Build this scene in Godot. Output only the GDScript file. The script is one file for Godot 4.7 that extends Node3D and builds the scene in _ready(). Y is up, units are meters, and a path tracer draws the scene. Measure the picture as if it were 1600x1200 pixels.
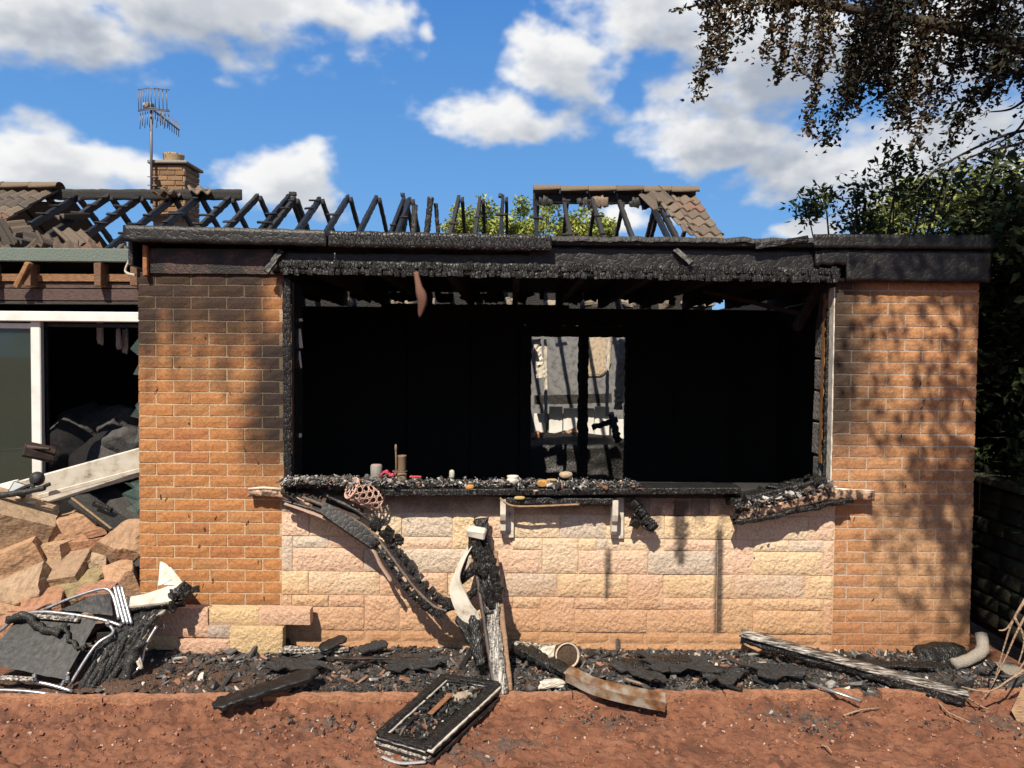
extends Node3D

const COURSE := 0.0755            # one brick and its joint
const SKY_LEVEL := 0.76            # the sky against the sun
const FOOT := -0.03               # foot of the brickwork
var rng := RandomNumberGenerator.new()
var nz := FastNoiseLite.new()
var M := {}

# ---------------------------------------------------------------- shapes
class Geo:
	var st := SurfaceTool.new()
	var c := Color(1, 1, 1)
	var paint: Callable
	func _init(smooth := false) -> void:
		st.begin(Mesh.PRIMITIVE_TRIANGLES)
		st.set_smooth_group(0 if smooth else -1)
	func v(p: Vector3) -> void:
		st.set_color(paint.call(p, c) if paint.is_valid() else c)
		st.add_vertex(p)
	func tri(a: Vector3, b: Vector3, d: Vector3) -> void:
		v(a); v(d); v(b)
	func quad(a: Vector3, b: Vector3, d: Vector3, e: Vector3) -> void:
		tri(a, b, d); tri(a, d, e)
	func face(p: Array, out_from: Vector3) -> void:
		var mid := Vector3.ZERO
		for q in p: mid += q
		mid /= p.size()
		var n: Vector3 = (p[1] - p[0]).cross(p[2] - p[0])
		if p.size() == 4: n = (p[2] - p[0]).cross(p[3] - p[1])
		if n.dot(mid - out_from) < 0.0: p.reverse()
		for i in range(1, p.size() - 1): tri(p[0], p[i], p[i + 1])
	# a box with chamfered edges, its corners moved a little
	func box(xf: Transform3D, s: Vector3, bev := 0.004, jit := 0.0, r: RandomNumberGenerator = null) -> void:
		var h := s * 0.5
		bev = minf(bev, minf(h.x, minf(h.y, h.z)) * 0.6)
		var V := []
		for i in 8:
			var sg := Vector3(1 if i & 1 else -1, 1 if i & 2 else -1, 1 if i & 4 else -1)
			var o := Vector3.ZERO
			if r: o = Vector3(r.randf_range(-jit, jit), r.randf_range(-jit, jit), r.randf_range(-jit, jit))
			var row := []
			for a in 3:
				var q := h - Vector3(bev, bev, bev)
				q[a] = h[a]
				row.append(xf * (q * sg + o))
			V.append(row)
		var mid := xf.origin
		for a in 3:
			var b := (a + 1) % 3
			var d := (a + 2) % 3
			for s2 in 2:
				var k := s2 << a
				face([V[k][a], V[k | 1 << b][a], V[k | 1 << b | 1 << d][a], V[k | 1 << d][a]], mid)
				for s3 in 2:
					var k2 := (s2 << a) | (s3 << b)
					face([V[k2][a], V[k2][b], V[k2 | 1 << d][b], V[k2 | 1 << d][a]], mid)
		for i in 8: face([V[i][0], V[i][1], V[i][2]], mid)
	func beam(a: Vector3, b: Vector3, w: float, h: float, up := Vector3.UP, bev := 0.004, jit := 0.0, r: RandomNumberGenerator = null) -> void:
		var x := (b - a).normalized()
		if absf(x.dot(up)) > 0.98: up = Vector3(0, 0, 1)
		var z := x.cross(up).normalized()
		box(Transform3D(Basis(x, z.cross(x), z), (a + b) * 0.5), Vector3(a.distance_to(b), h, w), bev, jit, r)
	# a profile carried along a line; ring points are (side, up)
	func sweep(path: Array, ring: Array, up := Vector3.UP, scales: Array = [], rough := 0.0, freq := 12.0, n: FastNoiseLite = null, caps := true) -> void:
		var rows := []
		for i in path.size():
			var t: Vector3 = (path[mini(i + 1, path.size() - 1)] - path[maxi(i - 1, 0)]).normalized()
			var u := up
			if absf(t.dot(u)) > 0.98: u = Vector3(0.3, 0.1, 1).normalized()
			var side := t.cross(u).normalized()
			var u2 := side.cross(t)
			var k := 1.0
			if scales.size(): k = scales[i]
			var row := []
			for q in ring:
				var o: Vector3 = (side * q.x + u2 * q.y) * k
				var p: Vector3 = path[i] + o
				if rough > 0.0:
					p += o.normalized() * rough * n.get_noise_3dv(p * freq * 100.0) * 1.6
				row.append(p)
			rows.append(row)
		for i in path.size() - 1:
			var mid: Vector3 = (path[i] + path[i + 1]) * 0.5
			for j in ring.size():
				var j2 := (j + 1) % ring.size()
				quad(rows[i][j], rows[i + 1][j], rows[i + 1][j2], rows[i][j2])
		if caps:
			var last := path.size() - 1
			for j in ring.size():
				var j2 := (j + 1) % ring.size()
				tri(path[0], rows[0][j], rows[0][j2])
				tri(path[last], rows[last][j2], rows[last][j])
	# an angular stone: a cube with rounded edges, cut by planes and roughened
	func rock(xf: Transform3D, size: Vector3, n: FastNoiseLite, r: RandomNumberGenerator, div := 5, cuts := 4, rough := 0.05, roundness := 0.12) -> void:
		var planes := []
		for i in cuts:
			var d := Vector3(r.randf_range(-1, 1), r.randf_range(-1, 1), r.randf_range(-1, 1)).normalized()
			planes.append([d, r.randf_range(0.8, 1.1)])
		var off := Vector3(r.randf(), r.randf(), r.randf()) * 900.0
		var P := func(q: Vector3) -> Vector3:
			q = q.lerp(q.normalized() * 1.25, roundness)
			for pl in planes:
				var e: float = q.dot(pl[0]) - pl[1]
				if e > 0.0: q -= pl[0] * e
			q += q.normalized() * rough * (n.get_noise_3dv(q * 90.0 + off) * 1.4 + n.get_noise_3dv(q * 260.0 + off) * 0.6)
			return xf * (q * size * 0.5)
		for a in 3:
			for s in [-1.0, 1.0]:
				for i in div:
					for j in div:
						var c4 := []
						for k in [[0, 0], [1, 0], [1, 1], [0, 1]]:
							var q := Vector3.ZERO
							q[a] = s
							q[(a + 1) % 3] = -1.0 + 2.0 * (i + k[0]) / div
							q[(a + 2) % 3] = -1.0 + 2.0 * (j + k[1]) / div
							c4.append(P.call(q))
						if s > 0.0: quad(c4[0], c4[1], c4[2], c4[3])
						else: quad(c4[3], c4[2], c4[1], c4[0])
	func lathe(xf: Transform3D, prof: Array, n := 24) -> void:   # (radius, height) from the foot up, outside first
		for i in prof.size() - 1:
			for j in n:
				var a := TAU * j / n
				var b := TAU * (j + 1) / n
				var p: Vector2 = prof[i]
				var q: Vector2 = prof[i + 1]
				quad(xf * Vector3(p.x * sin(a), p.y, p.x * cos(a)), xf * Vector3(p.x * sin(b), p.y, p.x * cos(b)), xf * Vector3(q.x * sin(b), q.y, q.x * cos(b)), xf * Vector3(q.x * sin(a), q.y, q.x * cos(a)))
	func done() -> ArrayMesh:
		st.generate_normals()
		return st.commit()

func rect(w: float, h: float, n := 3) -> Array:     # ring of a board, with points along its sides
	var out := []
	var k := [Vector2(-w, -h) / 2, Vector2(w, -h) / 2, Vector2(w, h) / 2, Vector2(-w, h) / 2]
	k.reverse()
	for i in 4:
		for j in n: out.append(k[i].lerp(k[(i + 1) % 4], float(j) / n))
	return out

func circle(r: float, n := 8) -> Array:
	var out := []
	for i in n: out.append(Vector2(cos(-TAU * i / n), sin(-TAU * i / n)) * r)
	return out

func line(a: Vector3, b: Vector3, n: int) -> Array:
	var out := []
	for i in n + 1: out.append(a.lerp(b, float(i) / n))
	return out

func curve(p: Array, per := 6) -> Array:             # a smooth line through points
	var out := []
	for i in p.size() - 1:
		for k in per:
			out.append(p[i].cubic_interpolate(p[i + 1], p[maxi(i - 1, 0)], p[mini(i + 2, p.size() - 1)], float(k) / per))
	out.append(p[-1])
	return out

func jag(p: Array, amp: float) -> Array:
	var out := []
	for q in p: out.append(q + Vector3(rng.randf_range(-amp, amp), rng.randf_range(-amp, amp), rng.randf_range(-amp, amp)))
	return out

func tf(p: Vector3, rx := 0.0, ry := 0.0, rz := 0.0) -> Transform3D:
	return Transform3D(Basis.from_euler(Vector3(deg_to_rad(rx), deg_to_rad(ry), deg_to_rad(rz))), p)

func tumble() -> Basis:
	return Basis.from_euler(Vector3(rng.randf_range(-PI, PI), rng.randf_range(-PI, PI), rng.randf_range(-PI, PI)))

# ---------------------------------------------------------------- nodes
var taken := {}
func numbered(called: String, parent: Node) -> String:
	var key := str(parent.get_instance_id()) + called
	var n: int = taken.get(key, 0)
	taken[key] = n + 1
	return called if n == 0 else "%s_%03d" % [called, n]

func wpos(n: Node) -> Vector3:
	var p := Vector3.ZERO
	while n is Node3D and n != self:
		p += n.position
		n = n.get_parent()
	return p

func tag(o: Node, label: String, category := "", group := "") -> void:
	o.set_meta("label", label)
	if category: o.set_meta("category", category)
	if group: o.set_meta("group", group)

func thing(called: String, base: Vector3, label: String, category: String, group := "") -> Node3D:
	var o := Node3D.new()
	o.name = numbered(called, self)
	o.position = base
	add_child(o, true)
	tag(o, label, category, group)
	return o

func put(called: String, g, m: Material, parent: Node = self, kind := "") -> MeshInstance3D:
	var o := MeshInstance3D.new()
	o.name = numbered(called, parent)
	o.mesh = g.done() if g is Geo else g
	o.material_override = m
	parent.add_child(o, true)
	if parent != self: o.position = -wpos(parent)
	if kind: o.set_meta("kind", kind)
	return o

func solo(called: String, g: Geo, m: Material, at: Transform3D, label: String, category: String, group := "") -> MeshInstance3D:
	var o := put(called, g, m)
	o.transform = at
	tag(o, label, category, group)
	return o

func many(called: String, mesh: Mesh, m: Material, where: Array, cols: Array, parent: Node = self) -> MultiMeshInstance3D:
	var mm := MultiMesh.new()
	mm.transform_format = MultiMesh.TRANSFORM_3D
	mm.use_colors = cols.size() > 0
	mm.mesh = mesh
	mm.instance_count = where.size()
	for i in where.size():
		mm.set_instance_transform(i, where[i])
		if cols.size(): mm.set_instance_color(i, cols[i])
	var o := MultiMeshInstance3D.new()
	o.name = numbered(called, parent)
	o.multimesh = mm
	o.material_override = m
	parent.add_child(o, true)
	if parent != self: o.position = -wpos(parent)
	o.set_meta("kind", "stuff")
	return o

# ---------------------------------------------------------------- materials
func tex(freq: float, stops: Array, kind := FastNoiseLite.TYPE_SIMPLEX_SMOOTH, oct := 4, size := 512, sd := 1) -> NoiseTexture2D:
	var n := FastNoiseLite.new()
	n.noise_type = kind
	n.frequency = freq
	n.seed = sd
	n.fractal_octaves = oct
	if oct == 1: n.fractal_type = FastNoiseLite.FRACTAL_NONE
	if kind == FastNoiseLite.TYPE_CELLULAR:
		n.cellular_return_type = FastNoiseLite.RETURN_DISTANCE2_SUB
		n.fractal_type = FastNoiseLite.FRACTAL_NONE
		if oct > 1:
			n.domain_warp_enabled = true
			n.domain_warp_amplitude = 14.0
			n.domain_warp_frequency = 0.02
	var t := NoiseTexture2D.new()
	t.width = size
	t.height = size
	t.seamless = true
	t.seamless_blend_skirt = 0.15
	t.noise = n
	if stops.size():
		var g := Gradient.new()
		g.offsets = PackedFloat32Array(stops.map(func(s): return s[0]))
		g.colors = PackedColorArray(stops.map(func(s): return Color(s[1], s[1], s[1]) if not s[1] is Color else s[1]))
		t.color_ramp = g
	return t

func lin(r: float, g: float, b: float) -> Color:
	return Color(r, g, b).linear_to_srgb()

func mk(called: String, col: Color, rough: float, albedo: Texture2D = null, per_metre := 1.0, bump: Texture2D = null, cm := 0.3, vcol := false) -> StandardMaterial3D:
	var m := StandardMaterial3D.new()
	m.resource_name = called
	m.albedo_color = col
	m.roughness = rough
	m.vertex_color_use_as_albedo = vcol
	m.uv1_triplanar = true
	m.uv1_world_triplanar = true
	m.uv1_scale = Vector3.ONE * per_metre
	if albedo: m.albedo_texture = albedo
	if bump:
		m.heightmap_enabled = true
		m.heightmap_texture = bump
		m.heightmap_scale = cm
	M[called] = m
	return m

func over(m: StandardMaterial3D, t: Texture2D, per_metre: float) -> void:      # a second, coarser pattern
	m.detail_enabled = true
	m.detail_blend_mode = BaseMaterial3D.BLEND_MODE_MUL
	m.detail_albedo = t
	m.uv2_triplanar = true
	m.uv2_world_triplanar = true
	m.uv2_scale = Vector3.ONE * per_metre

func materials() -> void:
	var S := FastNoiseLite.TYPE_SIMPLEX_SMOOTH
	var C := FastNoiseLite.TYPE_CELLULAR
	var fine := tex(0.05, [[0.0, 0.74], [0.5, 0.92], [1.0, 1.0]], S, 5)
	var grit := tex(0.06, [], S, 5, 512, 3)
	var crag := tex(0.028, [], S, 5, 512, 5)
	var blot := tex(0.012, [[0.0, 0.66], [0.45, 0.92], [1.0, 1.0]], S, 5, 512, 7)
	var crack := tex(0.035, [[0.0, 0.0], [0.08, 0.6], [0.18, 0.92], [1.0, 1.0]], C, 2, 512, 9)
	var crack_long := tex(0.05, [[0.0, 0.0], [0.2, 0.7], [1.0, 1.0]], C, 2, 512, 11)
	var ash_on_char := tex(0.022, [[0.0, Color(0.06, 0.058, 0.058)], [0.6, Color(0.095, 0.093, 0.092)], [0.76, Color(0.17, 0.166, 0.16)], [0.9, Color(0.4, 0.39, 0.375)], [1.0, Color(0.6, 0.58, 0.55)]], S, 5, 512, 13)
	var grain := tex(0.03, [[0.0, 0.5], [0.5, 0.85], [1.0, 1.0]], S, 4, 512, 15)

	mk("brick", lin(1, 1, 1), 0.9, fine, 1.6, grit, 0.2, true)
	over(M.brick, tex(0.02, [[0.0, 0.84], [0.4, 0.97], [1.0, 1.0]], S, 4, 512, 49), 2.4)
	mk("mortar", lin(1, 1, 1), 0.95, fine, 2.5, grit, 0.3, true)
	mk("stone", lin(1, 1, 1), 0.93, fine, 2.0, crag, 0.75, true)
	over(M.stone, tex(0.02, [[0.0, 0.86], [0.4, 0.98], [1.0, 1.0]], S, 4, 512, 51), 2.6)
	mk("rubble", lin(1, 1, 1), 0.95, fine, 2.2, crag, 0.55, true)
	over(M.rubble, blot, 3.0)
	mk("char", lin(1, 1, 1), 0.46, ash_on_char, 1.5, crack, 0.7)
	M.char.uv1_scale = Vector3(2.7, 1.5, 2.7)
	mk("char_board", lin(0.42, 0.42, 0.43), 0.52, tex(0.02, [[0.0, Color(0.08, 0.08, 0.08)], [0.55, Color(0.13, 0.127, 0.127)], [0.8, Color(0.22, 0.212, 0.208)], [1.0, Color(0.4, 0.39, 0.38)]], S, 5, 512, 17), 1.1, crack_long, 0.22)
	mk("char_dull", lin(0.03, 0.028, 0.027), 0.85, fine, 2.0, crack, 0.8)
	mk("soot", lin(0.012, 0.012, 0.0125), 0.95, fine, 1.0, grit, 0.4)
	mk("char_tint", lin(1, 1, 1), 0.55, fine, 3.0, crack, 0.5, true)
	mk("tint", lin(1, 1, 1), 0.8, fine, 3.0, grit, 0.15, true)
	mk("wood", lin(1, 1, 1), 0.75, grain, 3.0, grit, 0.2, true)
	M.wood.uv1_scale = Vector3(1.2, 7, 7)
	mk("burnt_brown", lin(0.075, 0.04, 0.03), 0.6, grain, 2.0, grit, 0.25)
	over(M.burnt_brown, tex(0.01, [[0.0, 0.12], [0.45, 0.5], [0.7, 1.0], [1.0, 1.0]], S, 4, 256, 19), 0.8)
	mk("white", lin(0.7, 0.69, 0.66), 0.35, tex(0.015, [[0.0, 0.9], [0.5, 0.98], [1.0, 1.0]], S, 4, 512, 21), 0.7)
	mk("white_sooty", lin(0.62, 0.59, 0.53), 0.6, tex(0.02, [[0.0, Color(0.4, 0.38, 0.34)], [0.22, Color(0.82, 0.8, 0.76)], [0.5, Color(0.95, 0.94, 0.92)], [1.0, Color(1, 1, 1)]], S, 5, 512, 23), 0.9, crag, 0.15)
	mk("ash_white", lin(0.7, 0.68, 0.64), 0.7, tex(0.03, [[0.0, Color(0.1, 0.1, 0.1)], [0.42, Color(0.35, 0.33, 0.31)], [0.62, Color(0.85, 0.83, 0.8)], [1.0, Color(1, 1, 1)]], S, 5, 512, 25), 2.4, crack, 0.8)
	mk("ash_grain", lin(0.75, 0.73, 0.7), 0.5, tex(0.02, [[0.0, Color(0.09, 0.09, 0.09)], [0.4, Color(0.2, 0.19, 0.185)], [0.55, Color(0.5, 0.48, 0.46)], [0.72, Color(0.85, 0.84, 0.82)], [1.0, Color(1, 1, 1)]], S, 5, 512, 45), 1.0, crag, 0.3)
	M.ash_grain.uv1_scale = Vector3(0.7, 6, 6)
	var along: StandardMaterial3D = M.ash_grain.duplicate()
	along.resource_name = "ash_grain_upright"
	along.uv1_scale = Vector3(7, 0.8, 7)
	M.ash_grain_upright = along
	mk("melted", lin(0.52, 0.38, 0.29), 0.6, tex(0.02, [[0.0, Color(0.12, 0.11, 0.1)], [0.38, Color(0.3, 0.27, 0.25)], [0.5, Color(0.8, 0.74, 0.68)], [1.0, Color(1, 1, 1)]], S, 5, 512, 47), 1.8, crag, 0.4)
	mk("rusty_metal", lin(0.55, 0.5, 0.44), 0.55, tex(0.02, [[0.0, Color(0.3, 0.2, 0.12)], [0.4, Color(0.62, 0.42, 0.24)], [0.52, Color(0.66, 0.58, 0.5)], [0.65, Color(0.72, 0.7, 0.68)], [1.0, Color(0.9, 0.9, 0.9)]], S, 5, 512, 27), 0.9, crag, 0.3)
	M.rusty_metal.metallic = 0.3
	mk("aluminium", lin(0.5, 0.51, 0.53), 0.34, tex(0.03, [[0.0, 0.5], [0.4, 0.9], [1.0, 1.0]], S, 4, 512, 29), 4.0)
	M.aluminium.metallic = 0.75
	mk("aerial_metal", lin(0.16, 0.15, 0.15), 0.5)
	M.aerial_metal.metallic = 0.6
	mk("fabric", lin(0.05, 0.051, 0.055), 0.62, tex(0.03, [[0.0, 0.4], [0.55, 0.6], [0.75, 0.9], [1.0, 1.0]], S, 5, 512, 31), 1.6, crag, 0.5)
	mk("felt_green", lin(0.19, 0.24, 0.21), 0.95, tex(0.2, [[0.0, 0.45], [0.5, 0.85], [1.0, 1.0]], S, 3, 512, 33), 1.5, grit, 0.3)
	mk("felt_black", lin(0.03, 0.03, 0.031), 0.6, fine, 2.0, crag, 1.2)
	mk("tile", lin(1, 1, 1), 0.95, tex(0.05, [[0.0, 0.45], [0.45, 0.8], [1.0, 1.0]], S, 5, 512, 35), 2.4, grit, 0.4, true)
	mk("concrete", lin(0.3, 0.27, 0.23), 0.95, fine, 2.0, grit, 0.4)
	mk("soil", lin(1, 1, 1), 0.97, tex(0.022, [[0.0, Color(0.74, 0.68, 0.65)], [0.5, Color(0.94, 0.92, 0.9)], [1.0, Color(1, 1, 1)]], S, 5, 512, 37), 1.3, crag, 1.2, true)
	over(M.soil, tex(0.09, [[0.0, 0.7], [0.4, 0.95], [1.0, 1.0]], S, 4, 512, 38), 2.3)
	mk("ash_bed", lin(1, 1, 1), 0.9, tex(0.06, [[0.0, 0.3], [0.5, 0.7], [1.0, 1.0]], S, 5, 512, 39), 2.5, crag, 1.8, true)
	mk("fragment", lin(1, 1, 1), 0.55, null, 1.0, null, 0.0, true)
	mk("bark", lin(0.05, 0.04, 0.032), 0.95, fine, 3.0, crag, 1.0)
	mk("plaster", lin(0.5, 0.4, 0.29), 0.9, blot, 2.0, grit, 0.3)
	mk("grey_plaster", lin(0.2, 0.2, 0.205), 0.9, blot, 1.5, grit, 0.3)
	mk("moss_wall", lin(0.11, 0.1, 0.065), 0.97, blot, 3.0, crag, 1.2)
	mk("dark_glass", Color(0.21, 0.25, 0.22, 0.5), 0.03)
	M.dark_glass.transparency = BaseMaterial3D.TRANSPARENCY_ALPHA
	mk("shard_glass", Color(0.5, 0.62, 0.6, 0.1), 0.05)
	M.shard_glass.transparency = BaseMaterial3D.TRANSPARENCY_ALPHA
	for k in [["leaf_lime", 0.62], ["leaf_dark", 0.75], ["leaf_dead", 0.7]]:
		var m := mk(k[0], lin(1, 1, 1), k[1], null, 1.0, null, 0.0, true)
		m.metallic_specular = 0.3
		m.backlight_enabled = true
		m.backlight = Color(0.4, 0.4, 0.4)
	for m in [M.dark_glass, M.shard_glass, M.fragment, M.leaf_lime, M.leaf_dark, M.leaf_dead, M.aerial_metal]:
		m.uv1_triplanar = false
		m.uv1_world_triplanar = false

# ---------------------------------------------------------------- sky
var clouds := []      # where the clouds stand: azimuth and elevation, half width and half height in degrees, strength, how grey
var cn := FastNoiseLite.new()
var cn2 := FastNoiseLite.new()

func cloud_amount(az: float, el: float) -> float:
	var a := deg_to_rad(az)
	var e := deg_to_rad(el)
	var d := Vector3(sin(a) * cos(e), sin(e) * 1.7, -cos(a) * cos(e))
	var near := 0.0
	for c in clouds:
		var x: float = (az - c[0].x) / (c[1] * 1.4)
		var y: float = (el - c[0].y) / (c[2] * 1.45)
		if y < 0.0: y *= 1.3
		near = maxf(near, (1.0 - sqrt(x * x + y * y)) * c[3])
	var inside := smoothstep(46.0, 38.0, absf(az)) * smoothstep(34.0, 28.0, el)
	var far := clampf(cn2.get_noise_3dv(d * 170.0) * 2.4 + 0.32, 0.0, 0.9)
	var n := cn.get_noise_3dv(d * 640.0) * 0.95 + cn2.get_noise_3dv(d * 2600.0 + Vector3(50, 0, 0)) * 0.22
	return lerpf(far, near, inside) * 1.35 + n * 0.9 - 0.44

func sky_color(az: float, el: float) -> Color:
	var t := clampf(el / 30.0, 0.0, 1.0)
	var base := Color(0.23, 0.50, 0.84).lerp(Color(0.05, 0.195, 0.56), pow(t, 0.75))
	base = base.lerp(Color(0.02, 0.09, 0.34), smoothstep(30.0, 90.0, el))
	base = base.lerp(Color(0.42, 0.58, 0.78), smoothstep(7.0, 0.0, el) * 0.6)
	var d := cloud_amount(az, el)
	if d <= -0.02: return base * SKY_LEVEL
	var up := cloud_amount(az - 1.0, el + 1.6)
	var up2 := cloud_amount(az - 2.0, el + 4.2)
	var lit := clampf(1.04 - 0.55 * smoothstep(0.05, 0.8, up) - 0.5 * smoothstep(0.0, 0.8, up2) - 0.14 * smoothstep(0.3, 1.0, d), 0.0, 1.0)
	var white := Color(0.36, 0.405, 0.48).lerp(Color(0.86, 0.86, 0.855), lit)
	return base.lerp(white, smoothstep(-0.02, 0.56, d)) * SKY_LEVEL

func sky_picture() -> ImageTexture:
	cn.seed = 41
	cn.fractal_octaves = 6
	cn.frequency = 0.01
	cn.fractal_gain = 0.52
	cn2.seed = 77
	cn2.fractal_octaves = 4
	cn2.frequency = 0.01
	clouds = [
		[Vector2(-22.49, 22.70), 15.5, 4.6, 1.0], [Vector2(-31.41, 21.57), 9.0, 5.5, 1.0], [Vector2(-13.16, 23.48), 7.0, 3.3, 0.9], [Vector2(-30.93, 18.34), 3.2, 2.0, 0.45],
		[Vector2(-30.29, 11.59), 7.2, 2.5, 1.0], [Vector2(-30.98, 12.58), 3.4, 2.6, 0.9], [Vector2(-26.27, 11.17), 3.4, 1.4, 0.6],
		[Vector2(-16.24, 12.03), 5.2, 2.9, 1.0], [Vector2(-14.92, 13.07), 2.8, 2.6, 0.9], [Vector2(-9.49, 10.63), 3.0, 0.9, 0.5],
		[Vector2(-1.59, 17.22), 5.6, 2.3, 1.0], [Vector2(2.20, 16.39), 3.4, 2.0, 1.0], [Vector2(4.50, 20.35), 5.5, 3.6, 1.0], [Vector2(8.63, 23.00), 6.5, 4.6, 1.0],
		[Vector2(14.64, 14.52), 6.6, 2.7, 1.0], [Vector2(20.66, 12.87), 8.5, 3.0, 1.0], [Vector2(19.26, 20.24), 12.0, 5.6, 1.0], [Vector2(28.99, 20.02), 9.0, 7.0, 1.0], [Vector2(17.32, 11.38), 4.4, 1.5, 0.8],
		[Vector2(28.42, 14.14), 8.5, 7.0, 1.0], [Vector2(32.05, 9.48), 6.0, 3.0, 0.8], [Vector2(20.33, 9.07), 2.6, 0.9, 0.95], [Vector2(7.43, 10.60), 3.2, 1.7, 1.0], [Vector2(13.38, 10.01), 2.6, 1.6, 0.7],
		[Vector2(-24.03, 17.71), 2.2, 1.5, 0.62], [Vector2(-20.68, 18.30), 1.8, 0.9, 0.45], [Vector2(-6.45, 22.80), 1.0, 1.9, 0.6], [Vector2(-14.66, 16.93), 0.9, 0.7, 0.5], [Vector2(-16.45, 16.15), 0.7, 0.6, 0.4], [Vector2(-21.30, 17.35), 1.0, 0.7, 0.4],
	]
	var w := 4096
	var h := 2048
	var k := 8
	var small := Image.create(w / k, h / k, false, Image.FORMAT_RGBF)
	for y in h / k:
		var el := 90.0 - 180.0 * (y + 0.5) * k / h
		for x in w / k:
			var az := 360.0 * (x + 0.5) * k / w - 180.0
			small.set_pixel(x, y, sky_color(az, maxf(el, 0.3)))
	small.resize(w, h, Image.INTERPOLATE_BILINEAR)
	var y0 := int(h * (90.0 - 36.0) / 180.0)
	var x0 := int(w * (180.0 - 46.0) / 360.0)
	for y in range(y0, h / 2 + 2):
		var el := 90.0 - 180.0 * (y + 0.5) / h
		for x in range(x0, w - x0):
			small.set_pixel(x, y, sky_color(360.0 * (x + 0.5) / w - 180.0, maxf(el, 0.3)))
	var turned := Image.create(w, h, false, Image.FORMAT_RGBF)      # a panorama begins at -z
	turned.blit_rect(small, Rect2i(w / 2, 0, w / 2, h), Vector2i(0, 0))
	turned.blit_rect(small, Rect2i(0, 0, w / 2, h), Vector2i(w / 2, 0))
	return ImageTexture.create_from_image(turned)

# ---------------------------------------------------------------- brickwork
func soot_left(p: Vector3, c: Color) -> Color:      # soot on the left pier: over its head and along the opening
	var n := nz.get_noise_3dv(p * 300.0) * 0.5 + nz.get_noise_3dv(p * 900.0) * 0.3
	var run := nz.get_noise_2d(p.x * 2600.0, p.y * 130.0) * 0.3 + nz.get_noise_2d(p.x * 700.0, p.y * 90.0) * 0.35
	var head := smoothstep(1.5, 2.22, p.y + n * 0.3 + run * 0.6)
	head *= 1.0 - 0.75 * smoothstep(-1.62, -1.5, p.x) * smoothstep(2.0, 2.15, p.y) * smoothstep(2.38, 2.3, p.y)
	var edge := smoothstep(-1.79, -1.54, p.x + n * 0.18) * smoothstep(0.98, 1.4, p.y + n * 0.1) * smoothstep(2.22, 1.85, p.y)
	var s := clampf(maxf(head * 0.95, edge * 1.1), 0.0, 0.98)
	var foot := smoothstep(0.5, 0.0, p.y + n * 0.2) * 0.3
	c = c.lerp(Color(0.3, 0.12, 0.05), foot)
	return c.lerp(Color(0.022, 0.0155, 0.0125), s)

func soot_right(p: Vector3, c: Color) -> Color:
	var n := nz.get_noise_3dv(p * 300.0) * 0.5 + nz.get_noise_3dv(p * 900.0) * 0.3
	var edge := smoothstep(2.42, 2.1, p.x + n * 0.14) * smoothstep(1.1, 1.5, p.y + n * 0.2)
	edge = maxf(edge, smoothstep(2.3, 2.38, p.y) * 0.5)
	var pale := smoothstep(1.25, 0.8, p.y + n * 0.3) * smoothstep(2.2, 2.4, p.x + n * 0.1) * 0.55
	c = c.lerp(Color(0.5, 0.32, 0.18), pale)
	c = c.lerp(Color(0.36, 0.15, 0.065), smoothstep(0.5, 0.0, p.y + n * 0.2) * 0.65)
	return c.lerp(Color(0.02, 0.017, 0.015), clampf(edge * 0.93, 0.0, 0.95))

# one brick or block: a face of several points so that stains run across it, worn edges, four sides
func block_mesh(x0: float, x1: float, y0: float, y1: float, z: float, deep: float, col: Color, nx: int, ny: int, rough: float, paint: Callable) -> Geo:
	var g := Geo.new(rough > 0.003)
	g.c = col
	g.paint = paint
	var rows := []
	var tilt := rng.randf_range(-0.001, 0.001)
	for j in ny + 1:
		var row := []
		for i in nx + 1:
			var u := float(i) / nx
			var w := float(j) / ny
			var p := Vector3(lerpf(x0, x1, u), lerpf(y0, y1, w), z + tilt * (u - 0.5) * 4.0)
			var rim := i == 0 or j == 0 or i == nx or j == ny
			if rim:
				p.z -= 0.003 + rng.randf() * 0.002 + rough * 0.5
				p += Vector3(rng.randf_range(-0.0012, 0.0012), rng.randf_range(-0.0012, 0.0012), 0)
			else:
				p.z += rough * (nz.get_noise_3dv(p * 1700.0) * 1.3 + nz.get_noise_3dv(p * 600.0) * 0.7)
			row.append(p)
		rows.append(row)
	for j in ny:
		for i in nx: g.quad(rows[j][i], rows[j][i + 1], rows[j + 1][i + 1], rows[j + 1][i])
	var b := Vector3(0, 0, -deep)
	g.st.set_smooth_group(-1)
	for i in nx:
		g.quad(rows[0][i] + b, rows[0][i + 1] + b, rows[0][i + 1], rows[0][i])
		g.quad(rows[ny][i], rows[ny][i + 1], rows[ny][i + 1] + b, rows[ny][i] + b)
	for j in ny:
		g.quad(rows[j][0], rows[j + 1][0], rows[j + 1][0] + b, rows[j][0] + b)
		g.quad(rows[j][nx] + b, rows[j + 1][nx] + b, rows[j + 1][nx], rows[j][nx])
	return g

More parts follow.
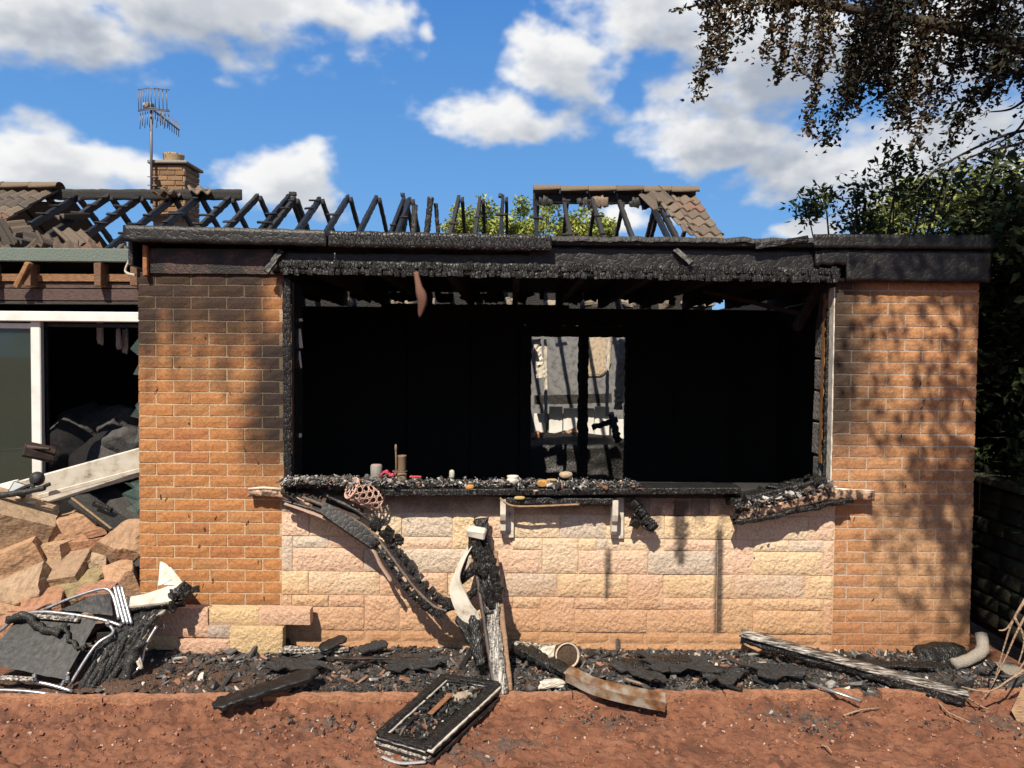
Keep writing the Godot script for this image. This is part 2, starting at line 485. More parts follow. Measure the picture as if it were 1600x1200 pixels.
func backing(x0: float, x1: float, y0: float, y1: float, z: float, deep: float, col: Color, paint: Callable) -> Geo:
	var g := Geo.new()
	g.c = col
	g.paint = paint
	var nx := int(ceil((x1 - x0) / 0.06))
	var ny := int(ceil((y1 - y0) / 0.06))
	for j in ny:
		for i in nx:
			var a := lerpf(x0, x1, float(i) / nx)
			var b := lerpf(x0, x1, float(i + 1) / nx)
			var c := lerpf(y0, y1, float(j) / ny)
			var d := lerpf(y0, y1, float(j + 1) / ny)
			g.quad(Vector3(a, c, z), Vector3(b, c, z), Vector3(b, d, z), Vector3(a, d, z))
	var B := Vector3(0, 0, -deep)
	var k := [Vector3(x0, y0, z), Vector3(x1, y0, z), Vector3(x1, y1, z), Vector3(x0, y1, z)]
	for i in 4: g.quad(k[i] + B, k[(i + 1) % 4] + B, k[(i + 1) % 4], k[i])
	g.quad(k[3] + B, k[2] + B, k[1] + B, k[0] + B)
	return g

func brick_tone(left: bool) -> Color:
	var t := rng.randf()
	var c := Color(0.45, 0.195, 0.07).lerp(Color(0.49, 0.22, 0.08), rng.randf())
	if t < 0.12: c = Color(0.43, 0.175, 0.068)
	elif t < 0.3: c = Color(0.45, 0.215, 0.085)
	if not left: c = c.lerp(Color(0.55, 0.3, 0.16), 0.35 + rng.randf() * 0.25)
	return c * rng.randf_range(0.93, 1.05)

func pier(parent: Node, x0: float, x1: float, left: bool) -> void:
	var paint := soot_left if left else soot_right
	var wall := put("pier_wall", backing(x0 + 0.004, x1 - 0.004, FOOT, FOOT + COURSE * 32, -0.007, 0.09, Color(0.56, 0.42, 0.27) if left else Color(0.52, 0.42, 0.33), func(p: Vector3, c: Color) -> Color: return c.lerp((soot_left(p, c) if left else soot_right(p, c)), 0.84)), M.mortar, parent)
	for k in 32:
		var y0 := FOOT + COURSE * k + 0.0048
		var y1 := FOOT + COURSE * (k + 1) - 0.0053
		var x := x0
		if k % 2 == 1: x -= 0.112
		while x < x1 - 0.02:
			var a := maxf(x, x0)
			var b := minf(x + 0.225 - 0.0095, x1)
			if x1 - b < 0.02: b = x1
			if b - a > 0.03:
				var brick := put("brick", block_mesh(a, b, y0, y1, 0.0, 0.085, brick_tone(left), maxi(2, int((b - a) / 0.05)), 2, 0.0, paint), M.brick, wall)
				brick.position = Vector3.ZERO
			x += 0.225

# small runs of tar on the brick faces
func tar_drips(parent: Node) -> void:
	for i in 34:
		var left := i < 24
		var x := rng.randf_range(-2.32, -1.5) if left else rng.randf_range(2.1, 2.9)
		var y := rng.randf_range(0.3, 2.1)
		var g := Geo.new()
		g.c = Color(0.05, 0.03, 0.022)
		var l := rng.randf_range(0.008, 0.04)
		g.box(tf(Vector3(x, y, 0.0005), 0, 0, rng.randf_range(-40, 15)), Vector3(rng.randf_range(0.003, 0.007), l, 0.004), 0.001, 0.0015, rng)
		put("tar_drip", g, M.tint, parent)

# split-faced stone under the window: left, right, lowest course, topmost course, tone
func plain_tone(_p: Vector3, c: Color) -> Color:
	return c

func stones() -> Array:
	return [
		[-1.456, -1.281, 10, 12, "P"], [-1.281, -1.052, 10, 12, "Y"], [-1.052, -0.692, 10, 12, "C"], [-0.692, -0.37, 10, 12, "G"], [-0.37, -0.231, 9, 12, "Y"], [-0.231, 0.01, 10, 12, "P"], [0.01, 0.312, 10, 12, "C"], [0.312, 0.606, 10, 12, "G"], [0.606, 0.974, 10, 12, "C"], [0.974, 1.17, 10, 12, "Y"], [1.17, 1.431, 10, 12, "Y"], [1.431, 1.888, 10, 12, "C"], [1.888, 2.056, 10, 12, "P"],
		[-1.456, -1.387, 7, 10, "G"], [-1.387, -1.158, 9, 10, "G"], [-1.158, -0.925, 9, 10, "P"], [-0.925, -0.696, 9, 10, "C"], [-0.696, -0.37, 9, 10, "P"], [-0.231, 0.01, 9, 10, "P"], [0.01, 0.202, 9, 10, "C"], [0.431, 0.545, 9, 10, "Y"], [0.545, 0.614, 9, 10, "G"], [0.614, 0.974, 9, 10, "C"], [0.974, 1.317, 9, 10, "P"],
		[0.202, 0.431, 7, 10, "C"], [1.317, 1.541, 7, 10, "P"], [1.541, 1.766, 9, 10, "C"], [1.766, 1.986, 9, 10, "G"], [1.986, 2.056, 7, 10, "P"],
		[-1.387, -0.933, 7, 9, "P"], [-0.933, -0.696, 7, 9, "G"], [-0.696, -0.247, 7, 9, "G"], [-0.247, -0.092, 7, 9, "C"], [-0.092, 0.202, 7, 9, "P"], [0.431, 0.872, 7, 9, "P"], [0.872, 1.317, 7, 9, "G"], [1.541, 1.986, 7, 9, "Y"],
		[-1.456, -1.285, 5, 7, "Y"], [-1.285, -0.831, 5, 7, "C"], [-0.831, -0.398, 5, 7, "P"], [-0.398, -0.039, 5, 7, "C"], [-0.039, 0.3, 5, 7, "G"], [0.3, 0.749, 5, 7, "Y"], [0.749, 0.974, 4, 7, "P"], [0.974, 1.317, 5, 7, "Y"], [1.317, 1.427, 5, 7, "C"], [1.427, 1.88, 5, 7, "G"], [1.88, 2.056, 5, 7, "Y"],
		[-1.456, -1.391, 2, 5, "P"], [-1.391, -1.158, 4, 5, "Y"], [-1.158, -0.929, 4, 5, "P"], [-0.929, -0.705, 2, 5, "P"], [-0.705, -0.317, 4, 5, "C"], [-0.317, 0.018, 4, 5, "P"], [0.018, 0.194, 4, 5, "C"], [0.194, 0.414, 2, 5, "P"], [0.414, 0.749, 4, 5, "P"], [0.974, 1.317, 4, 5, "P"], [1.317, 1.545, 2, 5, "Y"], [1.545, 1.774, 4, 5, "Y"], [1.774, 1.994, 4, 5, "Y"], [1.994, 2.056, 2, 5, "P"],
		[-1.391, -0.929, 2, 4, "P"], [-0.705, -0.439, 2, 4, "P"], [-0.439, -0.08, 2, 4, "C"], [-0.08, 0.194, 2, 4, "P"], [0.414, 0.872, 2, 4, "P"], [0.872, 1.317, 2, 4, "P"], [1.545, 1.994, 2, 4, "Y"],
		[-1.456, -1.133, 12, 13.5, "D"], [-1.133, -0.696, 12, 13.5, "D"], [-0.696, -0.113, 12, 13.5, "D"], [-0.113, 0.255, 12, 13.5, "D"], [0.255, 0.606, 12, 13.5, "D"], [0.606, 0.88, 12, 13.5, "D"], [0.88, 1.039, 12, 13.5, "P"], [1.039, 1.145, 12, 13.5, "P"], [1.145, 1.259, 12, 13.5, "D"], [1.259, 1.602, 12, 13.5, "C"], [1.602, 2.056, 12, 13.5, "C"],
	]

func stain(p: Vector3, c: Color) -> Color:          # soil splashed on the foot, soot under the sill, two dribbles of tar
	var n := nz.get_noise_3dv(p * 400.0) * 0.5 + nz.get_noise_3dv(p * 1300.0) * 0.35
	c = c.lerp(Color(0.52, 0.27, 0.13), smoothstep(0.7, 0.12, p.y + n * 0.2) * 0.75)
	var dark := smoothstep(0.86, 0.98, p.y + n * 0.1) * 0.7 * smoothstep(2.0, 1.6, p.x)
	for d in [[1.08, 0.56, 0.036, 0.95], [1.325, 0.1, 0.027, 0.76], [0.62, 0.33, 0.012, 0.62]]:
		var w: float = d[2] * (0.75 + n * 0.9) * smoothstep(d[1] - 0.02, d[1] + 0.05, p.y) * (1.4 if p.y > 0.74 and d[0] == 1.08 else 1.0)
		dark = maxf(dark, smoothstep(w + 0.014, w - 0.002, absf(p.x - d[0])) * smoothstep(d[1] - 0.015, d[1] + 0.015, p.y) * smoothstep(d[3] + 0.1, d[3], p.y) * 0.92)
	for d in [[0.93, 0.1], [1.2, 0.07], [1.35, 0.06]]:
		dark = maxf(dark, smoothstep(0.045, 0.02, absf(p.x - d[0] + n * 0.02)) * smoothstep(0.86 - d[1], 0.87, p.y) * 0.6)
	return c.lerp(Color(0.06, 0.045, 0.038), dark)

func stone_front(parent: Node) -> void:
	var x0: float = -1.456
	var x1: float = 2.06
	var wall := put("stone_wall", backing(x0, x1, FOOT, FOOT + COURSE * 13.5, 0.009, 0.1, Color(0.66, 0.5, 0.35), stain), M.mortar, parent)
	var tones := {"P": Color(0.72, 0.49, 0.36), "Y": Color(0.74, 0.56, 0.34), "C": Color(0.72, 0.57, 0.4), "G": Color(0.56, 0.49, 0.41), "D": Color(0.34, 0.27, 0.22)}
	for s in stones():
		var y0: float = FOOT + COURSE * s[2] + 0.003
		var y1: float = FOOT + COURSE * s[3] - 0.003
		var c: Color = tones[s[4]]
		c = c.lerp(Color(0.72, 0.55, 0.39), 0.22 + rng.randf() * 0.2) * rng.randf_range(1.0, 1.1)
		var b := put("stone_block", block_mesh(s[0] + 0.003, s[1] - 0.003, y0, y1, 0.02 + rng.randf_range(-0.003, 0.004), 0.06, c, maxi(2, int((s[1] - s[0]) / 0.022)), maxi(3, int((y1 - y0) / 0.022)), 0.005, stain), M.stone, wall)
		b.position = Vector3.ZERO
	for k in 2:
		var x := x0 - (0.0 if k == 0 else 0.12)
		while x < x1 - 0.02:
			var a := maxf(x, x0)
			var b := minf(x + 0.222 - 0.008, x1)
			if b - a > 0.03:
				var c := Color(0.6, 0.4, 0.25).lerp(Color(0.45, 0.22, 0.11), rng.randf() * 0.6)
				var o := put("plinth_brick", block_mesh(a, b, FOOT + COURSE * k + 0.004, FOOT + COURSE * (k + 1) - 0.004, 0.014, 0.05, c, 6, 3, 0.0022, stain), M.brick, wall)
				o.position = Vector3.ZERO
			x += 0.222

# a burnt board: grid of points, its underside and edges eaten away
func burnt(g: Geo, a: Vector3, b: Vector3, w: float, h: float, rough := 0.008, freq := 16.0, up := Vector3.UP, seg := 0.03, n := 3) -> void:
	var k := maxi(2, int(a.distance_to(b) / seg))
	g.sweep(line(a, b, k), rect(w, h, n), up, [], rough, freq, nz)

func extension() -> void:
	var E := thing("flat_roofed_extension", Vector3(0.28, 0, -1.7), "burnt-out flat-roofed brick extension with a wide empty window over split-faced stone", "building")
	pier(E, -2.367, -1.446, true)
	pier(E, 2.04, 2.944, false)
	stone_front(E)
	tar_drips(E)
	# inner leaf, side walls and back wall, all black with soot
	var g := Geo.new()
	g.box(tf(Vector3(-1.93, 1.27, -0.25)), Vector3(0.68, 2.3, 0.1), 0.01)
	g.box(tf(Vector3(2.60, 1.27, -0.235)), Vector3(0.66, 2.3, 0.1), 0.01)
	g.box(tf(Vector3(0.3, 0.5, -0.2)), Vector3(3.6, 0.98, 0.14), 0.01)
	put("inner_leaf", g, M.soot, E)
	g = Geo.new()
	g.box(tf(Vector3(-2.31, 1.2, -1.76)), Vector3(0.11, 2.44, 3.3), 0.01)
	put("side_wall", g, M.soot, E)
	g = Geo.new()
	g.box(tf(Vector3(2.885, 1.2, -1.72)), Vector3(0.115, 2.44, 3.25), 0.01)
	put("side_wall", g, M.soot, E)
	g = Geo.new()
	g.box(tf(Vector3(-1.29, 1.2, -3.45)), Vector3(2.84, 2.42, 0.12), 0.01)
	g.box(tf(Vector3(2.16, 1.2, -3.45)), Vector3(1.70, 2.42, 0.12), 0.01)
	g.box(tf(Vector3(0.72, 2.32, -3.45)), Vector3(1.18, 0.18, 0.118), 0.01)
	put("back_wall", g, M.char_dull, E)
	g = Geo.new()
	burnt(g, Vector3(-1.4, 2.395, -3.36), Vector3(0.6, 2.395, -3.36), 0.05, 0.09, 0.01)
	burnt(g, Vector3(0.14, 0.1, -3.36), Vector3(0.14, 2.22, -3.36), 0.12, 0.05, 0.008)
	burnt(g, Vector3(1.27, 0.1, -3.36), Vector3(1.27, 2.22, -3.36), 0.12, 0.05, 0.008)
	burnt(g, Vector3(0.08, 2.165, -3.36), Vector3(1.33, 2.165, -3.36), 0.05, 0.12, 0.008)
	put("door_casing", g, M.char_dull, E)
	g = Geo.new()
	burnt(g, Vector3(0.77, 0.3, -3.42), Vector3(0.765, 2.11, -3.42), 0.085, 0.09, 0.012)
	put("door_post", g, M.char_dull, E)
	for x in [-1.1, -0.42, 1.75, 2.35]:
		g = Geo.new()
		burnt(g, Vector3(x, 0.1, -3.37), Vector3(x + 0.01, 2.4, -3.37), 0.05, 0.04, 0.006)
		put("wall_stud", g, M.char_dull, E)
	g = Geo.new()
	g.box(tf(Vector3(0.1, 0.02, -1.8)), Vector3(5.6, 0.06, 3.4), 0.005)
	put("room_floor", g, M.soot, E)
	g = Geo.new()
	burnt(g, Vector3(-2.5, 2.53, -4.12), Vector3(2.32, 2.53, -4.12), 0.04, 0.34, 0.02, 6.0, Vector3.UP, 0.06)
	put("eaves_board", g, M.char_dull, E)
	# roof: joists, boards, felt
	for i in 12:
		var x := -2.25 + i * 0.455
		g = Geo.new()
		burnt(g, Vector3(x, 2.49, -0.06), Vector3(x, 2.49, -3.42), 0.05, 0.15, 0.01, 10.0, Vector3.UP, 0.12)
		put("roof_joist", g, M.char_dull, E)
	g = Geo.new()
	g.box(tf(Vector3(0.3, 2.585, -1.68)), Vector3(5.36, 0.025, 3.5), 0.004)
	for i in 70:                                  # burnt shreds of ceiling hanging over the back wall
		var x := rng.randf_range(-2.2, 2.6)
		g.box(tf(Vector3(x, 2.55 - rng.randf() * 0.05, -3.38 + rng.randf_range(-0.05, 0.1)), 0, rng.randf_range(-20, 20), rng.randf_range(-25, 25)), Vector3(rng.randf_range(0.04, 0.16), rng.randf_range(0.05, 0.12), 0.02), 0.003, 0.012, rng)
	put("roof_deck", g, M.char_dull, E)
	g = Geo.new(true)
	var R := []
	for j in 9:
		var row := []
		for i in 91:
			var x := lerpf(-2.37, 2.97, i / 90.0)
			var z := lerpf(0.085, -3.45, j / 8.0)
			row.append(Vector3(x, 2.625 + 0.006 * nz.get_noise_2d(x * 500.0, z * 300.0) + (0.0 if j else -0.004 + 0.012 * nz.get_noise_2d(x * 900.0, 7.0)), z))
		R.append(row)
	for j in 8:
		for i in 90:
			g.quad(R[j][i], R[j][i + 1], R[j + 1][i + 1], R[j + 1][i])
			if j == 0: g.quad(R[0][i] - Vector3(0, 0.03, 0), R[0][i + 1] - Vector3(0, 0.03, 0), R[0][i + 1], R[0][i])
	put("roof_felt", g, M.felt_black, E)
	# fascia boards, two on the left, a deep box on the right, none between
	g = Geo.new(true)
	burnt(g, Vector3(-2.40, 2.612, 0.1), Vector3(-1.15, 2.592, 0.1), 0.03, 0.1, 0.004, 9.0, Vector3.UP, 0.02, 4)
	put("fascia_board", g, M.char_board, E)
	g = Geo.new(true)
	burnt(g, Vector3(-1.135, 2.588, 0.104), Vector3(0.235, 2.574, 0.1), 0.03, 0.098, 0.005, 14.0, Vector3.UP, 0.016, 4)
	put("fascia_board", g, M.char, E)
	g = Geo.new(true)
	burnt(g, Vector3(1.86, 2.606, 0.075), Vector3(2.965, 2.606, 0.075), 0.028, 0.085, 0.004, 9.0, Vector3.UP, 0.02, 4)
	put("fascia_board", g, M.char_board, E)
	g = Geo.new(true)
	burnt(g, Vector3(2.075, 2.462, 0.052), Vector3(2.97, 2.46, 0.052), 0.03, 0.2, 0.005, 14.0, Vector3.UP, 0.02, 8)
	burnt(g, Vector3(1.88, 2.507, 0.05), Vector3(2.10, 2.512, 0.05), 0.03, 0.1, 0.012, 26.0, Vector3.UP, 0.016, 4)
	put("fascia_panel", g, M.char_board, E)
	g = Geo.new()
	g.box(tf(Vector3(2.955, 2.5, -1.7)), Vector3(0.025, 0.27, 3.4), 0.004)
	g.box(tf(Vector3(-2.385, 2.52, -0.42)), Vector3(0.03, 0.2, 0.95), 0.004)
	put("fascia_end", g, M.char_board, E)
	g = Geo.new()
	g.box(tf(Vector3(2.5, 2.372, -0.02)), Vector3(0.9, 0.02, 0.12), 0.003)
	put("soffit_board", g, M.char_dull, E)
	# wall board and beam over the opening
	g = Geo.new()
	burnt(g, Vector3(-2.33, 2.457, 0.0), Vector3(-1.50, 2.457, 0.0), 0.03, 0.155, 0.002, 10.0)
	put("head_board", g, M.burnt_brown, E)
	g = Geo.new(true)
	burnt(g, Vector3(-1.51, 2.458, 0.006), Vector3(0.36, 2.462, 0.006), 0.04, 0.125, 0.004, 9.0, Vector3.UP, 0.02, 6)
	put("head_board", g, M.char_board, E)
	g = Geo.new(true)
	burnt(g, Vector3(0.1, 2.495, 0.008), Vector3(1.93, 2.480, 0.008), 0.04, 0.15, 0.004, 9.0, Vector3.UP, 0.02, 6)
	put("head_board", g, M.char_board, E)
	g = Geo.new(true)
	burnt(g, Vector3(-1.45, 2.423, 0.03), Vector3(2.04, 2.403, 0.03), 0.05, 0.08, 0.006, 14.0, Vector3.UP, 0.013, 4)
	put("lintel_beam", g, M.char, E)
	var kinds := []
	for k in 6:                                   # cracked scales of char along the beam, two rows of them
		g = Geo.new()
		g.rock(tf(Vector3.ZERO), Vector3(1, 1, 1), nz, rng, 3, 3, 0.06, 0.05)
		kinds.append(g.done())
	for i in 190:
		var row := i % 2
		if rng.randf() < 0.16: continue
		var x := lerpf(-1.44, 2.02, (i + rng.randf() * 0.8) / 190.0)
		var s := Vector3(rng.randf_range(0.026, 0.04), rng.randf_range(0.034, 0.052), rng.randf_range(0.022, 0.038))
		var o := put("char_block", kinds[rng.randi() % 6], M.char, E)
		o.transform = Transform3D(tf(Vector3.ZERO, rng.randf_range(-8, 8), rng.randf_range(-8, 8), rng.randf_range(-6, 6)).basis.scaled_local(s), Vector3(x, lerpf(2.44, 2.42, (x + 1.45) / 3.49) - row * 0.043 + rng.randf_range(-0.006, 0.006), 0.052) - wpos(E))
	for p in [[Vector3(-1.444, 2.521, 0.05), Vector3(-1.524, 2.383, 0.1), 0.035], [Vector3(1.012, 2.551, 0.04), Vector3(1.102, 2.458, 0.09), 0.03], [Vector3(1.502, 2.567, 0.07), Vector3(1.823, 2.624, 0.08), 0.03]]:
		g = Geo.new()
		burnt(g, p[0], p[1], p[2], 0.03, 0.005, 20.0, Vector3(0, 0, 1))
		put("broken_batten", g, M.char_board, E)
	g = Geo.new()
	g.box(tf(Vector3(-2.3, 2.456, 0.03), 0, 0, 1), Vector3(0.026, 0.19, 0.03), 0.003, 0.002, rng)
	g.c = Color(0.42, 0.17, 0.06)
	var gg := Geo.new()
	gg.c = Color(0.42, 0.17, 0.06)
	gg.box(tf(Vector3(-2.3, 2.456, 0.03), 0, 0, 1), Vector3(0.026, 0.19, 0.03), 0.003, 0.002, rng)
	put("bare_batten", gg, M.wood, E)
	gg = Geo.new()
	gg.c = Color(0.55, 0.5, 0.42)
	gg.sweep(curve([Vector3(-2.414, 2.599, 0), Vector3(-2.42, 2.49, -0.02), Vector3(-2.454, 2.393, -0.02), Vector3(-2.379, 2.367, 0)], 5), circle(0.008, 6), Vector3(0, 0, 1))
	put("melted_drip", gg, M.tint, E)
	# curled strip of cladding hanging from the beam
	g = Geo.new(true)
	var ring := [Vector2(-0.03, 0.0), Vector2(-0.012, -0.006), Vector2(0.012, -0.006), Vector2(0.03, 0.0), Vector2(0.012, 0.004), Vector2(-0.012, 0.004)]
	ring.reverse()
	g.c = Color(0.15, 0.07, 0.045)
	g.sweep(curve([Vector3(-0.603, 2.394, 0.07), Vector3(-0.579, 2.293, 0.1), Vector3(-0.558, 2.214, 0.1), Vector3(-0.581, 2.113, 0.07)], 5), ring, Vector3(0, 0, 1), [0.5, 0.55, 0.6, 0.65, 0.7, 0.8, 0.95, 1.05, 1.1, 1.1, 1.05, 0.95, 0.8, 0.6, 0.4, 0.15])
	put("hanging_strip", g, M.tint, E)
	window_surround(E)

func window_surround(E: Node3D) -> void:
	var g: Geo
	# left side: charred frame with an orange edge, dark reveal
	g = Geo.new(true)
	burnt(g, Vector3(-1.425, 1.06, -0.02), Vector3(-1.430, 2.36, -0.02), 0.05, 0.03, 0.005, 14.0, Vector3(0, 0, 1), 0.02, 3)
	put("window_jamb", g, M.char, E)
	g = Geo.new()
	g.c = Color(0.35, 0.15, 0.06)
	g.box(tf(Vector3(-1.404, 1.72, -0.02), 0, 0, 0.3), Vector3(0.009, 0.95, 0.012), 0.002, 0.002, rng)
	put("jamb_edge", g, M.wood, E)
	g = Geo.new()
	g.box(tf(Vector3(-1.47, 1.7, -0.17)), Vector3(0.14, 1.3, 0.22), 0.01)
	put("jamb_reveal", g, M.char_board, E)
	for k in [[466, 530, 30, 6], [468, 565, 26, 4], [466, 500, 4, 10], [467, 690, 6, 5]]:
		g = Geo.new()
		g.c = Color(0.6, 0.57, 0.52)
		g.box(tf(Vector3(-1.398 + rng.randf() * 0.004, 1.855 + (562.0 - k[1]) / 250.0, -0.19), 0, 35, 8), Vector3(k[3] * 0.0042, k[2] * 0.0042, 0.006), 0.001, 0.003, rng)
		put("paint_flake", g, M.tint, E)
	# right side: white plaster line, orange timber, grey blocks of the inner leaf
	g = Geo.new()
	burnt(g, Vector3(2.036, 1.05, -0.05), Vector3(2.034, 2.33, -0.05), 0.085, 0.008, 0.004, 24.0, Vector3(1, 0, 0), 0.03)
	put("jamb_plaster", g, M.white_sooty, E)
	g = Geo.new(true)
	burnt(g, Vector3(2.026, 1.1, -0.085), Vector3(2.032, 2.2, -0.085), 0.03, 0.03, 0.008, 22.0, Vector3(0, 0, 1), 0.02)
	put("window_jamb", g, M.char, E)
	g = Geo.new()
	g.c = Color(0.36, 0.17, 0.055)
	burnt(g, Vector3(2.022, 1.2, -0.13), Vector3(2.030, 2.3, -0.13), 0.045, 0.02, 0.003, 10.0, Vector3(1, 0, 0), 0.06)
	put("jamb_timber", g, M.wood, E)
	var cuts := [1.04, 1.24, 1.46, 1.67, 1.88, 2.08]
	for i in 5:
		g = Geo.new()
		g.c = Color(0.24, 0.22, 0.2) * rng.randf_range(0.8, 1.1)
		g.box(tf(Vector3(2.075, (cuts[i] + cuts[i + 1]) / 2, -0.225), 0, 0, rng.randf_range(-0.8, 0.8)), Vector3(0.1, cuts[i + 1] - cuts[i] - 0.008, 0.14), 0.008, 0.006, rng)
		put("reveal_block", g, M.rubble, E)
	g = Geo.new()
	burnt(g, Vector3(2.04, 2.08, -0.22), Vector3(2.05, 2.42, -0.1), 0.1, 0.05, 0.01, 20.0, Vector3(1, 0, 0))
	burnt(g, Vector3(2.052, 2.39, -0.25), Vector3(2.018, 2.1, -0.6), 0.05, 0.05, 0.008)
	burnt(g, Vector3(2.038, 2.2, -0.6), Vector3(1.503, 2.406, -1.2), 0.03, 0.03, 0.006)
	put("fallen_joist", g, M.char_dull, E)
	# the sill and what hangs from it
	g = Geo.new(true)
	burnt(g, Vector3(-0.8, 1.026, 0.05), Vector3(1.416, 1.058, 0.05), 0.2, 0.04, 0.005, 12.0, Vector3.UP, 0.02, 5)
	put("window_sill", g, M.char, E)
	g = Geo.new(true)
	burnt(g, Vector3(-1.44, 1.02, -0.1), Vector3(2.02, 1.02, -0.1), 0.26, 0.06, 0.008, 14.0, Vector3.UP, 0.05, 4)
	put("inner_sill", g, M.char_dull, E)
	g = Geo.new(true)
	burnt(g, Vector3(-0.042, 0.981, 0.1), Vector3(0.637, 0.979, 0.1), 0.07, 0.045, 0.009, 16.0, Vector3.UP, 0.015, 4)
	put("lower_sill_board", g, M.char, E)
	g = Geo.new(true)
	g.c = Color(0.4, 0.25, 0.14)
	g.sweep(curve([Vector3(-0.069, 1, 0.14), Vector3(0.007, 0.955, 0.15), Vector3(0.165, 0.953, 0.15), Vector3(0.422, 0.965, 0.14)], 6), rect(0.012, 0.012, 1), Vector3(0, 0, 1))
	put("sill_lip", g, M.wood, E)
	# two white brackets
	for k in [[-0.027, 0.0], [0.667, 0.0]]:
		var x: float = k[0]
		g = Geo.new()
		g.box(tf(Vector3(x + 0.012, 0.86, 0.032)), Vector3(0.07, 0.26, 0.022), 0.003)
		var b := put("sill_bracket", g, M.white_sooty, E)
		var prof := [Vector2(0.043, 0.99), Vector2(0.15, 0.99), Vector2(0.15, 0.9), Vector2(0.135, 0.86), Vector2(0.11, 0.835), Vector2(0.105, 0.79), Vector2(0.085, 0.765), Vector2(0.043, 0.755)]
		g = Geo.new()
		var w := 0.034
		var cx := x - 0.022
		for i in prof.size():
			var p: Vector2 = prof[i]
			var q: Vector2 = prof[(i + 1) % prof.size()]
			g.quad(Vector3(cx - w / 2, q.y, q.x), Vector3(cx - w / 2, p.y, p.x), Vector3(cx + w / 2, p.y, p.x), Vector3(cx + w / 2, q.y, q.x))
		for s in [-1, 1]:
			for i in range(1, prof.size() - 1):
				g.face([Vector3(cx + s * w / 2, prof[0].y, prof[0].x), Vector3(cx + s * w / 2, prof[i].y, prof[i].x), Vector3(cx + s * w / 2, prof[i + 1].y, prof[i + 1].x)], Vector3(cx, 0.88, 0.09))
		var o := put("bracket_arm", g, M.white_sooty, b)
		o.position = Vector3.ZERO

# ---------------------------------------------------------------- the house behind
const RIDGE := Vector2(4.17, -6.13)     # height and depth of the ridge
const SLOPE := 0.55

func slope_at(x: float, d: float, lift := 0.0) -> Vector3:     # d metres in front of the ridge, level
	return Vector3(x, RIDGE.x - d * SLOPE + lift, RIDGE.y + d)

func tile_mesh(kind: int) -> Geo:       # a double-roll concrete tile, its length down the slope
	var g := Geo.new(true)
	var n := 12
	var top := []
	for j in 3:
		var row := []
		for i in n + 1:
			var u := float(i) / n
			var y := 0.024 * sin(TAU * (u * 2.0 + 0.1)) + 0.002 * nz.get_noise_2d(u * 900.0, j * 300.0 + kind * 999.0)
			row.append(Vector3((u - 0.5) * 0.335, y, (j / 2.0 - 0.5) * 0.42))
		top.append(row)
	var d := Vector3(0, -0.016, 0)
	for j in 2:
		for i in n:
			g.quad(top[j][i], top[j + 1][i], top[j + 1][i + 1], top[j][i + 1])
			g.quad(top[j][i + 1] + d, top[j + 1][i + 1] + d, top[j + 1][i] + d, top[j][i] + d)
	g.st.set_smooth_group(-1)
	for i in n: g.quad(top[2][i] + d, top[2][i + 1] + d, top[2][i + 1], top[2][i])
	for j in 2:
		g.quad(top[j][0] + d, top[j + 1][0] + d, top[j + 1][0], top[j][0])
		g.quad(top[j][n], top[j + 1][n], top[j + 1][n] + d, top[j][n] + d)
	return g

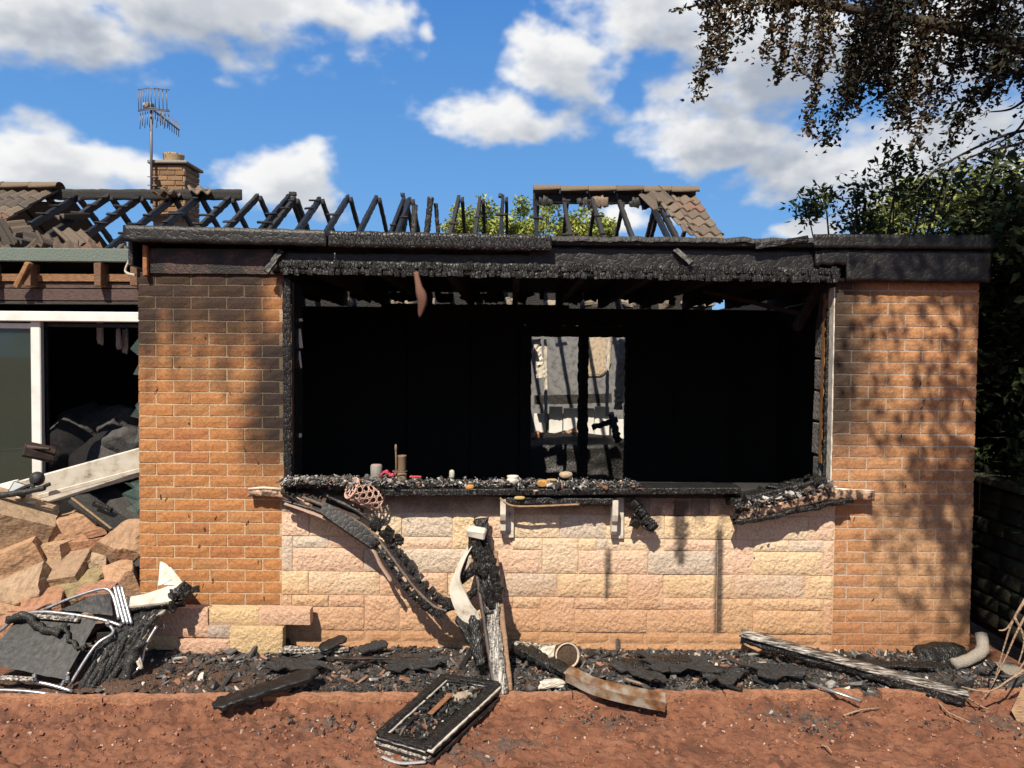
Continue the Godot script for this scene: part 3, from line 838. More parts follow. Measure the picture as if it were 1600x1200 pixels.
func house() -> void:
	var H := thing("bungalow", Vector3(-2.5, 0, -6.1), "burnt brick bungalow behind the extension with bare charred rafters and patches of tiles", "building")
	var g: Geo
	var peaks := [-7.111, -6.657, -6.202, -5.748, -5.312, -4.839, -4.467, -4.03, -3.64, -3.194, -3.113, -2.758, -2.358, -1.95, -1.559, -1.477, -0.777, -0.478, -0.151, 0.295, 0.712, 1.112, 1.503, 1.957, 2.03, 2.502]
	for i in peaks.size():
		var x: float = peaks[i]
		var dy := rng.randf_range(-0.03, 0.02)
		g = Geo.new(true)
		burnt(g, slope_at(x, -0.03, dy - 0.05), slope_at(x + rng.randf_range(-0.03, 0.03), 2.85, dy - 0.05), 0.043, 0.09, 0.006, 12.0, Vector3.UP, 0.06)
		for k in 8:                               # stubs of tile battens left on it
			if rng.randf() < (0.75 if x < -4.0 else 0.2):
				g.box(Transform3D(Basis.from_euler(Vector3(atan(SLOPE), rng.randf_range(-0.2, 0.2), rng.randf_range(-0.1, 0.1))), slope_at(x + rng.randf_range(-0.02, 0.04), 0.2 + k * 0.3, dy + 0.015)), Vector3(rng.randf_range(0.06, 0.2), 0.022, 0.035), 0.002, 0.004, rng)
		if i > 8 and i < 19 and rng.randf() < 0.6:                      # a lump of burnt ridge board on its top
			g.rock(tf(slope_at(x + rng.randf_range(-0.04, 0.02), -0.03, 0.0), 0, 0, rng.randf_range(-20, 20)), Vector3(rng.randf_range(0.05, 0.13), 0.06, 0.05), nz, rng, 3, 3, 0.15, 0.2)
		put("rafter", g, M.char_board if rng.randf() < 0.6 else M.char_dull, H)
		g = Geo.new(true)
		var cut := 1.9 if i < 16 else 2.6
		burnt(g, slope_at(x + 0.05, 0.03, dy - 0.05), Vector3(x + 0.05 + rng.randf_range(-0.03, 0.03), RIDGE.x + dy - 0.05 - cut * SLOPE, RIDGE.y - cut), 0.043, 0.085, 0.007, 12.0, Vector3.UP, 0.06)
		put("rafter", g, M.char_dull, H)
	for k in [[Vector3(-1.242, 3.642, -6), Vector3(-1.163, 4.125, -6), 0.075], [Vector3(-1.044, 3.66, -6.1), Vector3(-1.101, 4.056, -6.1), 0.05], [Vector3(-1.347, 3.558, -5.5), Vector3(-1.387, 3.998, -6), 0.07], [Vector3(-1.438, 3.475, -5), Vector3(-1.513, 4.032, -6), 0.08]]:
		g = Geo.new(true)
		burnt(g, k[0] - Vector3(0, 0.3, 0), k[1], k[2], 0.06, 0.012, 22.0, Vector3(0, 0, 1), 0.03)
		put("broken_rafter", g, M.char, H)
	for k in [[-6.566, -3.858], [0.276, 2.538]]:
		g = Geo.new(true)
		burnt(g, Vector3(k[0], RIDGE.x - 0.03, RIDGE.y), Vector3(k[1], RIDGE.x - 0.01, RIDGE.y), 0.03, 0.15, 0.01, 10.0, Vector3.UP, 0.06)
		put("ridge_board", g, M.char_dull, H)
	# ridge tiles
	var arch := []
	for i in 9: arch.append(Vector2(cos(PI * i / 8.0) * 0.13, sin(PI * i / 8.0) * 0.1 - 0.02))
	for i in 9: arch.append(Vector2(cos(PI * (8 - i) / 8.0) * 0.112, sin(PI * (8 - i) / 8.0) * 0.085 - 0.02))
	var starts := []
	for i in 6: starts.append(0.276 + i * 0.39)
	for i in 4: starts.append(-6.42 - 0.395 - i * 0.39)
	var tones := [Color(0.25, 0.19, 0.135), Color(0.2, 0.15, 0.11), Color(0.27, 0.2, 0.145)]
	for x in starts:
		g = Geo.new(true)
		g.c = tones[rng.randi() % 3]
		var y := RIDGE.x + 0.065 + rng.randf_range(-0.006, 0.006) + (0.02 if x > 0.0 else 0.0)
		g.sweep([Vector3(x, y, RIDGE.y), Vector3(x + 0.2, y, RIDGE.y), Vector3(x + 0.385, y + 0.004, RIDGE.y)], arch, Vector3.UP, [], 0.003, 30.0, nz, false)
		put("ridge_tile", g, M.tile, H)
	for k in 5:                                   # felt and mortar hanging under the bare ridge tiles
		g = Geo.new(true)
		var x: float = [0.34, 0.931, 1.112, 1.657, 1.884][k]
		g.c = Color(0.02, 0.02, 0.02) if k != 2 else Color(0.25, 0.17, 0.12)
		for s in 5: g.box(tf(Vector3(x + s * 0.045, RIDGE.x - 0.07 - 0.03 * rng.randf() * (k % 2 + 1), RIDGE.y + 0.08), 0, 0, rng.randf_range(-25, 25)), Vector3(0.07, rng.randf_range(0.06, 0.16), 0.012), 0.002, 0.014, rng)
		put("hanging_felt", g, M.char_tint, H)
	# tiles still in rows: the left end, and a patch at the right-hand gable
	var kinds := [tile_mesh(0).done(), tile_mesh(1).done(), tile_mesh(2).done()]
	var cols := [Color(0.2, 0.15, 0.11), Color(0.25, 0.19, 0.135), Color(0.17, 0.135, 0.105), Color(0.29, 0.165, 0.11), Color(0.14, 0.115, 0.095)]
	var mats := []
	for c in cols:
		var m: StandardMaterial3D = M.tile.duplicate()
		m.vertex_color_use_as_albedo = false
		m.albedo_color = c.linear_to_srgb()
		mats.append(m)
	var pitch := atan(SLOPE)
	var basis := Basis(Vector3.RIGHT, pitch)
	var lay := func(x: float, d: float, extra: Basis, lift := 0.05) -> void:
		var o := put("roof_tile", kinds[rng.randi() % 3], mats[mini(rng.randi() % 5, 4)], H)
		o.transform = Transform3D(basis * extra, slope_at(x, d, lift) - wpos(H))
	var left_edge: float = -6.447
	for row in 8:
		for col in 6:
			if row == 7 and col < 1: continue
			lay.call(left_edge - 0.165 - col * 0.3, 0.22 + row * 0.3, Basis.from_euler(Vector3(-0.05, rng.randf_range(-0.02, 0.02), rng.randf_range(-0.02, 0.02))))
	var right_edge: float = 2.556
	for row in 7:
		lay.call(right_edge - 0.165, 0.2 + row * 0.27, Basis.from_euler(Vector3(-0.07, rng.randf_range(-0.04, 0.04), rng.randf_range(-0.04, 0.04))), 0.06)
		if row in [0, 1, 2, 3, 4, 6]: lay.call(right_edge - 0.40 + 0.03 * row, 0.2 + row * 0.27, Basis.from_euler(Vector3(-0.07, rng.randf_range(-0.08, 0.08), rng.randf_range(-0.06, 0.06))), 0.05)
	lay.call(right_edge - 0.56, 0.22, Basis.from_euler(Vector3(0.3, 0.5, 0.35)), 0.06)
	# tiles that slid down into a heap behind the flat roof, and a few left on the rafters
	for i in 46:
		var x := rng.randf_range(-6.3, -3.75)
		var d := 2.75 - absf(rng.randfn(0.0, 0.32)) - maxf(0.0, -x - 4.6) * rng.randf() * 0.5
		lay.call(x, d, Basis.from_euler(Vector3(rng.randf_range(-0.5, 0.7), rng.randf_range(-1.2, 1.2), rng.randf_range(-0.4, 0.4))).scaled(Vector3(rng.randf_range(0.45, 1.0), 1.2, rng.randf_range(0.4, 0.9))), 0.05 + rng.randf() * 0.1)
	for p in [[-5.638, 1.1], [-4.854, 0.22], [-4.8, 0.12], [-4.445, 0.05], [-6.057, 1.5], [-6.302, 1.7], [-4.517, 2.1]]:
		lay.call(p[0], p[1], Basis.from_euler(Vector3(rng.randf_range(-0.3, 0.3), rng.randf_range(-0.7, 0.7), rng.randf_range(-0.3, 0.3))).scaled(Vector3(rng.randf_range(0.6, 0.9), 1.2, rng.randf_range(0.4, 0.7))), 0.08)
	                                              # felt still on the far slope at the left end, and the lining of the gable patch
	for k in [[-6.25, -9.4]]:
		g = Geo.new()
		var a := Vector3(k[0], RIDGE.x - 0.12, RIDGE.y - 0.05)
		var b := Vector3(k[1], RIDGE.x - 0.12, RIDGE.y - 0.05)
		var dn := Vector3(0, -1.6 if k[0] < 0.0 else -0.9, -2.9 if k[0] < 0.0 else -1.63)
		g.quad(a, b, b + dn, a + dn)
		g.quad(a + dn - Vector3(0, 0.02, 0), b + dn - Vector3(0, 0.02, 0), b - Vector3(0, 0.02, 0), a - Vector3(0, 0.02, 0))
		put("roofing_felt", g, M.char_dull, H)
	# walls
	g = Geo.new()
	g.box(tf(Vector3(-5.5, 1.3, -9.1)), Vector3(9.0, 2.6, 0.25), 0.01)
	g.box(tf(Vector3(3.02, 1.3, -6.4)), Vector3(0.15, 2.6, 5.6), 0.01)
	put("outer_wall", g, M.soot, H)
	# the room seen through the inner doorway
	g = Geo.new()
	g.box(tf(Vector3(0.8, 1.35, -6.75)), Vector3(4.0, 2.65, 0.12), 0.01)
	put("rear_room_wall", g, M.grey_plaster, H)
	g = Geo.new()
	g.box(tf(Vector3(-0.12, 1.25, -5.2)), Vector3(0.1, 2.4, 3.0), 0.01)
	put("partition", g, M.grey_plaster, H)
	g = Geo.new()
	g.box(tf(Vector3(1.72, 1.25, -5.4)), Vector3(0.1, 2.4, 2.5), 0.01)
	put("partition", g, M.grey_plaster, H)
	g = Geo.new()
	g.box(tf(Vector3(-4.6, 0.02, -6.2)), Vector3(15.0, 0.08, 5.4), 0.01)
	put("house_floor", g, M.concrete, H)
	g = Geo.new()
	g.rock(tf(Vector3(1.262, 1.924, -6.66)), Vector3(0.42, 0.58, 0.02), nz, rng, 6, 5, 0.1, 0.05)
	put("plaster_patch", g, M.plaster, H)
	for k in [[Vector3(0.418, 0.73, -6.6), 0.17, 0.85], [Vector3(0.894, 0.644, -6.55), 0.25, 1.2], [Vector3(1.17, 0.646, -6.55), 0.11, 1.2], [Vector3(0.657, 0.64, -6.57), 0.2, 1.25], [Vector3(1.344, 0.646, -6.57), 0.22, 1.25]]:
		g = Geo.new()
		g.box(tf(k[0] + Vector3(0, -0.1, 0)), Vector3(k[1], k[2], 0.03), 0.006)
		put("door_panel", g, M.white, H)
	g = Geo.new()
	burnt(g, Vector3(0.331, 1.267, -6.4), Vector3(1.457, 1.305, -6.4), 0.1, 0.13, 0.01)
	put("ceiling_beam", g, M.char_dull, H)
	g = Geo.new()
	burnt(g, Vector3(1.532, 0.223, -5.9), Vector3(1.521, 1.034, -5.9), 0.09, 0.03, 0.004, 8.0, Vector3(0, 0, 1))
	put("door_lining", g, M.white, H)
	g = Geo.new()
	burnt(g, Vector3(1.216, 1.296, -3.9), Vector3(1.249, 2.099, -3.9), 0.09, 0.05, 0.015, 18.0)
	burnt(g, Vector3(1.122, 1.2, -4.2), Vector3(1.126, 2.106, -4.2), 0.03, 0.03, 0.006, 18.0)
	burnt(g, Vector3(0.346, 1.642, -4.4), Vector3(0.288, 2.104, -4.4), 0.09, 0.05, 0.015, 18.0)
	burnt(g, Vector3(0.414, 1.102, -4.4), Vector3(0.396, 2.105, -4.4), 0.03, 0.03, 0.006, 18.0)
	put("burnt_stud", g, M.white_sooty, H)
	# broken plaster lying on the wall head behind the flat roof
	for k in [[545, 0.05], [622, 0.1], [640, 0.06], [672, 0.1], [790, 0.08], [808, 0.13], [862, 0.15], [918, 0.15], [980, 0.12], [1040, 0.14], [1080, 0.2], [1100, 0.16]]:
		g = Geo.new()
		g.c = Color(0.4, 0.34, 0.27)
		var x: float = (k[0] - 800.0) * 8.75 / 1202.0
		g.rock(tf(Vector3(x, 2.50 + rng.randf_range(-0.02, 0.01), -3.85), rng.randf_range(-20, 20), rng.randf_range(-40, 40), rng.randf_range(-15, 15)), Vector3(k[1] * 1.3, 0.09, 0.1), nz, rng, 3, 4, 0.15)
		put("plaster_rubble", g, M.rubble, H)
	# chimney
	var cx0: float = -5.255
	var cx1: float = -4.78
	g = Geo.new()
	g.c = Color(0.36, 0.27, 0.18)
	g.box(tf(Vector3((cx0 + cx1) / 2, 3.6, -6.65)), Vector3(cx1 - cx0 - 0.012, 2.06, 0.49), 0.003)
	var stack := put("chimney", g, M.mortar, H)
	for k in 11:
		var y := 4.60 - k * 0.075
		var off := 0.0 if k % 2 == 0 else 0.11
		for side in 2:
			var length := cx1 - cx0 if side == 0 else 0.5
			var a := -off
			while a < length - 0.02:
				var b := minf(a + 0.215, length)
				var a2 := maxf(a, 0.0)
				if b - a2 > 0.03:
					g = Geo.new()
					g.c = Color(0.27, 0.165, 0.085).lerp(Color(0.34, 0.2, 0.1), rng.randf()) * rng.randf_range(0.75, 1.1)
					if side == 0: g.box(tf(Vector3(cx0 + (a2 + b) / 2, y, -6.405)), Vector3(b - a2, 0.064, 0.03), 0.004, 0.003, rng)
					else: g.box(tf(Vector3(cx1 - 0.01, y, -6.41 - (a2 + b) / 2)), Vector3(0.03, 0.064, b - a2), 0.004, 0.003, rng)
					var o := put("brick", g, M.brick, stack)
					o.position = Vector3.ZERO
				a += 0.225
	g = Geo.new()
	g.box(tf(Vector3((cx0 + cx1) / 2, 4.675, -6.65)), Vector3(cx1 - cx0 + 0.1, 0.045, 0.62), 0.01, 0.004, rng)
	var cap := put("chimney_cap", g, M.concrete, H)
	g = Geo.new(true)
	g.c = Color(0.52, 0.38, 0.22)
	g.lathe(tf(Vector3(-5.037, 4.69, -6.62)), [Vector2(0.14, 0.0), Vector2(0.142, 0.1), Vector2(0.15, 0.13), Vector2(0.15, 0.155), Vector2(0.12, 0.155), Vector2(0.115, 0.02), Vector2(0.0, 0.02)], 28)
	var pot := put("chimney_pot", g, M.tile, cap)
	pot.position = Vector3.ZERO
	left_wing(H)

func left_wing(H: Node3D) -> void:
	var g := Geo.new()
	var ye: float = 2.646
	var yb: float = 2.547
	g.box(tf(Vector3(-4.6, (ye + yb) / 2, -0.83)), Vector3(4.42, ye - yb, 0.04), 0.006)
	put("roof_edge_strip", g, M.felt_green, H)
	g = Geo.new()
	g.box(tf(Vector3(-4.58, ye - 0.035, -2.12)), Vector3(4.44, 0.05, 2.56), 0.006)
	put("flat_roof", g, M.felt_black, H)
	for p in [[Vector3(-3.562, 2.449, -0.85), 0.05], [Vector3(-3.046, 2.454, -0.85), 0.05], [Vector3(-2.78, 2.456, -0.85), 0.05], [Vector3(-3.847, 2.447, -0.85), 0.05]]:
		g = Geo.new()
		g.c = Color(0.22, 0.115, 0.06)
		g.box(tf(p[0]), Vector3(p[1], 0.17, 0.12), 0.003, 0.003, rng)
		put("rafter_end", g, M.wood, H)
	g = Geo.new()
	g.c = Color(0.4, 0.2, 0.09)
	g.beam(Vector3(-3.645, 2.359, -0.8), Vector3(-3.537, 2.535, -0.78), 0.035, 0.05, Vector3(0, 0, 1), 0.003, 0.003, rng)
	put("loose_batten", g, M.wood, H)
	var tops := [[440, 452, Color(0.33, 0.165, 0.08), 0.0], [453, 462, Color(0.13, 0.075, 0.06), -0.02], [463, 481, Color(0.115, 0.07, 0.06), -0.015], [482, 487, Color(0.05, 0.04, 0.035), -0.02]]
	for t in tops:
		g = Geo.new()
		g.c = t[2]
		var y1: float = 1.855 + (562.0 - t[0] + 6.0) / 208.3
		var y0: float = 1.855 + (562.0 - t[1] + 6.0) / 208.3
		burnt(g, Vector3(-5.0, (y0 + y1) / 2 - 0.012, -0.9 + t[3]), Vector3(-2.45, (y0 + y1) / 2, -0.9 + t[3]), 0.06, y1 - y0 - 0.004, 0.0015, 8.0, Vector3.UP, 0.15)
		put("cladding_board", g, M.wood, H)
	var door := Geo.new()
	var hy: float = 2.145
	door.box(tf(Vector3(-3.7, hy, -0.87)), Vector3(2.5, 0.075, 0.09), 0.006)
	var D := put("patio_door", door, M.white, H)
	g = Geo.new()
	g.box(tf(Vector3(-3.553, 1.05, -0.89)), Vector3(0.075, 2.12, 0.05), 0.006)
	g.box(tf(Vector3(-4.2, 2.076, -0.892)), Vector3(1.28, 0.04, 0.046), 0.005)
	g.box(tf(Vector3(-4.2, 0.06, -0.892)), Vector3(1.28, 0.08, 0.046), 0.005)
	var o := put("sliding_frame", g, M.white, D)
	o.position = Vector3.ZERO
	g = Geo.new()
	g.box(tf(Vector3(-4.2, 1.08, -0.905)), Vector3(1.24, 1.98, 0.012), 0.001)
	o = put("pane", g, M.dark_glass, D)
	o.position = Vector3.ZERO
	g = Geo.new()
	g.box(tf(Vector3(-3.518, 1.05, -0.95)), Vector3(0.02, 2.1, 0.03), 0.003)
	g.box(tf(Vector3(-3.5, hy - 0.06, -0.94)), Vector3(2.2, 0.03, 0.05), 0.003)
	g.box(tf(Vector3(-2.80, 1.05, -0.93)), Vector3(0.02, 2.1, 0.03), 0.003)
	o = put("door_track", g, M.char_board, D)
	o.position = Vector3.ZERO
	for i in 15:                                  # broken glass left along the right edge
		g = Geo.new()
		var y := [1.5, 1.42, 1.33, 1.26, 1.1, 1.02, 0.95, 0.9, 0.86, 0.83, 0.8, 0.78, 0.74, 1.75, 1.9][i] as float
		var w := 0.03 + rng.randf() * (0.14 if y < 0.95 else 0.05)
		var a := Vector3(-2.79, y + rng.randf_range(0.03, 0.12), -0.9)
		var b := Vector3(-2.79, y - rng.randf_range(0.03, 0.1), -0.9)
		var c := Vector3(-2.79 - w, y + rng.randf_range(-0.08, 0.05), -0.9 + rng.randf_range(-0.02, 0.03))
		var d := Vector3(0, 0, -0.006)
		g.tri(a, c, b)
		g.tri(a + d, b + d, c + d)
		g.quad(a + d, c + d, c, a)
		g.quad(c + d, b + d, b, c)
		o = put("glass_shard", g, M.shard_glass, D)
		o.position = Vector3.ZERO
	g = Geo.new()
	g.box(tf(Vector3(-4.6, 1.25, -3.46)), Vector3(4.4, 2.5, 0.1), 0.005)
	g.box(tf(Vector3(-6.75, 1.25, -2.2)), Vector3(0.1, 2.5, 2.6), 0.005)
	g.box(tf(Vector3(-5.75, 1.25, -0.95)), Vector3(1.9, 2.5, 0.1), 0.005)
	g.box(tf(Vector3(-4.6, -0.02, -2.2)), Vector3(4.4, 0.06, 2.6), 0.005)
	put("room_wall", g, M.soot, H)
	for p in [[Vector3(-3.778, 1.121, -1.7), 0.35], [Vector3(-3.667, 1.157, -1.9), 0.4], [Vector3(-3.417, 1.253, -1.8), 0.34], [Vector3(-3.745, 0.982, -1.5), 0.3], [Vector3(-3.399, 1.012, -1.5), 0.36], [Vector3(-3.185, 1.094, -1.5), 0.3], [Vector3(-3.946, 1.243, -2.2), 0.3]]:
		g = Geo.new(true)
		g.c = Color(0.1, 0.098, 0.1)
		g.rock(Transform3D(tumble(), p[0]), Vector3(1.2, 0.7, 0.9) * p[1], nz, rng, 7, 2, 0.14, 0.6)
		put("sooty_heap", g, M.rubble, H)
	g = Geo.new()
	g.c = Color(0.08, 0.078, 0.078)
	g.rock(tf(Vector3(-3.9, 0.2, -1.9)), Vector3(2.6, 1.5, 1.4), nz, rng, 12, 3, 0.12, 0.7)
	put("sooty_heap", g, M.rubble, H)
	for k in [[Vector3(-3.246, 2.064, -1.2), 0.06], [Vector3(-3.1, 2.015, -1.2), 0.05], [Vector3(-3.075, 1.991, -1.25), 0.06]]:
		g = Geo.new(true)
		g.c = Color(0.42, 0.4, 0.38)
		g.rock(tf(k[0] + Vector3(0, -0.02, 0)), Vector3(k[1] * 0.8, k[1] * 3.0, 0.02), nz, rng, 5, 3, 0.3, 0.3)
		put("hanging_shred", g, M.tint, H)

func aerial() -> void:
	var top: Vector3 = Vector3(-5.22, 5.449, -6.3)
	var foot: Vector3 = Vector3(-5.219, 4.061, -6.3)
	var A := thing("television_aerial", foot, "rusty television aerial with a grid reflector on a tall mast beside the chimney", "aerial")
	var g := Geo.new(true)
	g.sweep([foot, foot.lerp(top, 0.5), top], circle(0.019, 8))
	put("mast", g, M.aerial_metal, A)
	g = Geo.new()
	for y in [0.26, 0.38]:
		g.box(tf(foot + Vector3(0.03, y, -0.03)), Vector3(0.09, 0.02, 0.08), 0.003)
		g.box(tf(foot + Vector3(-0.03, y, 0.01)), Vector3(0.05, 0.012, 0.012), 0.003)
	put("wall_bracket", g, M.aerial_metal, A)
	var hub := top + Vector3(0, -0.03, 0.02)
	var far := hub + Vector3(-0.02, -0.02, -1.0)
	g = Geo.new()
	g.beam(hub, far, 0.022, 0.022)
	var boom := put("boom", g, M.aerial_metal, A)
	g = Geo.new(true)
	for i in 11:
		var p := hub.lerp(far, 0.16 + i * 0.082)
		g.sweep([p + Vector3(0, -0.11, 0), p + Vector3(0, 0.11, 0)], circle(0.006, 5), Vector3(0, 0, 1))
	var o := put("director", g, M.aerial_metal, boom)
	o.position = Vector3.ZERO
	g = Geo.new(true)
	for i in 10:
		var x := -0.17 + i * 0.045
		var z := 0.05 - 0.10 * absf(i - 4.5) / 4.5
		g.sweep([hub + Vector3(x, -0.04, 0.04 + z), hub + Vector3(x, 0.25, 0.06 + z)], circle(0.0055, 5), Vector3(0, 0, 1))
		g.sweep([hub + Vector3(x + 0.015, -0.05, 0.02 + z), hub + Vector3(x + 0.015, -0.30 + 0.04 * (i % 2), 0.04 + z)], circle(0.0055, 5), Vector3(0, 0, 1))
	for y in [[0.25, -0.17, 0.02], [-0.035, -0.18, -0.005], [-0.055, -0.18, 0.01]]:
		var pts := []
		for i in 10: pts.append(hub + Vector3(-0.17 + i * 0.05, y[0], 0.06 + 0.05 - 0.10 * absf(i - 4.5) / 4.5))
		g.sweep(pts, circle(0.0075, 5))
	put("reflector_grid", g, M.aerial_metal, A)
	g = Geo.new()
	g.rock(tf(hub + Vector3(-0.02, 0.03, 0.02)), Vector3(0.12, 0.09, 0.09), nz, rng, 3, 3, 0.2)
	put("clamp", g, M.aerial_metal, A)

# ---------------------------------------------------------------- plants
func leaf_mesh(l: float, w: float) -> ArrayMesh:
	var g := Geo.new()
	var a := Vector3(0, 0, 0)
	var b := Vector3(w / 2, l * 0.35, w * 0.25)
	var c := Vector3(0, l, 0.1 * l)
	var d := Vector3(-w / 2, l * 0.35, w * 0.25)
	g.tri(a, b, c)
	g.tri(a, c, d)
	return g.done()

func limb(g: Geo, pts: Array, r0: float, r1: float, sides := 7) -> void:
	var p := curve(pts, 5)
	var sc := []
	for i in p.size(): sc.append(lerpf(r0, r1, float(i) / (p.size() - 1)))
	g.sweep(p, circle(1.0, sides), Vector3(0.2, 0.3, 1).normalized(), sc, 0.0)

func clump(where: Array, cols: Array, c: Vector3, r: Vector3, n: int, tone: Color, size := 1.0) -> void:
	for i in n:
		var d := Vector3(rng.randfn(), rng.randfn(), rng.randfn()).normalized() * pow(rng.randf(), 0.45)
		where.append(Transform3D(tumble().scaled(Vector3.ONE * size * rng.randf_range(0.7, 1.3)), c + d * r))
		cols.append(tone * rng.randf_range(0.6, 1.35))

func tree_behind() -> void:
	var T := thing("broadleaf_tree", Vector3(0.6, 0, -20), "sunlit yellow-green tree showing beyond the bare rafters", "tree")
	var g := Geo.new(true)
	limb(g, [Vector3(0.6, 0, -20), Vector3(0.7, 2.5, -20.1), Vector3(0.5, 5.6, -20)], 0.25, 0.08, 9)
	for k in [[-1.1, 6.2], [1.5, 6.3], [2.3, 5.6], [-0.2, 6.4], [0.7, 6.5]]:
		limb(g, [Vector3(0.65, 2.6 + absf(k[0]) * 0.3, -20), Vector3(k[0] * 0.6 + 0.2, 4.6, -19.9), Vector3(k[0], k[1], -20)], 0.09, 0.02, 6)
	put("trunk", g, M.bark, T)
	var where := []
	var cols := []
	for i in 170:
		var lobe: Array = [[Vector3(-1.114, 6.163, -20), 1.0, 0.9], [Vector3(1.023, 6.324, -20), 1.35, 0.95], [Vector3(2.115, 6.191, -20), 0.85, 0.75], [Vector3(2.735, 5.93, -20), 0.55, 0.5], [Vector3(-0.043, 5.968, -20), 0.8, 0.55], [Vector3(-1.688, 5.953, -20), 0.5, 0.45], [Vector3(0.586, 4.785, -20), 2.2, 1.2]][rng.randi() % 7]
		var d := Vector3(rng.randfn(), rng.randfn(), rng.randfn()).normalized() * pow(rng.randf(), 0.3)
		var c: Vector3 = lobe[0] + d * Vector3(lobe[1], lobe[2], 1.2) * 0.85
		var tone := Color(0.34, 0.37, 0.09).lerp(Color(0.2, 0.26, 0.06), rng.randf())
		clump(where, cols, c, Vector3(0.3, 0.26, 0.3), 110, tone)
	many("crown", leaf_mesh(0.12, 0.075), M.leaf_lime, where, cols, T)

# a hanging spray: a thin twig with leaves along it
func strand(wood: Geo, where: Array, cols: Array, pts: Array, dense: float, tones: Array, spread: float, size := 1.0) -> void:
	var p := curve(pts, 6)
	var sc := []
	for i in p.size(): sc.append(lerpf(0.008, 0.0025, float(i) / (p.size() - 1)))
	wood.sweep(p, circle(1.0, 5), Vector3(0.2, 0.3, 1).normalized(), sc)
	for i in p.size() - 1:
		var n := int(p[i].distance_to(p[i + 1]) * dense)
		for k in n:
			var q: Vector3 = p[i].lerp(p[i + 1], rng.randf())
			q += Vector3(rng.randfn(), rng.randfn() * 0.7, rng.randfn()) * spread * (0.5 + 0.5 * sin(q.y * 17.0) * sin(q.y * 17.0))
			where.append(Transform3D(tumble().scaled(Vector3.ONE * size * rng.randf_range(0.7, 1.3)), q))
			cols.append((tones[rng.randi() % tones.size()] as Color) * rng.randf_range(0.6, 1.3))

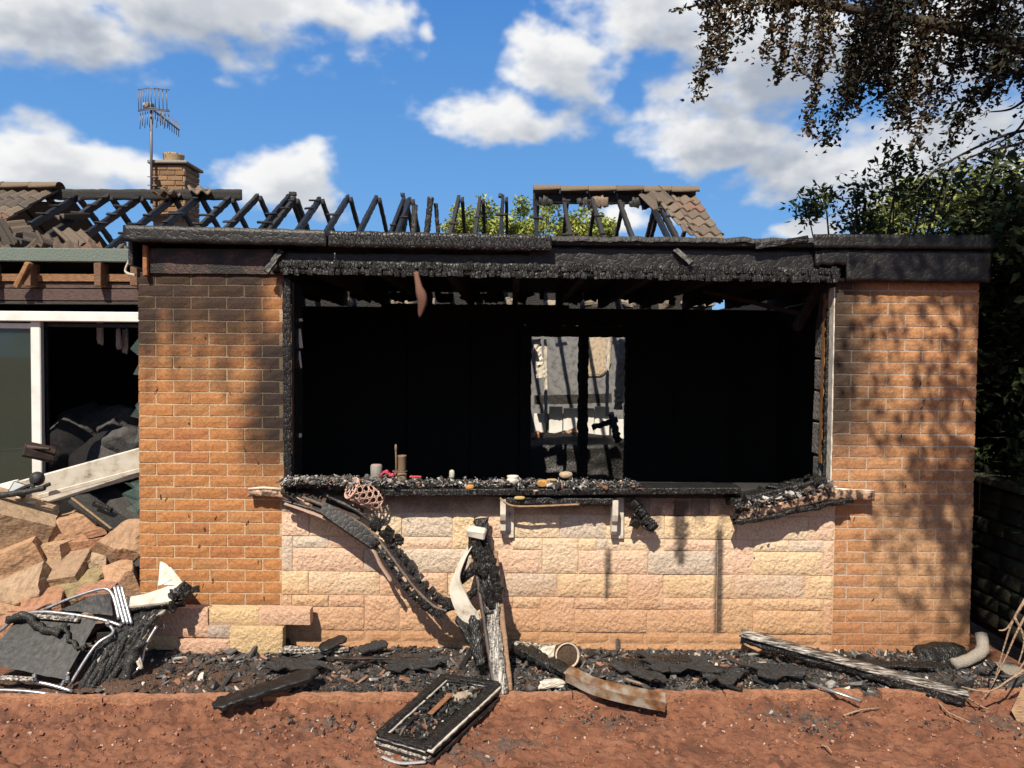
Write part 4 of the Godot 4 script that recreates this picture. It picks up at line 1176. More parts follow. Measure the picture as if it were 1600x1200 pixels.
func overhanging_tree() -> void:
	var T := thing("overhanging_tree", Vector3(5.2, 0, 0.6), "large tree leaning in from the right with browned leaves hanging in sprays over the roof", "tree")
	var wood := Geo.new(true)
	var where := []
	var cols := []
	limb(wood, [Vector3(5.2, -0.1, 0.6), Vector3(5.1, 2.0, 0.5), Vector3(4.9, 4.5, 0.2), Vector3(4.6, 7.0, 0.0)], 0.28, 0.12, 10)
	limb(wood, [Vector3(5.1, 2.2, 0.5), Vector3(4.6, 3.4, -0.4), Vector3(3.6, 4.3, -1.0), Vector3(1.6, 4.75, -1.2)], 0.12, 0.02, 7)
	limb(wood, [Vector3(5.0, 3.0, 0.4), Vector3(4.5, 4.4, 1.6), Vector3(3.2, 5.2, 3.0), Vector3(1.5, 5.3, 3.9)], 0.11, 0.015, 7)
	limb(wood, [Vector3(4.9, 3.8, 0.3), Vector3(4.4, 5.4, 2.4), Vector3(3.0, 6.2, 3.6)], 0.1, 0.02, 7)
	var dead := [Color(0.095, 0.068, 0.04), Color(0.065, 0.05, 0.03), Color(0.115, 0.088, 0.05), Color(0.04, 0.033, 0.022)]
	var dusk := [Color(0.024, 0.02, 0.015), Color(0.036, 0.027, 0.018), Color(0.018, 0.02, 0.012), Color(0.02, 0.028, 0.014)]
	# sprays over the extension roof: top and tip of each
	var S := [
		[Vector3(1.454, 4.809, -1.2), Vector3(1.501, 4.368, -1.2), Vector3(1.419, 3.899, -1.2), 0.055, 420], [Vector3(1.564, 4.761, -1.2), Vector3(1.569, 4.327, -1.1), Vector3(1.49, 4.084, -1.1), 0.06, 420], [Vector3(1.713, 4.762, -1.2), Vector3(1.641, 4.424, -1.1), Vector3(1.587, 4.158, -1.1), 0.07, 420], [Vector3(1.842, 4.811, -1.3), Vector3(1.827, 4.518, -1.2), Vector3(1.77, 4.36, -1.2), 0.06, 380],
		[Vector3(2.011, 4.764, -1.2), Vector3(1.961, 4.33, -1.1), Vector3(1.881, 4.175, -1.1), 0.055, 380], [Vector3(2.135, 4.765, -1.2), Vector3(2.06, 4.283, -1.1), Vector3(2.007, 4.002, -1.1), 0.05, 400], [Vector3(2.283, 4.816, -1.2), Vector3(2.239, 4.381, -1.1), Vector3(2.126, 4.015, -1), 0.07, 420], [Vector3(2.408, 4.817, -1.2), Vector3(2.331, 4.189, -1.1), Vector3(2.256, 3.595, -1.1), 0.045, 400],
		[Vector3(2.507, 4.818, -1.2), Vector3(2.424, 4.431, -1.1), Vector3(2.31, 4.043, -1.1), 0.07, 420], [Vector3(2.706, 4.819, -1.2), Vector3(2.6, 4.239, -1.1), Vector3(2.586, 3.764, -1.1), 0.045, 380], [Vector3(2.877, 4.869, -1.3), Vector3(2.729, 4.385, -1.1), Vector3(2.677, 4.095, -1.1), 0.07, 400], [Vector3(2.954, 4.821, -1.2), Vector3(2.844, 4.249, -1), Vector3(2.74, 3.963, -1), 0.07, 380],
		[Vector3(3.203, 4.824, -1.2), Vector3(3.015, 4.156, -1), Vector3(2.956, 3.63, -1), 0.06, 360], [Vector3(3.401, 4.825, -1.2), Vector3(3.163, 4.062, -1), Vector3(2.972, 3.436, -0.9), 0.055, 360], [Vector3(3.552, 4.778, -1.2), Vector3(3.307, 4.063, -1), Vector3(3.148, 3.704, -1), 0.08, 360], [Vector3(3.689, 4.731, -1.1), Vector3(3.501, 4.017, -1), Vector3(3.215, 3.603, -0.9), 0.08, 360],
		[Vector3(3.841, 4.54, -1.1), Vector3(3.646, 4.018, -1), Vector3(3.448, 3.746, -0.9), 0.09, 360], [Vector3(3.831, 4.305, -1), Vector3(3.492, 3.887, -0.9), Vector3(3.172, 3.414, -0.9), 0.06, 330], [Vector3(3.102, 4.726, -1.1), Vector3(2.863, 4.487, -1), Vector3(2.528, 4.389, -1), 0.09, 380], [Vector3(3.753, 4.681, -1.2), Vector3(3.345, 4.444, -1), Vector3(2.964, 4.298, -1), 0.1, 380],
		[Vector3(2.608, 4.77, -1.2), Vector3(2.127, 4.621, -1.1), Vector3(1.687, 4.569, -1.1), 0.08, 380], [Vector3(1.715, 4.664, -1.2), Vector3(1.466, 4.637, -1.2), Vector3(1.209, 4.571, -1.2), 0.018, 120], [Vector3(3.904, 4.057, -1.1), Vector3(3.643, 4.113, -1), Vector3(3.353, 4.159, -1), 0.1, 330], [Vector3(3.711, 4.827, -1.3), Vector3(3.762, 4.387, -1.2), Vector3(3.921, 4.044, -1.2), 0.12, 360],
	]
	for s in S:
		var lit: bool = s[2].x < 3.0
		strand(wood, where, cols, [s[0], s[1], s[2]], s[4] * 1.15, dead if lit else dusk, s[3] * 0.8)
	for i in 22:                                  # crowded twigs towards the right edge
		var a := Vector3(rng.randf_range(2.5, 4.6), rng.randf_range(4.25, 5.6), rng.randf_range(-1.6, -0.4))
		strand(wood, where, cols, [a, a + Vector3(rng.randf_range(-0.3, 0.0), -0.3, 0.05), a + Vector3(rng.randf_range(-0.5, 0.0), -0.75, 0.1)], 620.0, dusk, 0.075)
	# bare twigs and greener sprays lower on the right
	for p in [[Vector3(3.88, 3.608, -0.9), Vector3(3.597, 3.535, -0.9), Vector3(3.12, 3.294, -0.8), Vector3(2.885, 3.085, -0.7)], [Vector3(3.882, 3.538, -0.9), Vector3(3.741, 3.489, -0.9), Vector3(3.259, 3.318, -0.8), Vector3(3.128, 2.969, -0.8)], [Vector3(3.938, 3.925, -1), Vector3(3.849, 3.686, -1), Vector3(3.668, 3.536, -0.9), Vector3(3.457, 3.416, -0.9)], [Vector3(3.892, 3.877, -1), Vector3(3.75, 3.78, -1), Vector3(3.52, 3.723, -0.9)], [Vector3(2.826, 4.035, -1), Vector3(2.781, 3.892, -1), Vector3(2.638, 3.795, -1)]]:
		limb(wood, p, 0.014, 0.004, 5)
	put("branch", wood, M.bark, T)
	many("hanging_leaf", leaf_mesh(0.042, 0.028), M.leaf_dead, where, cols, T)
	# the crown overhead, thin towards the left, which dapples the right of the front
	where = []
	cols = []
	var twig := Geo.new(true)
	for i in 300:
		var u := rng.randf()
		var c := Vector3(lerpf(1.1, 6.2, pow(u, 0.9)), rng.randf_range(4.9, 6.6), rng.randf_range(2.5, 4.7))
		if c.x < 1.55 and rng.randf() < 0.5: continue
		limb(twig, [c + Vector3(0.5, -0.2, -0.3), c + Vector3(0.2, 0.05, -0.1), c], 0.012, 0.005, 4)
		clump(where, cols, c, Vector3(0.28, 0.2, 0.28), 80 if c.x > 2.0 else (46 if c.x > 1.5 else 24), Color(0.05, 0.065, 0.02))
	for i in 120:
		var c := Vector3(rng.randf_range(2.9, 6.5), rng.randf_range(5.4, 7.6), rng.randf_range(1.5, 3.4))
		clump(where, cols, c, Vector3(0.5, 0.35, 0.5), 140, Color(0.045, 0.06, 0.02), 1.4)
	put("twig", twig, M.bark, T)
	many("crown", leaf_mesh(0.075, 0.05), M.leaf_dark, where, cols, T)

func bush(called: String, base: Vector3, label: String, lobes: Array, per: int, tones: Array, leaf: float, group := "") -> void:
	var B := thing(called, base, label, "shrub" if called != "dark_hedge" else "hedge", group)
	var wood := Geo.new(true)
	var where := []
	var cols := []
	for l in lobes:
		var c: Vector3 = l[0]
		limb(wood, [base + Vector3(rng.randf_range(-0.15, 0.15), 0, 0) * minf(1.0, l[1].x * 3.0), base.lerp(c, 0.55) + Vector3(rng.randf_range(-0.1, 0.1), 0.1, 0) * minf(1.0, l[1].x * 5.0), c], minf(0.03, l[1].x * 0.12), minf(0.006, l[1].x * 0.05), 5)
		for k in per:
			var d := Vector3(rng.randfn(), rng.randfn(), rng.randfn()).normalized() * pow(rng.randf(), 0.4)
			clump(where, cols, c + d * l[1], Vector3.ONE * leaf * 2.4, 16, tones[rng.randi() % tones.size()])
	put("stem", wood, M.bark, B)
	many("foliage", leaf_mesh(leaf, leaf * 0.5), M.leaf_dark, where, cols, B)

func plants() -> void:
	tree_behind()
	overhanging_tree()
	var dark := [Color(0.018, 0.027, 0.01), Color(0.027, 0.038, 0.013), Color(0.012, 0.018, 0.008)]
	var olive := [Color(0.22, 0.24, 0.07), Color(0.15, 0.175, 0.05), Color(0.07, 0.09, 0.03)]
	bush("olive_shrub", Vector3(3.9, 0, -4.4), "olive-green sunlit bush rising behind the right end of the flat roof", [[Vector3(4.63, 3.596, -4.2), Vector3(0.45, 0.35, 0.5)], [Vector3(5.114, 3.676, -4.4), Vector3(0.5, 0.42, 0.5)], [Vector3(5.495, 3.756, -4.4), Vector3(0.5, 0.5, 0.5)], [Vector3(5.874, 3.911, -4.4), Vector3(0.5, 0.5, 0.5)], [Vector3(4.333, 3.467, -4.2), Vector3(0.25, 0.2, 0.4)], [Vector3(5.358, 3.145, -4.4), Vector3(0.9, 0.6, 0.5)]], 52, olive, 0.09)
	bush("elder_shrub", Vector3(3.25, 0, -2.2), "thin elder with upright dark sprigs against the sky above the roof corner", [[Vector3(2.686, 3.255, -1.8), Vector3(0.2, 0.07, 0.1)], [Vector3(2.533, 3.166, -1.8), Vector3(0.1, 0.06, 0.1)], [Vector3(2.96, 3.323, -1.8), Vector3(0.25, 0.1, 0.15)], [Vector3(3.288, 3.408, -1.8), Vector3(0.25, 0.16, 0.2)], [Vector3(2.982, 3.095, -1.9), Vector3(0.14, 0.12, 0.12)], [Vector3(3.094, 3.068, -1.9), Vector3(0.12, 0.12, 0.12)], [Vector3(3.512, 3.273, -1.8), Vector3(0.3, 0.2, 0.2)], [Vector3(3.234, 3.573, -1.7), Vector3(0.12, 0.06, 0.1)], [Vector3(3.67, 3.469, -1.7), Vector3(0.25, 0.12, 0.2)], [Vector3(4.037, 3.607, -1.6), Vector3(0.3, 0.15, 0.2)]], 13, [Color(0.05, 0.075, 0.028), Color(0.09, 0.12, 0.045), Color(0.035, 0.04, 0.02)], 0.06)
	var lobes := []
	for i in 40:
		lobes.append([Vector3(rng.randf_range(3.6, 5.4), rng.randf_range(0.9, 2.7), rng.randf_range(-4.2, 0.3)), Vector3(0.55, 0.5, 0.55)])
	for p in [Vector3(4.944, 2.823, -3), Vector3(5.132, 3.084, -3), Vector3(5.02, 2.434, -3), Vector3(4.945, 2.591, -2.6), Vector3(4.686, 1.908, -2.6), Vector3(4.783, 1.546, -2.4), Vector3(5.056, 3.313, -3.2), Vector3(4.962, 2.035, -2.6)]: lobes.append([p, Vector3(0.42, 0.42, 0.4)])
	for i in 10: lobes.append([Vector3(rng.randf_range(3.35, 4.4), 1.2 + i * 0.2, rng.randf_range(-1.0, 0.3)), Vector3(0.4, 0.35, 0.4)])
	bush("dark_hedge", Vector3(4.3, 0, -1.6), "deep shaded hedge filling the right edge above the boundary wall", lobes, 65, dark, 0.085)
	lobes = []
	for i in 16: lobes.append([Vector3(-9.0 + i * 1.1, 1.7 + 0.6 * sin(i * 2.3), 13.0), Vector3(0.9, 1.6, 0.7)])
	bush("garden_hedge", Vector3(-1.0, 0, 13.0), "garden hedge opposite the house, mirrored in the patio door", lobes, 40, dark, 0.2)
	# a sprig at the corner of the wall, leaves by the lower right edge
	bush("weed", Vector3(3.05, 0.9, -0.1), "small green sprig growing at the brick corner by the boundary wall", [[Vector3(2.975, 1.272, 0), Vector3(0.025, 0.06, 0.03)]], 5, [Color(0.1, 0.14, 0.04)], 0.03)

# ---------------------------------------------------------------- ground
func soil_y(x: float, z: float) -> float:
	var h := 0.024 * nz.get_noise_2d(x * 260.0, z * 260.0) + 0.012 * nz.get_noise_2d(x * 900.0, z * 900.0 + 77.0)
	h -= 0.03 * smoothstep(0.28, 0.5, nz.get_noise_2d(x * 900.0 - 70.0, z * 1500.0 + 20.0))
	h += 0.02 * maxf(0.0, nz.get_noise_2d(x * 2200.0, z * 2200.0 + 333.0)) + 0.03 * maxf(0.0, nz.get_noise_2d(x * 480.0 + 99.0, z * 620.0) - 0.25)
	h += 0.026 * maxf(0.0, 0.32 - absf(nz.get_noise_2d(x * 330.0 + 500.0, z * 430.0))) * smoothstep(-0.1, 0.3, nz.get_noise_2d(x * 120.0, z * 120.0 + 50.0)) * 2.0
	var e := edge_z(x)
	var near := smoothstep(6.0, 3.5, absf(x)) * smoothstep(8.0, 3.0, z)
	return -0.055 + h * near + 0.03 * smoothstep(e + 0.14, e + 0.02, z) * near - 0.12 * smoothstep(e - 0.02, e - 0.16, z) * near

func edge_z(x: float) -> float:
	return 0.665 - 0.034 * x

func soil_tone(p: Vector3, _c: Color) -> Color:
	var n := nz.get_noise_3dv(p * 350.0)
	var c := Color(0.195, 0.08, 0.043).lerp(Color(0.26, 0.118, 0.068), clampf(0.5 + n, 0.0, 1.0))
	c = c.lerp(Color(0.105, 0.045, 0.027), smoothstep(0.0, 0.5, nz.get_noise_3dv(p * 800.0 + Vector3(9, 9, 9)) + 0.5 * nz.get_noise_3dv(p * 190.0)) * 0.8)
	var ash := 0.0
	for k in [[-0.95, 0.95, 0.22], [-0.6, 1.08, 0.2], [0.55, 0.86, 0.18], [1.5, 0.78, 0.3], [1.62, 0.95, 0.16], [2.62, 0.85, 0.3], [-0.25, 1.22, 0.3], [0.05, 1.12, 0.2], [2.75, 1.05, 0.3]]:
		var d := Vector2(p.x - k[0], (p.z - k[1]) * 1.6).length()
		ash = maxf(ash, smoothstep(k[2], k[2] * 0.3, d + 0.22 * nz.get_noise_3dv(p * 800.0) + 0.08))
	return c.lerp(Color(0.075, 0.068, 0.062), ash * 0.75)

func bed_y(x: float, z: float) -> float:
	var e := edge_z(x)
	var mid := smoothstep(0.02, 0.18, z) * smoothstep(e, e - 0.2, z)
	return -0.02 + 0.035 * mid + 0.03 * mid * nz.get_noise_2d(x * 420.0, z * 600.0) + 0.016 * nz.get_noise_2d(x * 1500.0, z * 1500.0) + 0.03 * smoothstep(0.3, 0.05, z)

func bed_tone(p: Vector3, _c: Color) -> Color:
	var n := nz.get_noise_3dv(p * 420.0) + 0.6 * nz.get_noise_3dv(p * 1300.0)
	var c := Color(0.055, 0.05, 0.046).lerp(Color(0.16, 0.145, 0.13), smoothstep(-0.1, 0.6, n))
	var red := smoothstep(0.05, 0.5, nz.get_noise_3dv(p * 260.0 + Vector3(40, 0, 3)) + 0.12)
	red = maxf(red * 0.75, smoothstep(-1.35, -1.75, p.x + 0.3 * n) * smoothstep(0.25, 0.45, p.z) * 0.9)
	return c.lerp(Color(0.2, 0.1, 0.055), clampf(red, 0.0, 1.0) * 0.8)

func grid(xs: Array, zs: Array, height: Callable, paint: Callable) -> Geo:
	var g := Geo.new(true)
	g.paint = paint
	for j in zs.size() - 1:
		for i in xs.size() - 1:
			var p := []
			for k in [[0, 0], [0, 1], [1, 1], [1, 0]]:
				var x: float = xs[i + k[0]]
				var z: float = zs[j + k[1]]
				p.append(Vector3(x, height.call(x, z), z))
			g.quad(p[0], p[1], p[2], p[3])
	return g

func ground() -> void:
	var xs := [-900.0, -200.0, -60.0, -25.0, -12.0, -7.0, -5.0, -4.0, -3.4]
	for i in 320: xs.append(-3.0 + i * 0.02)
	xs.append_array([3.6, 4.2, 5.2, 7.0, 12.0, 25.0, 60.0, 200.0, 900.0])
	var zs := [-900.0, -200.0, -60.0, -25.0, -12.0, -5.0, -2.0, -0.6, 0.0, 0.3, 0.42]
	for i in 66: zs.append(0.5 + i * 0.015)
	zs.append_array([1.6, 1.8, 2.2, 2.8, 3.6, 5.0, 7.0, 10.0, 20.0, 60.0, 200.0, 900.0])
	var o := put("ground", grid(xs, zs, soil_y, soil_tone), M.soil)
	o.set_meta("kind", "structure")
	# path along the foot of the wall: concrete under ash, an edging that is broken near the right
	var g := Geo.new()
	g.box(tf(Vector3(0.2, -0.09, 0.3)), Vector3(6.0, 0.1, 0.56), 0.01)
	o = put("path", g, M.concrete)
	o.set_meta("kind", "structure")
	var joints := [-3.1, -2.2, -1.35, -0.5, 0.35, 1.2, 1.98, 2.08, 2.56, 2.66, 3.1]
	for i in joints.size() - 1:
		if i == 6 or i == 8: continue
		g = Geo.new()
		g.c = Color(0.4, 0.19, 0.105) * rng.randf_range(0.9, 1.1)
		var a: float = joints[i] + 0.004
		var b: float = joints[i + 1] - 0.004
		burnt(g, Vector3(a, -0.035, edge_z(a)), Vector3(b, -0.038, edge_z(b)), 0.055, 0.09, 0.008, 9.0, Vector3.UP, 0.04)
		var e := put("edging_stone", g, M.rubble, o)
		e.position = Vector3.ZERO
	xs = []
	for i in 236: xs.append(-2.9 + i * 0.025)
	zs = []
	for i in 30: zs.append(0.015 + i * 0.0225)
	var bed := grid(xs, zs, func(x, z): return bed_y(x, z) if z < edge_z(x) - 0.01 else -0.06, bed_tone)
	o = put("ash_bed", bed, M.ash_bed)
	tag(o, "bed of black and grey ash covering the path at the wall's foot", "ash")
	o.set_meta("kind", "stuff")
	# shaded ground and the boundary wall on the right
	var W := thing("boundary_wall", Vector3(3.45, 0, -0.6), "low dark mossy stone wall in shade beside the right brick corner", "wall")
	g = Geo.new()
	g.box(tf(Vector3(3.5, 0.45, -1.4)), Vector3(0.2, 1.0, 4.4), 0.01)
	var core := put("wall_core", g, M.soot, W)
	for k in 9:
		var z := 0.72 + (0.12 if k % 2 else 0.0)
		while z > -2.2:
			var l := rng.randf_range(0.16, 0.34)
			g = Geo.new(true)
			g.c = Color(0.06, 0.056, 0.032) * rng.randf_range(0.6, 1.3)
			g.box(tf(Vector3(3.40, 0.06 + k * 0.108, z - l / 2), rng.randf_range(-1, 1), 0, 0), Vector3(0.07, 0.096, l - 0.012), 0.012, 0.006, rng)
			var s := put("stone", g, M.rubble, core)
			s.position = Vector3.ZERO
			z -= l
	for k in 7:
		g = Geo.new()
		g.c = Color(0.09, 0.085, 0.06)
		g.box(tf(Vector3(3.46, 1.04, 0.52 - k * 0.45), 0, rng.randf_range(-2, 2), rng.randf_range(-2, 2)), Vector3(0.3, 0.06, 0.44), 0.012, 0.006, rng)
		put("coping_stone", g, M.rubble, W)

# ---------------------------------------------------------------- things lying about
func rubble() -> void:
	# place, size, turns (degrees), tone, label
	var sand := Color(0.56, 0.34, 0.2)
	var brown := Color(0.42, 0.28, 0.18)
	var red := Color(0.48, 0.25, 0.145)
	var pale := Color(0.58, 0.42, 0.27)
	var L := [
		[Vector3(-3.373, 0.714, -0.32), Vector3(0.46, 0.30, 0.34), Vector3(20, 24, -22), pale.lerp(brown, 0.5), "biggest pale brown stone at the top left of the rubble pile"],
		[Vector3(-3.34, 0.498, -0.24), Vector3(0.42, 0.18, 0.3), Vector3(6, 20, 22), sand, "wedge-shaped stone directly under the biggest stone of the pile"],
		[Vector3(-3.092, 0.668, -0.42), Vector3(0.5, 0.16, 0.24), Vector3(8, 6, 9), sand, "long brick-shaped orange stone lying along the top of the pile"],
		[Vector3(-3.094, 0.517, -0.33), Vector3(0.25, 0.17, 0.22), Vector3(5, -8, 4), sand.lerp(pale, 0.5), "squarish buff stone below the long orange stone"],
		[Vector3(-2.905, 0.55, -0.4), Vector3(0.26, 0.16, 0.2), Vector3(12, 14, 8), red, "reddish broken stone right of the squarish buff one"],
		[Vector3(-2.607, 0.585, -0.3), Vector3(0.36, 0.26, 0.26), Vector3(28, -26, 32), sand.lerp(brown, 0.4), "large tilted stone leaning against the left edge of the brick pier"],
		[Vector3(-2.767, 0.454, -0.28), Vector3(0.13, 0.16, 0.14), Vector3(4, 6, -3), pale, "small upright buff block in the middle of the pile"],
		[Vector3(-2.543, 0.401, -0.12), Vector3(0.19, 0.19, 0.18), Vector3(10, 24, 18), sand, "angular orange stone low beside the foot of the pier"],
		[Vector3(-3.006, 0.414, -0.18), Vector3(0.4, 0.13, 0.3), Vector3(24, 8, 9), brown, "grey-brown flat slab below the buff block"],
		[Vector3(-3.15, 0.334, -0.02), Vector3(0.38, 0.2, 0.26), Vector3(38, 18, 20), brown.lerp(pale, 0.4), "big tilted brown slab at the lower left of the pile"],
		[Vector3(-2.859, 0.345, -0.1), Vector3(0.42, 0.11, 0.26), Vector3(18, -6, 8), Color(0.38, 0.29, 0.15), "yellowish flat stone in the lower middle of the pile"],
		[Vector3(-2.947, 0.31, 0.03), Vector3(0.24, 0.1, 0.2), Vector3(10, 12, 6), red, "reddish crumbling stone behind the folded loungers"],
		[Vector3(-2.626, 0.348, 0), Vector3(0.22, 0.09, 0.2), Vector3(8, 4, 4), Color(0.5, 0.25, 0.16), "pinkish stone at the bottom of the pile by the bent white sheet"],
		[Vector3(-2.974, 0.255, 0.1), Vector3(0.22, 0.1, 0.2), Vector3(8, -14, 6), Color(0.5, 0.26, 0.17), "pink stone half hidden behind the lounger frames"],
		[Vector3(-3.154, 0.233, 0.1), Vector3(0.26, 0.12, 0.2), Vector3(12, 20, -8), sand, "orange stone at the left edge behind the loungers"],
		[Vector3(-2.838, 0.657, -0.36), Vector3(0.16, 0.05, 0.12), Vector3(4, 16, 12), red, "thin red fragment resting on the reddish broken stone"],
		[Vector3(-3.223, 0.711, -0.36), Vector3(0.07, 0.045, 0.07), Vector3(10, 30, 10), red, "tiny red lump between the biggest stone and the long orange one"],
		[Vector3(-2.852, 0.459, -0.24), Vector3(0.09, 0.07, 0.09), Vector3(10, 30, 10), brown, "small brown lump left of the upright buff block"],
		[Vector3(-2.661, 0.38, -0.16), Vector3(0.06, 0.04, 0.06), Vector3(10, 30, 10), red, "small red chip below the upright buff block"],
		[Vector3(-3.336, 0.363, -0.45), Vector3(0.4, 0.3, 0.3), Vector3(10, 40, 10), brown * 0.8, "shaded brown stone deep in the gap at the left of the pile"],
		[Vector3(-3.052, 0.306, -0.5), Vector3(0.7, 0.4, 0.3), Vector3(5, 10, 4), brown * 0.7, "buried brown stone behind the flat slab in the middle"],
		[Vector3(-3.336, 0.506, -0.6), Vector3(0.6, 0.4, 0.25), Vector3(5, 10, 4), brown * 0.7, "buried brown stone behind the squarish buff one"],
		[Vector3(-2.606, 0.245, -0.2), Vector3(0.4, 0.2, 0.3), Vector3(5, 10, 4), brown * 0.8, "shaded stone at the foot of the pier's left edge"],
		[Vector3(-3.017, 0.206, 0.25), Vector3(0.3, 0.14, 0.25), Vector3(5, -12, 6), Color(0.5, 0.27, 0.16), "low orange stone at the left edge under the lounger frame"],
	]
	for s in L:
		var g := Geo.new()
		g.c = s[3] * rng.randf_range(0.92, 1.05)
		g.rock(tf(Vector3.ZERO), s[1] * 0.97, nz, rng, 9, 3, 0.05, 0.0)
		solo("rubble_stone", g, M.rubble, tf(s[0], s[2].x, s[2].y, s[2].z), s[4], "stone", "sandstone rubble heaped against the patio door")

func stone_panel() -> void:
	var base: Vector3 = Vector3(-1.715, 0.041, 0.2)
	var T := thing("fallen_stone_panel", base, "slab of split-faced pink and yellow cladding fallen against the left pier's foot", "stone panel")
	var B := [[Vector3(-2.202, 0.299, 0.13), Vector3(-1.872, 0.12, 0.16), "P"], [Vector3(-1.875, 0.294, 0.13), Vector3(-1.56, 0.202, 0.145), "Y"], [Vector3(-1.874, 0.191, 0.145), Vector3(-1.734, 0.117, 0.16), "G"], [Vector3(-1.561, 0.293, 0.13), Vector3(-1.242, 0.196, 0.145), "P"], [Vector3(-1.731, 0.188, 0.145), Vector3(-1.404, 0.018, 0.175), "Y"], [Vector3(-2.062, 0.11, 0.16), Vector3(-1.732, 0.023, 0.175), "P"], [Vector3(-2.253, 0.129, 0.16), Vector3(-2.06, 0.044, 0.175), "Y"]]
	var tones := {"P": Color(0.66, 0.42, 0.29), "Y": Color(0.66, 0.47, 0.26), "G": Color(0.5, 0.4, 0.33)}
	for b in B:
		var g := block_mesh(b[0].x, b[1].x, b[1].y, b[0].y, 0.0, 0.07, tones[b[2]] * rng.randf_range(0.92, 1.04), maxi(3, int((b[1].x - b[0].x) / 0.022)), maxi(3, int((b[0].y - b[1].y) / 0.022)), 0.005, plain_tone)
		var o := put("stone_block", g, M.stone, T)
		o.position += Vector3(0, 0, b[1].z)
	var g2 := Geo.new()
	g2.c = Color(0.4, 0.28, 0.18)
	g2.box(tf(Vector3(-1.848, 0.138, 0.11)), Vector3(0.8, 0.25, 0.06), 0.01)
	g2.box(tf(Vector3(-1.433, 0.228, 0.09)), Vector3(0.3, 0.08, 0.06), 0.01)
	put("mortar_bed", g2, M.mortar, T)

